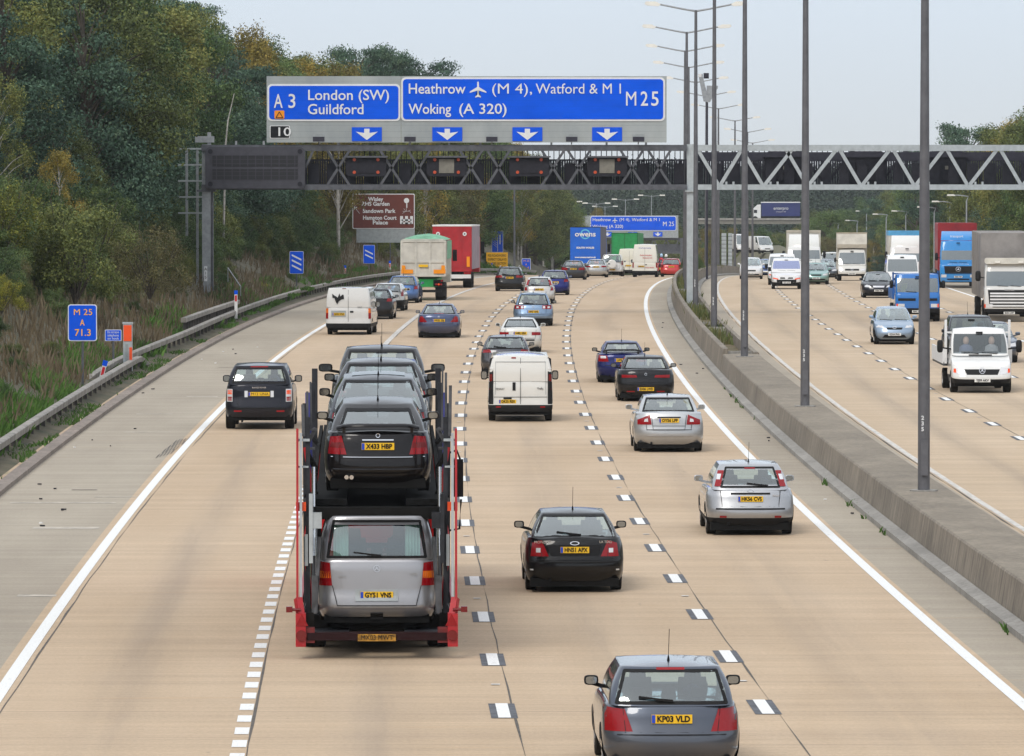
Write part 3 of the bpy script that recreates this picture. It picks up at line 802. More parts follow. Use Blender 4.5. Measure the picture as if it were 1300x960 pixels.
# 6 blue saloon with black spoiler
put('saloon','dark blue saloon with raised black boot spoiler',
  style(SALOON,L=4.5,W=1.72,H=1.4,hwb=.74,hwr=.54,spoiler=(1.13,.12,.66,.12),spdark=1,mdark=1,pz=.78,
   rear=[('tail_light',LR,[(.47,.73),(.82,.73),(.8,.95),(.52,.93)],True),('tail_light_lens','clear_lamp',[(.55,.84),(.74,.84),(.74,.92),(.56,.92)],True),hl(-.8,.8,.6)]),
  ((22,32,92),.4),789.5,py=485,plt='LW51 KDF')
# 9 white saloon, 8 grey hatch ahead of the white van
put('saloon','white saloon with pale rear window just behind the light blue estate',
  style(SALOON,W=1.7,H=1.38,hwb=.74,hwr=.53,L=4.5,mdark=0,pz=.8,px=-.0,rear=[('tail_light',LR,[(.45,.72),(.8,.72),(.8,.84),(.45,.84)],True),dark([(-.8,.5),(.8,.5),(.8,.56),(-.8,.56)])]),
  ((214,214,210),.1),660.5,d=247,plt='N482 GRK')
put('hatchback','dark grey hatchback half hidden in front of the white van',
  style(HATCH,W=1.75,H=1.42,mdark=0,rear=[('tail_light',LR,[(.5,.84),(.84,.82),(.84,.93),(.56,.95)],True),hl(-.7,.7,.6)]),
  ((70,72,80),.55),642,d=222,plt='GY04 HZT')
# 10 light blue estate
put('estate_car','light metallic blue estate car in the second lane with round red rear lights',
  style(ESTATE,W=1.82,H=1.52,mdark=1,pz=.67,dark=.36,rear=[('tail_light',LR,[(.42,.79),(.84,.78),(.84,.97),(.42,.95)],True),spot2(.5,.865,.1,.1,'clear_lamp','reversing_light'),spot2(.71,.875,.1,.1,'clear_lamp','reversing_light'),hl(-.8,.8,.56)],
   extra=[logo_oval(0,.9,.06,.05)]),
  ((122,148,178),.65),677,py=413.5,plt='GP07 NXE')
# 11-13
put('hatchback','small white hatchback with tall red lights beside its rear window',
  style(HATCH,L=3.9,W=1.67,H=1.46,gq=.8,hwb=.74,hwr=.56,rear=[('tail_light',LR,[(.58,1.0),(.70,1.0),(.61,1.3),(.5,1.3)],True),('tail_light',LR,[(.62,.72),(.78,.72),(.76,.9),(.66,.9)],True)],pz=.78,wb=2.45),
  ((205,205,205),.2),684.5,py=385.5,plt='EK55 OLT')
put('hatchback','dark blue hatchback beside the small white one',
  style(HATCH,W=1.72,rear=[('tail_light',LR,[(.55,.78),(.82,.78),(.8,.95),(.6,.95)],True)]),((28,36,110),.4),704,py=374.5,plt='LT02 WDA')
put('estate_car','black estate car in the second lane just past the yellow sign',
  style(ESTATE,rails=1,rear=[('tail_light',LR,[(.42,.84),(.84,.84),(.84,.96),(.45,.99)],True)],pz=.83,mdark=1),((26,27,30),.3),647,py=369.5,plt='LB57 YPC')
# 14-16
put('saloon','dark grey saloon at the crest between blue hatchback and silver saloon',
  style(SALOON,rear=[('tail_light',LR,[(.38,.72),(.84,.72),(.84,.92),(.45,.88)],True)],pz=.8,mdark=1),((60,62,66),.4),728,d=462,plt='V641 RPE')
put('saloon','silver saloon at the crest left of the white off-roader',
  style(SALOON,W=1.75,rear=[('tail_light',LR,[(.42,.8),(.82,.8),(.82,.92),(.45,.92)],True)],pz=.83),((185,187,188),.6),757,d=492,plt='GD03 UAX')
suv=put('off_road_car','white off-road car with round white spare wheel cover on its back door',
  style(HATCH,L=4.4,W=1.8,H=1.8,zb=.4,r=.36,hwb=.83,hwr=.7,deck=[(0,1.12),(1.6,1.12),(3.2,1.08),(4.4,.9)],cab=(.1,.25,2.5,3.1),rp=[(.3,.1),(.42,0),(.6,.0),(.65,.06),(1.1,.1)],pz=.55,rear=[('tail_light',LR,[(.76,.9),(.88,.9),(.86,1.25),(.76,1.25)],True)],aerial=0),
  ((220,220,218),.1),777.5,d=512,plt='R271 KBY')
b=MB(); b.tube([(0,-.98,1.0),(0,-1.2,1.0)],.36,20); b.tube([(0,-1.2,1.0),(0,-1.23,1.0)],[.36,.3],20); fixn(b.build('spare_wheel_cover',paint((220,220,218)),suv,40))
# Mercedes blue saloon
put('saloon','blue-grey saloon alone in the second lane with triangular rear lights',
  style(SALOON,W=1.82,H=1.45,pz=.75,rear=[('tail_light',LR,[(.48,.66),(.84,.66),(.8,.9),(.7,.94)],True),hl(-.8,.8,.6),spot(0,1.03,.4,.02,'red_lamp','brake_light')],extra=[logo_star(0,.9,.04)]),
  ((62,74,108),.5),557.5,py=428.5,plt='WK53 ZBJ')
put('hatchback','black hatchback tucked in behind the white van with the horned badge',
  style(HATCH,W=1.72,rear=[('tail_light',LR,[(.55,.85),(.82,.85),(.8,1.0),(.6,1.0)],True)]),((22,22,26),.2),477,py=405,plt='Y716 CFA',yaw=-.02)
put('hatchback','small white hatchback with dark bumper between black and blue cars',
  style(HATCH,L=3.85,W=1.66,H=1.42,dark=.55,hwb=.73,wb=2.45,rear=[('tail_light',LR,[(.66,.75),(.80,.75),(.76,1.08),(.68,1.08)],True)],pz=.72),((212,214,214),.1),493.5,py=394.5,plt='S303 TWN',yaw=-.03)
put('hatchback','mid blue hatchback behind the white tipper lorry',
  style(HATCH,W=1.74,H=1.5,rear=[('tail_light',LR,[(.62,.75),(.83,.75),(.8,1.02),(.68,1.02)],True)]),((64,106,164),.45),512,py=384.5,plt='BD02 JLO',yaw=-.03)
# Range-type 4x4
put('off_road_car','black luxury off-road car on the inside lane with pale rear window',
  style(HATCH,L=4.95,W=1.95,H=1.86,zb=.36,r=.38,tw=.26,ro=.95,wb=2.88,deck=[(0,1.28),(.2,1.3),(2.0,1.27),(3.3,1.22),(3.7,1.2),(4.6,1.1),(4.95,.92)],
   rp=[(.3,.12),(.4,.03),(.5,0),(.72,.0),(.76,.06),(1.3,.09)],fp=[(.3,.1),(.5,0),(.9,.08)],hw=[(.3,.90),(.45,.96),(.7,.975),(1.0,.965),(1.3,.92)],cab=(.1,.36,2.9,3.6),hwb=.9,hwr=.72,n=4,gq=.86,gv=(.1,.9),aerial=0,wiper=0,pz=1.02,pw=.6,mo=.5,ms=(.22,.14,.2),mw=1.04,
   rear=[('tail_light_panel','clear_lamp',[(.76,.78),(.93,.78),(.92,1.16),(.76,1.16)],True),spot2(.84,1.07,.13,.12,'orange_red','tail_light'),spot2(.84,.88,.13,.12,'red_lamp','tail_light'),
     spot2(.37,1.02,.09,.18,'clear_lamp','plate_trim'),refl(.5,.72,.51,.555),hl(-.72,.72,.77,.02),hl(-.72,.72,.62,.03),spot(0,1.79,.5,.03,'red_lamp','brake_light')],
   extra=[words('RANGE ROVER',0,1.2,.06)]),
  ((26,28,38),.35),330,py=544,plt='M12 UNA')
# --- vans
VAN=style(HATCH,L=4.8,W=1.9,H=1.97,zb=.3,r=.33,ro=1.0,wb=3.1,deck=[(0,1.2),(3.6,1.12),(4.0,1.05),(4.8,.85)],rp=[(.25,.06),(.35,.0),(.5,.0),(.56,.04),(1.3,.05)],
  fp=[(.25,.1),(.4,.0),(.6,.02),(.9,.2)],hw=[(.25,.9),(.4,.945),(.8,.95),(1.2,.935)],cab=(.05,.12,3.3,4.15),hwb=.935,hwr=.80,cb=.12,br=.25,n=5,cn=5,rear_glass=False,aerial=0,side=[(.78,.96)],dark=.5,exhaust=0,wiper=0,
  mw=1.06,ms=(.2,.14,.28),mo=.55,mdark=1,mz=1.25)
put('panel_van','white panel van with black corner strips and centre-split doors in the second lane',
  style(VAN,W=1.92,px=-.38,pz=.6,pw=.5,H=1.99,
   rear=[('corner_trim','trim',[(.80,.52),(.945,.52),(.90,1.85),(.80,1.9)],True),('tail_light','red_lamp_dark',[(.825,.95),(.93,.95),(.91,1.4),(.825,1.4)],True),
    spot2(.86,.86,.1,.05,'white','door_hinge'),spot2(.85,1.58,.1,.05,'white','door_hinge'),spot(0,1.2,.012,1.35,'trim','shut_line'),spot(-.19,1.04,.09,.24,'trim','door_handle'),
    spot(-.2,1.88,.13,.04,'red_lamp','brake_light'),refl(.58,.72,.42,.46),spot(-.38,.69,.24,.05,'trim','handle'),hl(-.78,.78,.73,.012),
    hl(-.74,.74,1.76,.008),('shut_line','sign_grey',[(.735,.8),(.745,.8),(.735,1.76),(.725,1.76)],True)],
   extra=[words('RENAULT',-.6,.97,.06,'trim'),words('Trafic',.58,.98,.08,'trim')]),
  ((222,222,218),.0),660.5,py=534,plt='DK55 REX',cat='van')
def emblem(root,B,S,fr,ff):   # dark horned crest on the left door
    d=MB(); pts=[(-.28,.2),(-.22,.08),(-.12,.1),(-.05,.0),(.0,.12),(.05,.22),(.07,.1),(.17,.04),(.16,.16),(.22,.16),(.24,-.02),(.15,-.04),(.1,-.06),(.02,-.12),(-.06,-.26),(-.14,-.1),(-.18,.02),(-.26,.02)]
    C=(0,0)
    for p,q in zip(pts,pts[1:]+pts[:1]):
        d.poly([fr(-.42,1.58,.03),fr(-.42+p[0],1.58+p[1],.03),fr(-.42+q[0],1.58+q[1],.03)])
    d.build('emblem',M('ink'),root)
put('panel_van','white panel van with dark horned emblem on its left back door',
  style(VAN,W=1.97,L=5.0,H=2.07,hwb=.96,hwr=.86,px=-.42,pz=.9,dark=.5,hw=[(.25,.92),(.4,.98),(.8,.985),(1.2,.965)],
   rear=[('tail_light','orange_lamp',[(.87,.95),(.975,.95),(.965,1.15),(.87,1.15)],True),('tail_light',LR,[(.87,.7),(.98,.7),(.975,.95),(.87,.95)],True),spot(0,1.25,.012,1.4,'trim','shut_line'),
    ('plate_recess','sign_grey',[(-.74,.78),(-.1,.78),(-.1,1.05),(-.74,1.05)],False),spot(.15,1.0,.15,.08,'trim','door_handle'),spot(-.18,2.0,.16,.03,'red_lamp_dark','brake_light')],
   extra=[emblem,words('TRANSIT',.5,1.2,.05,'trim')]),
  ((214,214,212),.0),444,py=424.5,plt='GX54 WNE',cat='van',yaw=-.035)
HV=style(VAN,L=6.2,W=1.98,H=2.62,deck=[(0,1.2),(4.8,1.12),(5.3,1.05),(6.2,.85)],cab=(.05,.2,4.6,5.6),wb=3.9,hwb=.97,hwr=.82,hw=[(.25,.93),(.4,.98),(.8,.99),(1.2,.97)],mw=1.15)
put('panel_van','tall white van with red writing, right of the other white van at the crest',
  style(HV,px=-.3,pz=.85,rear=[('tail_light',LR,[(.87,.75),(.98,.75),(.97,1.15),(.87,1.15)],True),spot(0,1.4,.012,1.9,'trim','shut_line'),spot(.1,.98,.14,.06,'trim','door_handle')],
   extra=[words('Boiler Installers',.1,1.72,.15,'red'),words('(Sussex) Ltd.',.22,1.52,.15,'red'),words('For all your heating',0,2.3,.12,'blue_band'),words('01323 466600',.4,.75,.12,'red')]),
  ((226,224,214),.0),819,d=497,plt='GN02 KJV',cat='van')
put('panel_van','cream white van partly hidden left of the tall van',
  style(VAN,H=2.3,pz=.85,px=-.1,rear=[('tail_light',LR,[(.85,.75),(.94,.75),(.94,1.05),(.85,1.05)],True),spot(0,1.3,.012,1.6,'trim','shut_line')]),
  ((222,220,206),.0),799.5,d=530,plt='T952 NHM',cat='van')
put('hatchback','red hatchback at the crest beside the reserve',
  style(HATCH,W=1.72,pz=.8,rear=[('tail_light','red_lamp_dark',[(.6,.75),(.82,.75),(.8,.95),(.62,.95)],True)]),((200,28,34),.1),852,d=505,plt='P118 DGU')

# ------------------------------------------------ oncoming cars
def fs(q,nm,m,both=True): return (nm,m,q,both)
FCAR=FRONT
put('hatchback','light silver-blue hatchback with dark round grille coming towards us',
  style(HATCH,L=3.88,W=1.7,H=1.52,hwb=.75,hwr=.56,wb=2.5,deck=[(0,.95),(1.5,.97),(2.7,.98),(3.2,.92),(3.88,.74)],cab=(.1,.4,2.0,3.05),mdark=0,
   front=[fs([(.42,.68),(.74,.7),(.70,.86),(.5,.78)],'headlight','clear_lamp'),fs([(-.3,.62),(.3,.62),(.34,.7),(-.34,.7)],'grille','trim',False),fs([(-.5,.28),(.5,.28),(.4,.4),(-.4,.4)],'air_intake','trim',False)],extra=[logo_oval(0,.7,.08,.05,front=True)]),
  ((150,172,196),.5),1135,py=437,plt='KD54 PNU',front=True)
put('hatchback','black hatchback with bright headlamps left of the blue dropside lorry',
  style(HATCH,W=1.84,L=4.34,front=[fs([(.42,.6),(.8,.62),(.76,.78),(.5,.7)],'headlight','clear_lamp'),fs([(-.3,.6),(.3,.6),(.34,.7),(-.34,.7)],'grille','chrome',False),fs([(-.6,.26),(.6,.26),(.5,.38),(-.5,.38)],'air_intake','trim',False)],tint=((.8,.75,.95),.5)),
  ((30,32,42),.3),1115,py=378,plt='GV56 TNF',front=True)
put('people_carrier','white people carrier with silver screen at the left of the oncoming queue',
  style(HATCH,L=4.4,W=1.76,H=1.62,deck=[(0,1.0),(2.8,1.02),(3.5,.95),(4.4,.76)],cab=(.1,.3,2.3,3.4)),((222,222,222),.0),953.5,d=470,plt='AE51 LXM',front=True,low=True)
put('saloon','blue saloon half hidden behind the white people carrier',
  style(SALOON,W=1.75),((40,84,150),.3),972,d=505,plt='',front=True,low=True)
put('hatchback','pale green hatchback beside the white box lorry',
  style(HATCH,W=1.76),((140,180,176),.4),1036,py=361,plt='W391 FPO',front=True)
put('hatchback','dark grey car far back behind the pale green hatchback',
  style(HATCH),((74,84,96),.4),1049,d=470,plt='',front=True,low=True)
put('panel_van','low white van at the crest with pale windscreen',
  style(VAN,H=2.0),((214,214,206),.0),1056,d=530,plt='',front=True,cat='van',low=True)
FV=style(VAN,L=4.8,H=1.97,W=1.9,deck=[(0,1.2),(3.6,1.15),(3.9,1.12),(4.8,.82)],cab=(.05,.12,3.0,4.1),dark=.52,gv=(.1,.9),tint=((.6,.65,.95),.7),refl=(.62,.68,1.0),gk=.5,
   front=[fs([(-.88,.24),(.88,.24),(.86,.6),(-.86,.6)],'bumper_trim','trim',False),fs([(.5,.7),(.86,.74),(.84,.94),(.56,.82)],'headlight','clear_lamp'),fs([(.5,.6),(.86,.66),(.86,.73),(.54,.67)],'indicator','orange_red'),fs([(.08,.66),(.4,.66),(.4,.74),(.12,.74)],'grille','trim'),],fpz=.42)
put('panel_van','white van with blue-tinted screen and orange indicators leading the oncoming queue',FV,((224,224,224),.0),998.5,py=367,plt='YJ03 XMB',front=True,cat='van')
put('panel_van','white van whose roof shows behind the blue-tinted one',style(FV,H=2.1,tint=((.6,.7,.75),.5),refl=(.93,1,1),gk=.25),((226,226,226),.0),993,d=420,plt='',front=True,cat='van',low=True)
put('panel_van','white van directly ahead of the white and blue lorry',style(FV,W=1.98,H=2.35,hwb=.96,hwr=.84,tint=((.5,.6,.6),.6),refl=(.93,1,1),gk=.25),((226,226,226),.0),1146,d=372,plt='LN05 ZRF',front=True,cat='van')
put('saloon','grey-blue saloon behind the right shoulder of the recovery truck',
  style(SALOON,H=1.5,W=1.8),((84,94,110),.5),1262,d=236,plt='LG04 OHN',front=True)
# ------------------------------------------------------------------ lorries
def rr(w,z0,z1,r=.06):   # rounded rectangle in x-z
    out=[]
    for cx,cz,a0 in ((w/2-r,z1-r,0),(-w/2+r,z1-r,90),(-w/2+r,z0+r,180),(w/2-r,z0+r,270)):
        for k in range(4): a=radians(a0+30*k); out.append((cx+r*cos(a),cz+r*sin(a)))
    return out
YZ=lambda a,b,t:(a,t,b)
def bxm(name,lo,hi,mat,root,bev=0):
    b=MB(); b.b2(lo,hi); return b.build(name,mat,root)
m_red=simple('red_curtain',(.42,.014,.022),.5,0,.16,scale=1.2); m_lilac=simple('faded_curtain',(.3,.24,.29),.6,0,.2,scale=1.0)
m_wht=simple('dirty_white_panel',(.62,.6,.54),.5,0,.14,scale=1.3); m_grn=simple('green_panel',(.01,.28,.075),.45,0,.15)
m_grnl=simple('faded_green_sheet',(.17,.42,.26),.7,0,.25); m_blu=simple('blue_panel',(.0,.12,.62),.45,0,.08,scale=.8); m_greytarp=simple('grey_tarpaulin',(.27,.25,.235),.75,0,.2,scale=.9,bump=.02)
m_navy=simple('navy_curtain',(.016,.025,.14),.6,0,.1,scale=.4)
def rear_wheels(root,W,ys,r=.5,dual=True):
    for y in ys:
        for sg in (1,-1): wheel(root,sg*(W/2-.32 if dual else W/2-.17),y,r,.56 if dual else .3,rim=False)
def lamp_cluster(root,x,z,y,n=3,w=.12,mats=('red_lamp','orange_red','red_lamp')):
    for k in range(n):
        b=MB(); b.tube([(x+(k-(n-1)/2)*w*1.15,y,z),(x+(k-(n-1)/2)*w*1.15,y-.03,z)],w*.48,12); b.build('tail_light',M(mats[k%3]),root)
def lorry_base(name,label,px,d,yawx=0.0):
    L=at(px,None,d); o=empty(name,L,yw(d)+yawx,label,'lorry',None); return tilt(o,d)
# red trailer
t=lorry_base('curtain_lorry','tall red curtain-sided lorry with white roof edge and lilac-grey right side',574,402)
W=2.5
b=MB(); b.b2((-1.25,0,1.1),(1.25,.06,3.95)); 
for x in (-1.2,-.62,-.02,.02,.62,1.2): b.b2((x-.03,-.035,1.1),(x+.03,0,3.93))
b.b2((-1.25,-.05,1.05),(1.25,.05,1.2)); b.build('rear_doors',m_red,t)
b=MB(); b.b2((-1.26,.06,1.2),(1.26,13,3.93)); b.build('side_curtain',m_lilac,t)
bxm('roof_edge',(-1.28,-.03,3.93),(1.28,13.05,4.03),M('white'),t)
for x in (-.9,.8):
    b=MB(); b.tube([(x,-.02,3.45),(x,-.06,3.45)],.13,14); b.tube([(x,-.06,3.45),(x,-.07,3.45)],.05,10,1); b.build('roundel',[M('sign_white'),M('dark')],t)
bxm('marker_board',(.93,-.05,1.35),(1.13,-.03,2.0),M('orange'),t)
bxm('bumper_board',(-1.2,-.06,.62),(1.2,0,.86),M('sign_white'),t)
for x0,x1 in ((-1.2,-.8),(.75,1.2)): bxm('tail_light',(x0,-.08,.88),(x1,-.03,1.02),M('red_lamp'),t)
bxm('number_plate',(-.75,-.09,.68),(-.22,-.065,.8),M('plate_y'),t)
bxm('chassis',(-.5,.1,.7),(.5,12.5,1.05),M('under'),t); bxm('under_run_bar',(-1.15,.02,.45),(1.15,.12,.6),M('trim'),t)
rear_wheels(t,2.5,(1.4,2.7,4.0)); 
bxm('cab',(-1.2,13.6,.9),(1.2,15.6,3.2),m_red,t)
for sg in (1,-1): bxm('door_mirror',(sg*1.42-.12,13.9,2.1),(sg*1.42+.12,14.0,2.9),M('trim'),t)
# white and green tipper
t=lorry_base('tipper_lorry','white bulk tipper lorry with green roof sheet and green chassis',537.5,350)
b=MB(); P=[(-1.25,1.35),(1.25,1.35),(1.25,3.35),(1.13,3.42),(-1.13,3.42),(-1.25,3.35)]
b.prism(P,0,.08,0,YZ)
for x in (-1.2,-.42,.36,1.2): b.b2((x-.05,-.06,1.35),(x+.05,0,3.35))
for z in (1.38,2.15,3.3): b.b2((-1.25,-.05,z-.05),(1.25,0,z+.05))
b.build('tailgate',m_wht,t)
b=MB(); b.b2((-1.24,.08,1.4),(1.24,8.0,3.3)); 
for k in range(9): b.b2((1.24,.4+k*.9,1.4),(1.3,.5+k*.9,3.3)); b.b2((-1.3,.4+k*.9,1.4),(-1.24,.5+k*.9,3.3))
b.build('tipping_body',m_wht,t)
b=MB(); b.b2((1.3,.5,2.3),(1.315,7.9,3.3)); b.b2((-1.315,.5,2.3),(-1.3,7.9,3.3)); b.build('side_panel',m_grnl,t)
b=MB(); G=[]
for i in range(18):
    y=-.02+8*i/17; s_=.1*sin(i*2.1); G.append([(x*1.27,y,3.33+(.28+s_*.4)*(1-x*x)*(min(1,i/2.0))+.03) for x in (-1,-.8,-.4,0,.4,.8,1)])
b.grid(G); b.build('roof_sheet',m_grnl,t,60)
for sg in (1,-1):
    b=MB(); b.b2((sg*.9-.33,-.08,1.5),(sg*.9+.33,-.06,1.72)); b.b2((sg*1.1-.1,-.08,1.72),(sg*1.1+.1,-.06,1.95)); b.build('marker_board',M('orange'),t)
bxm('number_plate',(-.26,-.1,1.86),(.26,-.07,2.0),M('plate_y'),t)
bxm('chassis',(-.95,.15,.75),(.75,7.8,1.2),M('green'),t); bxm('under_run_bar',(-1.0,0,.45),(1.0,.15,.6),M('trim'),t)
bxm('lamp_board',(.55,.02,.78),(1.1,.1,1.15),M('under'),t); lamp_cluster(t,.85,.9,0); lamp_cluster(t,-.85,.9,0); lamp_cluster(t,1.02,1.1,0,1)
for sg in (1,-1): bxm('mudflap',(sg*.95-.3,.25,.25),(sg*.95+.3,.28,.8),M('rubber'),t)
rear_wheels(t,2.5,(.9,2.3)); bxm('cab',(-1.2,8.6,.9),(1.2,10.6,3.1),m_wht,t)
b=MB(); b.b2((1.33,8.8,2.1),(1.58,8.9,2.75)); b.build('door_mirror',M('trim'),t)
# blue box lorry with writing
t=lorry_base('box_lorry','bright blue box lorry at the crest with white writing in a pale blue ring',743,532)
bxm('rear_doors',(-1.27,0,.95),(1.27,.07,4.1),m_blu,t); bxm('side_curtain',(-1.28,.07,1.0),(1.28,12,4.08),simple('grey_violet_curtain',(.1,.095,.13),.6,0,.1),t); bxm('roof_edge',(-1.29,-.02,4.08),(1.29,12,4.13),M('trim'),t)
b=MB(); n=32; A=b.pts([(.0+.42*cos(2*pi*k/n),-.02,3.5+.42*sin(2*pi*k/n)) for k in range(n)]); Q=b.pts([(.32*cos(2*pi*k/n),-.02,3.5+.32*sin(2*pi*k/n)) for k in range(n)])
for k in range(n): b.face((A+k,A+(k+1)%n,Q+(k+1)%n,Q+k))
b.build('emblem',simple('pale_blue',(.12,.5,.75),.5,0,0),t)
text_mesh('lettering','owens',.6,M('white'),t,(0,-.04,3.5),bold=.012,width=1.75); text_mesh('lettering','SOUTH WALES',.2,M('white'),t,(0,-.03,2.35),bold=.01,width=1.5); text_mesh('lettering','www.owens.road.co.uk',.18,M('white'),t,(0,-.03,1.55),bold=.01,width=1.8)
for sg in (1,-1): bxm('marker_board',(sg*.85-.28,-.05,1.0),(sg*.85+.28,-.02,1.22),M('orange_red'),t)
bxm('chassis',(-.5,.2,.6),(.5,12,.95),M('under'),t); rear_wheels(t,2.5,(1.4,2.7))
bxm('cab',(-1.2,12.6,.9),(1.2,14.6,3.2),m_blu,t)
b=MB(); b.b2((1.36,12.8,2.0),(1.58,12.9,2.7)); b.build('door_mirror',M('trim'),t)
# green lorry
t=lorry_base('box_lorry','dark green box lorry mostly hidden behind the white vans',793,590)
b=MB(); b.b2((-1.25,0,1.0),(1.25,10,4.0)); b.build('body_box',m_grn,t)
b=MB()
for x in (-1.2,-.0,1.2): b.b2((x-.04,-.04,1.0),(x+.04,0,3.98))
b.b2((-1.25,-.04,3.9),(1.25,0,4.0)); b.build('door_frame',simple('dark_green',(.006,.16,.04),.5),t); rear_wheels(t,2.5,(1.3,)); bxm('chassis',(-.6,.1,.6),(.6,9,1.0),M('under'),t)

# ---- oncoming lorries: the cab comes from car(), the load body is added behind it
def box_extra(W,z0,z1,ln,mat,gap=.15,top=None,hood=None,ribs=0,sidem=None):
    def f(root,B,S,fr,ff):
        b=MB(); x=W/2; y1=-gap; b.prism(rr(W,z0,z1,.07),S((0,y1-ln,0))[1],S((0,y1,0))[1],0,YZ)
        o=fixn(b.build('load_body',mat,root,30))
        if hood:   # luton over the cab
            c=MB(); yb=S((0,y1,0))[1]; yf=S((0,hood[1],0))[1]; zc=hood[0]
            P=[(yb,zc),(yf-.15,zc+.02),(yf,zc+.3),(yf-.1,z1-.12),(yf-.3,z1),(yb,z1)]
            c.prism(P,-x+.01,x-.01,0,lambda a,b_,t:(t,a,b_)); fixn(c.build('over_cab_box',hood[2] if len(hood)>2 else mat,root,30))
        if top: bxm('top_band',(-x-.012,S((0,y1-ln,0))[1],z1-top[1]),(x+.012,S((0,y1+(hood[1]-.02 if hood else 0)+.03,0))[1]+.0,z1+.012),top[0],root)
        cc=MB(); cc.b2((-.5,S((0,y1-ln,0))[1],.55),(.5,S((0,.3,0))[1],z0)); cc.build('chassis',M('under'),root)
    return f
def deflector(W,z0,z1,y0,mat):
    def f(root,B,S,fr,ff):
        b=MB(); G=[]
        for i in range(6):
            t=i/5; z=z0+(z1-z0)*t; yy=y0-.9*t*t-.1*t
            G.append([S((x*W/2*(1-.06*t),yy-.25*abs(x)**3,z)) for x in (-1,-.8,-.4,0,.4,.8,1)])
        b.grid(G); G2=[[p[0],(p[0][0],S((0,.1,0))[1],p[0][2])] for p in G]; b.grid(G2); G2=[[p[-1],(p[-1][0],S((0,.1,0))[1],p[-1][2])] for p in G]; b.grid(G2)
        b.build('roof_deflector',mat,root,50)
    return f
def CAB(**k):
    d=dict(L=2.2,W=2.35,H=3.0,zb=.45,r=.48,tw=.3,ro=-5.5,wb=6.4,deck=[(0,1.55),(2.2,1.5)],rp=[(.4,0),(3,0)],fp=[(.4,.06),(.6,0),(1.2,.0),(1.5,.05)],hw=[(.4,1.12),(.8,1.17),(1.6,1.17)],cab=(.02,.05,1.75,2.1),
      hwb=1.15,hwr=1.08,cn=7,cb=.3,n=6,br=.1,bf=.35,rear_glass=False,side=[(.3,.9)],aerial=0,exhaust=0,gv=(.06,.78),mdark=1,mw=1.38,ms=(.2,.14,.5),mz=2.0,mo=.3,fpz=.5,crown=.06,dark=.62,tint=((.4,.45,.47),.35))
    d.update(k); return d
RCT=put('tipper_lorry','bright blue dropside lorry with hi-vis clad driver, behind the tall lamp column',
  CAB(L=1.9,W=2.1,H=2.28,hw=[(.4,1.0),(.8,1.05),(1.6,1.05)],hwb=1.03,hwr=.97,ro=-3.2,wb=4.2,r=.4,deck=[(0,1.35),(1.9,1.33)],cab=(.02,.05,1.6,1.83),mw=1.22,mz=1.75,ms=(.18,.12,.36),gv=(.06,.86),dark=.64,tint=((.6,.7,.66),.5),fpz=.48,
   front=[fs([(.62,.68),(.92,.68),(.92,.84),(.62,.84)],'headlight','clear_lamp'),fs([(.92,.68),(1.0,.68),(1.0,.84),(.92,.84)],'indicator','orange_red'),fs([(-.92,.98),(-.1,.98),(-.1,1.1),(-.92,1.1)],'grille','trim',False),fs([(.1,.98),(.92,.98),(.92,1.1),(.1,1.1)],'grille','trim',False)],
   extra=[box_extra(2.2,1.0,1.55,4.2,simple('blue_dropside',(.02,.13,.42),.5),gap=.1)]),
  ((36,112,190),.0),1164,d=297,plt='R841 KBU',cat='lorry',front=True)
b=MB(); b.b2((-1.1,-1.3,1.5),(-1.02,-1.2,2.36)); b.b2((1.02,-1.3,1.5),(1.1,-1.2,2.3)); b.b2((-1.1,-1.3,2.2),(1.1,-1.2,2.26)); b.build('headboard',simple('blue_dropside2',(.02,.1,.32),.5),RCT)
b=MB(); b.tube([(.5,-.05,1.4),(.5,-.05,1.75),(.5,-.05,1.82)],[.24,.22,.1],12); b.build('driver_jacket',M('fluoro'),RCT,60)
m_mb=paint((42,140,214),0.0)
t=put('articulated_lorry','blue-cabbed articulated lorry pulling a tall red trailer',
  CAB(L=2.3,W=2.45,H=3.05,r=.5,ro=-9,wb=9.9,cab=(.02,.05,1.85,2.18),gv=(.08,.68),dark=.4,fpz=.72,mdark=1,
   front=[fs([(.75,.68),(1.08,.68),(1.08,.86),(.75,.86)],'headlight','clear_lamp'),fs([(-.85,.95),(.85,.95),(.9,1.4),(-.9,1.4)],'grille','trim',False),fs([(-.7,.52),(.7,.52),(.7,.6),(-.7,.6)],'air_intake','trim',False),fs([(-1.1,.9),(1.1,.9),(1.1,.93),(-1.1,.93)],'bumper_line','trim',False)],
   extra=[deflector(2.2,3.03,3.62,1.7,m_mb),box_extra(2.5,1.1,4.15,12,simple('red_trailer',(.3,.012,.02),.5,0,.15),gap=.9),logo_star(0,1.2,.16,True),words('www.ceva-logistics.com',0,1.52,.14,'white',True),words('transport',.1,3.3,.22,'white',True)]),
  ((42,140,214),.0),1216,d=403,plt='KE05 TVP',cat='lorry',front=True,yaw=-.018)
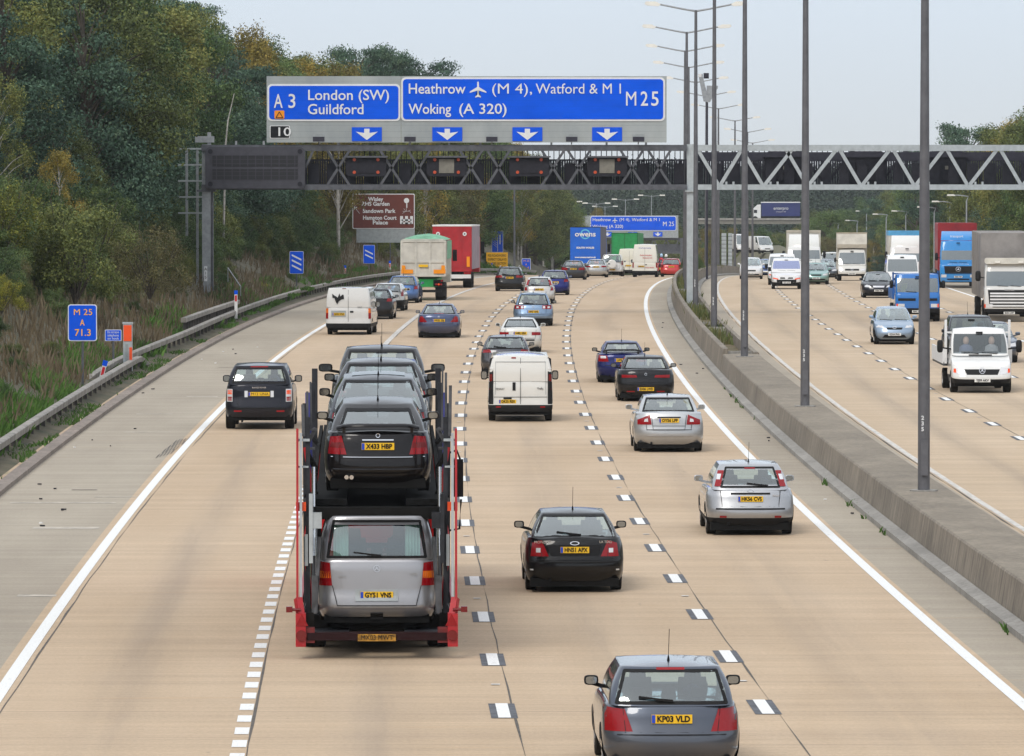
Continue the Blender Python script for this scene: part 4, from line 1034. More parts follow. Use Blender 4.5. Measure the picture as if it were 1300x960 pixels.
t=put('articulated_lorry','white-fronted articulated lorry with slatted grille and grey tarpaulin trailer at the right edge',
  CAB(L=2.3,W=2.45,H=2.95,r=.5,ro=-9,wb=9.9,deck=[(0,1.62),(2.3,1.6)],cab=(.02,.05,1.85,2.18),gv=(.05,.72),dark=.62,fpz=.42,mz=2.15,mw=1.45,ms=(.26,.18,.5),
   front=[fs([(.78,.66),(1.1,.66),(1.1,.84),(.78,.84)],'headlight','clear_lamp'),fs([(1.1,.66),(1.17,.66),(1.17,.84),(1.1,.84)],'indicator','orange_red'),fs([(-.92,.68),(.92,.68),(1.0,1.5),(-1.0,1.5)],'grille','trim',False)]+[fs([(-.9,z),(.9,z),(.9,z+.075),(-.9,z+.075)],'grille_slat','sign_white',False) for z in (.72,.87,1.02,1.17,1.3)],
   extra=[box_extra(2.5,1.05,4.15,12.5,m_greytarp,gap=.7),words('SCANIA',0,1.5,.13,'chrome',True)]),
  ((214,214,212),.0),1280,d=297,plt='BX54 LWF',cat='lorry',front=True,yaw=-.026)
for o in list(t.children):
    if o.name.startswith('grille_slat'):
        for v in o.data.vertices: v.co.y+=.02
b=MB(); b.prism(rr(2.3,2.72,3.0,.1),.9,1.25,0,YZ); fixn(b.build('sun_visor',m_wht,t,30)); 
for x in (-.55,.55): bxm('roof_lamp',(x-.12,1.25,2.76),(x+.12,1.3,2.86),M('lamp_head'),t)
CW=style(CAB(W=2.05,H=2.3,L=1.9,r=.36,ro=-3.2,wb=4.1,deck=[(0,1.2),(1.9,1.12)],cab=(.02,.05,1.1,1.7),hw=[(.4,.98),(.8,1.02),(1.6,1.02)],hwb=1.0,hwr=.9,gv=(.06,.9),mw=1.2,mz=1.5,ms=(.16,.12,.34),dark=.5,fp=[(.4,.05),(.6,0),(.9,.1),(1.2,.25)],
   front=[fs([(.6,.72),(.95,.74),(.95,.9),(.6,.86)],'headlight','clear_lamp'),fs([(-.5,.74),(.5,.74),(.5,.86),(-.5,.86)],'grille','trim',False)]))
put('box_lorry','white box lorry with overhanging wind deflector behind the blue-screened van',
  style(CAB(W=2.2,H=2.55,gv=(.1,.8),tint=((.25,.35,.5),.3)),extra=[box_extra(2.3,.95,3.62,6,m_wht,gap=.2,top=(simple('cream_band',(.5,.46,.38),.5),.16)),deflector(2.1,2.5,3.35,1.6,paint((220,220,216)))]),((222,222,220),.0),1020.5,d=428,plt='',cat='lorry',front=True,low=True)
put('luton_van','white luton van with square over-cab box and black grille',
  style(CW,extra=[box_extra(2.15,.8,3.45,4.2,m_wht,gap=.15,hood=(2.32,1.35),top=(simple('cream_band2',(.5,.44,.34),.5),.06)),logo_oval(0,.8,.08,.08,front=True)]),((218,218,214),.0),1081.5,d=452,plt='LR03 NVD',cat='van',front=True)
put('box_lorry','white and sky-blue box lorry behind the tall white van',
  style(CAB(W=2.2,H=2.6),extra=[box_extra(2.35,.95,3.6,6,m_wht,gap=.2,top=(simple('sky_blue_band',(.1,.4,.7),.5),.3)),deflector(2.1,2.55,3.3,1.6,paint((222,222,218)))]),((222,222,220),.0),1151,d=418,plt='',cat='lorry',front=True,low=True)
# recovery truck
RT=put('recovery_truck','white recovery truck with star badge carrying a dark car on its bed',
  style(CAB(W=2.0,H=2.12,L=2.4,r=.34,tw=.24,zb=.32,ro=-2.2,wb=3.7,deck=[(0,1.28),(1.0,1.28),(1.5,1.2),(2.0,1.02),(2.4,.78)],cab=(.02,.08,.75,1.45),fp=[(.3,.06),(.45,0),(.56,.0),(.6,.05),(.9,.2),(1.2,.4)],bf=.6,n=4.2,cn=5,
    hw=[(.3,.93),(.5,.985),(.9,.98),(1.3,.95)],hwb=.95,hwr=.84,gv=(.06,.88),mw=1.3,mz=1.5,ms=(.2,.14,.42),mo=.35,dark=.57,fpz=.42,gk=.13,tint=((.85,.92,.95),.95),
    front=[fs([(.56,.6),(.86,.64),(.86,.82),(.62,.84)],'headlight','clear_lamp'),fs([(.84,.66),(.93,.68),(.92,.8),(.85,.8)],'indicator','orange_red'),fs([(-.5,.6),(.5,.6),(.58,.78),(-.58,.78)],'grille','trim',False),fs([(-.38,1.2),(.38,1.2),(.38,1.24),(-.38,1.24)],'bonnet_vent','trim',False),fs([(-.6,.3),(-.35,.3),(-.35,.4),(-.6,.4)],'air_intake','under',False)],
    extra=[logo_star(0,.74,.1,True)])),((228,228,226),.0),1245,d=207,plt='YJ09 AKV',cat='lorry',front=True)
b=MB(); b.b2((-1.12,-6.6,.82),(1.12,-1.35,.95)); b.build('load_bed',M('steel'),RT)
for sg in (1,-1): bxm('side_board',(sg*1.12-.03,-6.6,.9),(sg*1.12+.03,-1.35,1.38),M('sign_white'),RT)
b=MB()
for sg in (1,-1): b.b2((sg*1.05-.04,-1.35,.9),(sg*1.05+.04,-1.25,2.35))
b.b2((-1.05,-1.35,1.9),(1.05,-1.27,1.96)); b.build('headboard',M('sign_white'),RT)
for sg,l in ((1,'driver'),(-1,'passenger')):
    b=MB(); b.tube([(sg*.42,-.75,1.2),(sg*.42,-.75,1.48),(sg*.42,-.75,1.56)],[.24,.21,.08],12); b.build('seated_'+l,simple('jacket_'+l,(.12,.13,.2) if sg>0 else (.3,.28,.28),.8),RT,60)
    h=MB(); h.tube([(sg*.42,-.73,1.56),(sg*.42,-.73,1.62),(sg*.42,-.73,1.7),(sg*.42,-.73,1.78),(sg*.42,-.73,1.82)],[.06,.095,.1,.075,.02],12); h.build('head',M('skin'),RT,60)
L=at(1245,None,207); yv=yw(207)
cL=Vector(L)+Matrix.Rotation(yv,3,'Z')@Vector((0,3.2,.84))
car('carried_car','dark car riding on the bed of the white recovery truck',style(HATCH,H=1.58,W=1.74,hwr=.64,gk=.1,tint=((.55,.66,.66),.6)),((26,28,36),.3),cL,front=True,yaw=yv,cat='car')

# distant vehicles on the raised slip road and the flyover
b=MB(); X0=XW(925,800)
P=[[(X0+14*i/3,740+d,(-12 if i in(0,3) else -5.6)) for i in range(4)] for d in range(0,161,20)]
b.grid(P); tag(b.build('slip_road',soil_mat('slip_bank',(.07,.085,.04),(.16,.14,.09),(.1,.12,.05))),kind='structure')
o=car('panel_van','white van with red side mark up on the slip road',style(VAN,H=2.2,W=1.95,mdark=0),((222,222,220),.0),(XW(972,800),800,-5.6),front=True,yaw=.35,cat='van',low=True)
o=car('box_van','white van at the left end of the slip road queue',style(VAN,H=2.4,W=1.95),((222,222,220),.0),(XW(944,805),805,-5.6),front=True,yaw=.2,cat='van',low=True)

# ------------------------------------------------------------------ the car transporter
TD=99.2; TX=XW(478,TD); T=empty('car_transporter',(TX,TD,0),yw(TD),'red two-deck car transporter loaded with five cars','lorry')
RED,STD,STL,BLU=M('red_steel'),M('steel_dk'),M('steel'),M('blue_steel')
DZ=.42      # lower deck
bxm('chassis',(-1.0,1.2,.35),(1.0,16,.62),M('under'),T)
for sg in (1,-1):
    b=MB(); b.b2((sg*.72-.28,.1,DZ-.1),(sg*.72+.28,11,DZ-.02)); b.build('lower_wheel_track',STD,T)
    # outer side rail: red, running low along the trailer
    b=MB(); b.b2((sg*1.24-.03,.2,.55),(sg*1.24+.03,14,.72)); b.build('side_rail',RED,T)
    # raking rear post with red edge and pale face
    b=MB(); b.bar((sg*1.255,.22,.55),(sg*1.255,.5,3.62),.035,.16,0); b.build('rear_post_edge',RED,T)
    b=MB(); b.bar((sg*1.2,.26,.75),(sg*1.2,.52,3.55),.04,.12,0); b.build('rear_post',M('galv_light'),T)
    b=MB(); b.bar((sg*1.09,.5,.7),(sg*1.09,.62,3.8),.07,.1); b.bar((sg*1.13,1.0,.7),(sg*1.15,1.1,4.0),.06,.08)
    b.bar((sg*1.05,.35,1.7),(sg*1.05,1.6,2.75),.05,.07); b.bar((sg*1.06,1.6,1.2),(sg*1.06,2.9,2.7),.05,.07); b.build('lift_frame',STD,T)
    for xa,xb,ya,za,zc0 in ((1.0,1.12,.5,.75,1.5),(1.13,1.02,.7,1.9,2.5),(1.02,1.14,.9,2.6,3.3)): b=MB(); b.bar((sg*xa,ya,za),(sg*xb,ya+.1,zc0),.035,.05); b.build('red_strut',RED,T)
    b=MB(); b.tube([(sg*1.0,.6,.75),(sg*1.0,.72,2.2)],.06,10); b.tube([(sg*1.0,.72,2.2),(sg*1.0,.8,3.0)],.035,10); b.build('lift_ram',M('chrome'),T,60)
    b=MB(); b.bar((sg*1.07,1.3,2.6),(sg*1.09,1.5,4.15),.1 if sg<0 else .05,.12); b.build('blue_post',BLU,T)
    b=MB(); b.bar((sg*1.05,3.0,.7),(sg*1.05,5.4,2.75),.08,.1); b.bar((sg*1.08,7,.7),(sg*1.08,7.1,4.1),.1,.12); b.bar((sg*1.08,11,.7),(sg*1.08,11.1,4.2),.1,.12); b.build('side_frame',STD,T)
    b=MB(); b.bar((sg*1.16,.55,3.5),(sg*1.17,.62,4.3 if sg>0 else 4.0),.05,.06); b.bar((sg*1.1,.7,3.7),(sg*1.1,.76,4.5 if sg>0 else 4.2),.04,.05); b.bar((sg*1.04,.8,3.6),(sg*1.05,.86,4.6 if sg>0 else 4.35),.03,.04); b.build('guard_rail_post',STL,T)
    b=MB(); b.b2((sg*1.16-.1,.5,3.42),(sg*1.16+.1,.6,3.46)); b.b2((sg*1.16-.08,.52,3.0),(sg*1.16+.08,.6,3.03)); b.build('bracket',M('galv_light'),T)
    # upper deck track
    b=MB()
    for ya,yb,za,zb_ in ((1.15,5.6,2.48,2.62),(5.6,10.6,2.62,2.86),(10.6,18,2.86,2.92)):
        b.bar((sg*.72,ya,za-.06),(sg*.72,yb,zb_-.06),.5,.1)
        b.bar((sg*1.02,ya,za-.1),(sg*1.02,yb,zb_-.1),.06,.16)
    b.build('upper_wheel_track',M('under'),T)
    # red rear corner with lamp
    b=MB(); b.b2((sg*1.2-.08,-.02,.2),(sg*1.2+.08,.3,.72)); b.bar((sg*1.2,.15,.66),(sg*1.245,.25,.95),.1,.12); b.build('rear_corner',RED,T)
    b=MB(); b.b2((sg*1.05-.09,.02,.26),(sg*1.05+.07,.2,.5)); b.build('lamp_bracket',simple('oxide_red',(.16,.012,.012),.6,0,.4),T)
    b=MB(); b.tube([(sg*1.19,-.02,.38),(sg*1.19,-.06,.38)],.085,14); b.build('tail_light',M('red_lamp_dark'),T)
    b=MB(); b.poly([(sg*1.18-.1,-.03,.53),(sg*1.18+.1,-.03,.53),(sg*1.18,-.03,.72)]); b.build('warning_triangle',M('red_lamp'),T)
    b=MB(); b.b2((sg*1.2-.08,.42,2.32),(sg*1.2+.08,.5,2.46)); b.build('side_lamp',M('orange_red'),T)
    b=MB(); b.tube([(sg*1.38,.1,.78),(sg*1.2,.1,.78)],.025,8); b.b2((sg*1.38-.05,.05,.74),(sg*1.38+.05,.14,.83)); b.build('outline_lamp',M('red_lamp_dark'),T)
    b=MB(); b.b2((sg*.98-.05,.3,.72),(sg*.98+.05,.42,1.3)); b.bar((sg*.97,.3,.7),(sg*.9,.55,1.9),.05,.05); b.build('ramp_hinge',STL,T)
    random.seed(31+sg); b=MB(); c=MB()
    zs=[.75,1.15,1.6,2.0,2.5,2.9,3.3,3.6]
    for q,(za,zc_) in enumerate(zip(zs,zs[1:])):
        xa,xb=(.97,1.13) if q%2 else (1.13,.97)
        (b if q%3 else c).bar((sg*xa,.62+.1*q,za),(sg*xb,.66+.1*q,zc_),.045,.06)
        b.bar((sg*.96,1.4+.15*q,za),(sg*1.14,1.45+.15*q,zc_-.1),.06,.05)
        c.b2((sg*1.05-.07,.56+.1*q,zc_-.04),(sg*1.05+.07,.62+.1*q,zc_+.0))
    for q in range(4): c.tube([(sg*(1.0+.03*q),.5+.2*q,1.25+.5*q),(sg*(1.0+.03*q),.56+.2*q,1.6+.5*q)],.03,8)
    b.bar((sg*.98,.5,.7),(sg*.98,.9,2.2),.1,.05); b.b2((sg*.98-.03,2,.7),(sg*.98+.06,6,2.2)); b.build('lattice_arm',M('under'),T); c.build('arm_fittings',STL,T)
    w_=MB(); w_.b2((sg*1.12-.02,.42,1.45),(sg*1.12+.03,.46,1.95)); w_.build('pale_plate',M('galv_light'),T)
    b=MB(); b.tube([(sg*.93,.8,1.2),(sg*1.02,.9,1.8),(sg*.95,1.1,2.3)],.018,6); b.tube([(sg*1.0,.7,1.4),(sg*.93,.9,2.1),(sg*1.02,1.0,2.5)],.015,6); b.build('hydraulic_hose',M('rubber'),T)
    b=MB(); b.b2((sg*1.04-.03,.3,1.5),(sg*1.04+.03,.36,2.6)); b.b2((sg*.97-.1,.32,2.05),(sg*.97+.1,.5,2.3)); b.build('lift_mast',M('galv_light') if sg<0 else STD,T)
bxm('rear_beam',(-1.1,.0,.3),(1.1,.25,.42),simple('dark_red_steel',(.02,.005,.006),.7,spec=.2),T)
bxm('upper_cross_beam',(-1.0,.45,2.26),(1.0,.6,2.38),M('under'),T)
bxm('deck_underside',(-1.0,.9,2.16),(.98,10,2.34),M('under'),T)
o=bxm('number_plate',(-.3,-.035,.29),(.3,-.01,.4),simple('dirty_plate',(.45,.22,.02),.6,0,.5,scale=12),T); text_mesh('lettering','MX03 MWT',.11,M('ink'),o,(0,-.045,.345),bold=.003,width=.5)
for y in (2.6,3.9,5.2):
    for sg in (1,-1): wheel(T,sg*1.0,y,.42,.36,rim=False)
for y in (14.5,18.2):
    for sg in (1,-1): wheel(T,sg*1.02,y,.5,.3,rim=False)
bxm('cab',(-1.22,16.6,.6),(1.22,19.2,2.45),paint((190,20,24)),T)
b=MB(); b.prism([(1.42,1.55),(1.62,1.55),(1.62,2.25),(1.42,2.25)],18.2,18.36,0,YZ); b.tube([(1.2,18.4,2.3),(1.5,18.3,2.42),(1.58,18.3,2.2)],.022,8); b.tube([(1.58,18.3,1.5),(1.55,18.3,.95),(1.3,18.4,.9)],.022,8); b.build('door_mirror',M('trim'),T)
def onT(x,y,z): return Vector((TX,TD,0))+Matrix.Rotation(yw(TD),3,'Z')@Vector((x,y,z))
# lower deck: silver people carrier
def curtains(root,B,S,fr,ff):
    for sg in (1,-1):
        b=MB(); G=[[fr(sg*(.45+.024*i),z,-.05-.02*(i%2)) for i in range(11)] for z in (1.16,1.4,1.72)]; b.grid(G); b.build('curtain',simple('curtain_cloth',(.4,.52,.5),.8,0,.1),root)
VT=style(VAN,seams=0,L=4.66,W=1.87,H=1.84,zb=.2,r=.32,ro=.85,deck=[(0,1.12),(3.2,1.1),(3.6,1.05),(4.66,.8)],rp=[(.2,.12),(.26,.03),(.36,.0),(.5,.0),(.53,.05),(1.15,.08)],hw=[(.2,.88),(.35,.93),(.8,.935),(1.15,.91)],
   cab=(.1,.24,2.8,3.7),hwb=.92,hwr=.78,cb=.3,br=.35,n=4.4,cn=4.6,rear_glass=True,gq=.86,gv=(.05,.9),dark=None,side=[(.06,.3),(.35,.6),(.66,.92)],px=0,pz=.55,mdark=1,mw=1.0,ms=(.18,.14,.2),wiper=1,wx=.05,mz=1.2,tint=((.72,.9,.86),.85),
   rear=[('tail_light',LR,[(.71,.7),(.925,.7),(.895,1.08),(.745,1.06)],True),('tail_light_lens','orange_lamp',[(.73,.82),(.91,.82),(.905,.93),(.735,.93)],True),('shut_line','trim',[(.62,.38),(.63,.38),(.71,.7),(.70,.7)],True),hl(-.63,.63,.385),
     ('plate_recess','sign_grey',[(-.34,.46),(.34,.46),(.34,.64),(-.34,.64)],False),hl(-.9,.9,.36,.01,'bumper_crease','alloy'),spot(0,.21,.2,.1,'trim','tow_bracket')],
   extra=[curtains,logo_star(0,.97,.055),words('V230',.58,.88,.055,'alloy'),words('VITO',-.55,.84,.055,'alloy')])
car('people_carrier','silver people carrier with plate GY51 VNS on the transporter lower deck',VT,((168,168,172),.7),onT(0.0,1.45,DZ),yaw=yw(TD),plt='GY51 VNS',cat='car')
VV=style(HATCH,L=4.5,W=1.72,H=1.42,ro=.95,wb=2.64,deck=[(0,.97),(.12,1.0),(.5,1.0),(1.6,.95),(3.1,.92),(3.4,.92),(4.2,.8),(4.5,.68)],cab=(.3,1.2,2.6,3.35),hwb=.755,hwr=.56,gq=.84,gv=(.08,.85),aerial=1.55,wiper=0,spoiler=(1.12,.2,.66,.14),pz=.79,
   rear=[('tail_light',LR,[(.5,.66),(.80,.66),(.76,.93),(.58,.95)],True),('tail_light_lens','red_lamp_dark',[(.53,.76),(.77,.76),(.75,.84),(.56,.85)],True),hl(-.75,.75,.62,.01,'bumper_crease','chrome'),spot(0,.89,.5,.02,'chrome','garnish'),hl(-.72,.72,.43,.02,'bumper_crease','steel_dk')],
   extra=[logo_oval(0,.96,.035,.035),lambda root,B,S,fr,ff:[(lambda b:(b.tube([fr(x,.3,.0),fr(x,.3,.06)],.035,12),b.build('exhaust_pipe',M('chrome'),root)))(MB()) for x in (-.5,-.42)]])
u=yw(TD)
def sunroof(root,B,S,fr,ff):
    b=MB(); y=B.cab[2]-.55; G=[[S((x,y+dy,B.H+.012-.03*(x/.5)**2-.012*abs(dy-.2))) for x in (-.45,-.22,0,.22,.45)] for dy in (-.25,0,.25,.4)]; b.grid(G); b.build('sunroof',simple('sunroof_glass',(.03,.05,.055),.08,0,0),root,60)
def tl(o,a): o.rotation_euler[0]=a; return o
tl(car('liftback_car','black liftback with boot spoiler and plate X433 HBP on the transporter top deck',VV,((16,14,17),.3),onT(.02,1.95,2.56),yaw=u,plt='X433 HBP'),.04)
tl(car('carried_car','dark car with teal sloping rear window, second on the transporter top deck',style(HATCH,L=4.3,W=1.74,H=1.46,mdark=1,gv=(.05,.95),gq=.92,cab=(.15,1.1,2.3,3.1),hwr=.58,aerial=1.5,extra=[sunroof],rear=[lamps([(.5,.66),(.80,.66),(.76,.93),(.58,.95)])]),((46,50,58),.4),onT(.03,6.6,2.74),yaw=u),.05)
tl(car('carried_car','dark car with broad black roof, third on the transporter top deck',style(HATCH,L=4.2,W=1.74,H=1.45,mdark=1,hwr=.6,cab=(.2,.9,2.4,3.2),aerial=1.1,rear=[lamps([(.5,.66),(.80,.66),(.76,.93),(.58,.95)])]),((30,28,34),.3),onT(.08,11.0,2.9),yaw=u),.01)
tl(car('saloon','black saloon with wide mirrors, foremost on the transporter top deck',style(SALOON,W=1.84,H=1.5,mdark=1,mw=1.04,ms=(.26,.15,.15),mo=.6,tint=((.8,.92,.92),.9),hwr=.64,rear=[lamps([(.5,.66),(.80,.66),(.76,.93),(.58,.95)])]),((22,22,26),.3),onT(.1,15.5,2.94),yaw=u),0)
# motorcyclists at the crest
def rider(label,px,d,jacket,helmet,trous):
    L=at(px,None,d); root=empty('motorcycle',L,yw(d),label.replace('rider','motorcycle ridden'),'motorcycle')
    b=MB(); b.tube([(0,-.1,.75),(0,.4,.85),(0,.9,.95)],[.14,.2,.16],10); b.box((0,.35,.5),(.34,.7,.4)); b.bar((0,1.0,.9),(0,1.25,.35),.1,.1); b.build('frame',M('trim'),root,60)
    for y in (-.15,1.3):
        w=MB(); n=20
        w.tube([(-.07,y,.32),(.07,y,.32)],.31,n); fixn(w.build('wheel',M('tyre'),root,40))
    for sg in (1,-1): bxm('pannier',(sg*.36-.12,-.35,.5),(sg*.36+.12,.15,.85),M('steel_dk'),root)
    bxm('tail_light',(-.08,-.42,.78),(.08,-.38,.86),M('red_lamp'),root); bxm('number_plate',(-.13,-.44,.5),(.13,-.42,.68),M('plate_y'),root)
    b=MB(); b.tube([(-.4,.95,1.08),(.4,.95,1.08)],.02,6); b.build('handlebar',M('steel'),root)
    p=bpy.data.meshes.new('person'); 
    V=[(0,.12,.92),(0,.16,1.15),(0,.24,1.38),(0,.29,1.5),(0,.32,1.62),(.2,.26,1.4),(.36,.5,1.22),(.38,.86,1.1),(-.2,.26,1.4),(-.36,.5,1.22),(-.38,.86,1.1),(.13,.14,.9),(.26,.52,.74),(.22,.3,.36),(.22,.42,.3),(-.13,.14,.9),(-.26,.52,.74),(-.22,.3,.36),(-.22,.42,.3)]
    E=[(0,1),(1,2),(2,3),(3,4),(2,5),(5,6),(6,7),(2,8),(8,9),(9,10),(0,11),(11,12),(12,13),(13,14),(0,15),(15,16),(16,17),(17,18)]
    p.from_pydata(V,E,[]); po=bpy.data.objects.new('person',p); COL.objects.link(po); po.location=L; po.rotation_euler=root.rotation_euler
    md=po.modifiers.new('skin','SKIN'); R=[.17,.17,.19,.07,.09,.09,.06,.045,.09,.06,.045,.11,.09,.06,.06,.11,.09,.06,.06]
    for v,r_ in zip(p.skin_vertices[0].data,R): v.radius=(r_,r_)
    p.skin_vertices[0].data[0].use_root=True; sd=po.modifiers.new('sub','SUBSURF'); sd.levels=1; sd.render_levels=1
    p.materials.append(jacket)
    h=MB(); h.tube([(0,.33,1.58),(0,.34,1.62),(0,.35,1.7),(0,.35,1.8),(0,.34,1.86),(0,.34,1.885)],[.08,.12,.14,.125,.07,.01],14); h.build('helmet',helmet,po,60)
    v=MB(); v.tube([(0,.2,1.15),(0,.22,1.3),(0,.27,1.5)],[.2,.215,.15],12); v.build('hi_vis_vest',trous,po,60)
    tag(po,label,'person')
rider('rider in dark clothes, red and blue vest and pale blue helmet on a motorcycle',839.5,545,M('blue_cl'),simple('pale_helmet',(.4,.6,.8),.3),simple('red_vest',(.5,.03,.04),.7))
rider('rider in dark clothes and white helmet on the farther motorcycle',845.5,560,M('dark'),M('white'),M('dark2'))
# ------------------------------------------------------------------ overhead gantry
GD=310.0; GS=F/GD
gx=lambda px:(px-650)/GS
gz=lambda py:CAMH-(py-185)/GS
def plane_poly(root,name,pts,y,mat,th=.02,d=None):   # pts in (x,z) world
    b=MB(); b.prism(pts,y-th,y,0,YZ); return fixn(b.build(name,mat,root))
def rrect(x0,x1,z0,z1,r,n=5):
    out=[]
    for cx,cz,a0 in ((x1-r,z1-r,0),(x0+r,z1-r,90),(x0+r,z0+r,180),(x1-r,z0+r,270)):
        for k in range(n+1): a=radians(a0+90*k/n); out.append((cx+r*cos(a),cz+r*sin(a)))
    return out
def arrow_panel(root,cx,cz,w,h,y):
    o=plane_poly(root,'lane_arrow_panel',[(cx-w/2,cz-h/2),(cx+w/2,cz-h/2),(cx+w/2,cz+h/2),(cx-w/2,cz+h/2)],y,M('sign_blue'),.02)
    k=h/.66; P=[(-.12,.26),(.12,.26),(.12,.06),(.5,.12),(0,-.28),(-.5,.12),(-.12,.06)]
    b=MB(); P=[(cx+a*k*1.05,cz+c*k) for a,c in P]; y2=y-.035
    b.poly([(P[0][0],y2,P[0][1]),(P[6][0],y2,P[6][1]),(P[2][0],y2,P[2][1]),(P[1][0],y2,P[1][1])]); b.poly([(P[6][0],y2,P[6][1]),(P[5][0],y2,P[5][1]),(P[4][0],y2,P[4][1])]); b.poly([(P[2][0],y2,P[2][1]),(P[4][0],y2,P[4][1]),(P[3][0],y2,P[3][1])]); b.poly([(P[6][0],y2,P[6][1]),(P[4][0],y2,P[4][1]),(P[2][0],y2,P[2][1])])
    b.build('arrow',M('sign_white'),o)
def tx(root,t,x,z,h,y,mat='sign_white',w=None,align='LEFT',bold=.0):
    """h = capital height in metres"""
    return text_mesh('lettering',t,h/.70,M(mat),root,(x,y,z),align=align,bold=h*.012,width=w)
def plane_symbol(root,cx,cz,s,y):
    P=[(0,.5),(.05,.42),(.06,.15),(.5,-.12),(.5,-.2),(.06,-.06),(.05,-.32),(.17,-.42),(.17,-.48),(0,-.44)]
    P=P+[(-a,c) for a,c in reversed(P[1:-1])]
    b=MB(); pts=[(cx+a*s,y,cz+c*s) for a,c in P]; c0=(cx,y,cz)
    for p,q in zip(pts,pts[1:]+pts[:1]): b.poly([c0,p,q])
    b.build('aeroplane_symbol',M('sign_white'),root)
def sign_sheet():
    t=NT('reflective_blue'); co=t.node('ShaderNodeTexCoord'); sp=t.node('ShaderNodeSeparateXYZ'); t.put(sp,0,co.outputs['Object'])
    f=t.math('FRACT',t.math('MULTIPLY',sp.outputs[2],3.3)); l=t.math('LESS_THAN',f,.05)
    n=t.noise(t.mapv(co.outputs['Object'],(.5,1,1.5)),1.0,3)
    col=t.mix(t.math('MULTIPLY',l,.25),t.ramp(n,[(.3,(.0,.085,.68)),(.7,(.0,.105,.82))]).outputs[0],(.0,.05,.4)); t.l.new(col,t.b.inputs['Base Color']); t.b.inputs['Roughness'].default_value=.5; t.b.inputs['Specular IOR Level'].default_value=.12
    return t.mat
def board_mat():
    t=NT('sign_backing'); co=t.node('ShaderNodeTexCoord'); sp=t.node('ShaderNodeSeparateXYZ'); t.put(sp,0,co.outputs['Object'])
    f=t.math('FRACT',t.math('MULTIPLY',sp.outputs[2],3.3)); l=t.math('LESS_THAN',f,.07)
    n=t.noise(t.mapv(co.outputs['Object'],(.7,1,.3)),1.0,4)
    col=t.mix(t.math('MULTIPLY',l,.4),t.ramp(n,[(.3,(.27,.3,.31)),(.7,(.39,.42,.42))]).outputs[0],(.17,.19,.2)); t.l.new(col,t.b.inputs['Base Color']); t.b.inputs['Roughness'].default_value=.5
    return t.mat
MBLUE,MBOARD=sign_sheet(),board_mat()
def bigsign(root,x0,x1,z0,z1,y,r=.22,bw=.09):
    o=plane_poly(root,'sign_border',rrect(x0,x1,z0,z1,r),y,M('sign_white'),.03)
    plane_poly(root,'sign_face',rrect(x0+bw,x1-bw,z0+bw,z1-bw,r-bw*.6),y-.03,MBLUE,.015); return o
G=empty('sign_gantry',(0,0,0),0,'steel lattice gantry spanning both carriageways, dark at left and pale at right','gantry')
_mc['dull_orange']=simple('dull_orange_lens',(.5,.07,.02),.4,0,.1)
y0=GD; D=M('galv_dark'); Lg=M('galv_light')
XL,XM,XR=gx(256),gx(877),gx(1420)
zt,zb2=gz(184),gz(241)
# beams near-side and far-side halves
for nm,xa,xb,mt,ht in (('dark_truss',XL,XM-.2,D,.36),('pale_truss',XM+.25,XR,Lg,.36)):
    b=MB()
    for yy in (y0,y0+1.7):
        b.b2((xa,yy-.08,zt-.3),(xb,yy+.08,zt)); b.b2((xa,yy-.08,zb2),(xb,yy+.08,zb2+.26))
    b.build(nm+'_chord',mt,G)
zA,zB=zb2+.2,zt-.25; b=MB()
for px in (429.6,497,532,598,633,702,735,802,837):
    for s in (1,-1):
        b.bar((gx(px-14.5*s),y0-.02,zA),(gx(px+14.5*s),y0-.02,zB),.12,.1,0,(0,1,0))
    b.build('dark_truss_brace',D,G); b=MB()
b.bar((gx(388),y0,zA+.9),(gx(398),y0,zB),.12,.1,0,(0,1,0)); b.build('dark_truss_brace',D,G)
b=MB(); px=886; k=0
while px<1420:
    b.bar((gx(px),y0,zB),(gx(px+26.5),y0,zA),.17,.1,0,(0,1,0)); b.bar((gx(px+26.5)+.05,y0,zA),(gx(px+55 if k<1 else px+63)-.0,y0,zB),.17,.1,0,(0,1,0))
    for q in (36,45): b.b2((gx(px+q)-.05,y0-.03,zA+.02),(gx(px+q)+.05,y0+.05,zA+.2))
    px+=55+1 if k<2 else 68; k+=1
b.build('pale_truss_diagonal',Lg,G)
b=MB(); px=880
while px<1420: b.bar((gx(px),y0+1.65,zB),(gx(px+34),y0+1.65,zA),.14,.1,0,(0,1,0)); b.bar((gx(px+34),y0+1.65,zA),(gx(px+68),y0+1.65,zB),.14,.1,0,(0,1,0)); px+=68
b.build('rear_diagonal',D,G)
# walkway: floor, mesh panels (bars close together), rail
b=MB(); b.b2((XL+.3,y0+.25,zb2+.2),(XR,y0+1.5,zb2+.28)); b.build('walkway_floor',M('dark'),G)
b=MB(); x=gx(388)
while x<XR:
    b.b2((x-.045,y0+1.2,zb2+.28),(x+.045,y0+1.24,zb2+1.47)); x+=.115
b.b2((gx(388),y0+1.18,zb2+1.42),(XR,y0+1.26,zb2+1.5)); b.build('walkway_screen',M('dark2'),G)
b=MB(); x=gx(388)
while x<XR: b.b2((x-.017,y0+1.5,zb2+.3),(x+.025,y0+1.54,zt-.25)); x+=.26
b.build('safety_bars',M('dark2'),G)
b=MB(); b.b2((gx(388),y0+.5,zb2+.3),(XR,y0+.55,zb2+1.25)); 
b=MB(); b.b2((XM+.3,y0+1.2,zb2+1.4),(XR,y0+1.24,zb2+1.85)); b.build('upper_screen',M('dark2'),G)
bb=MB(); x=gx(392)
while x<XR: bb.b2((x,y0+.6,zb2+.3),(x+.5,y0+.62,zb2+1.3)); x+=.9
bb.build('cable_panel',M('dark'),G)
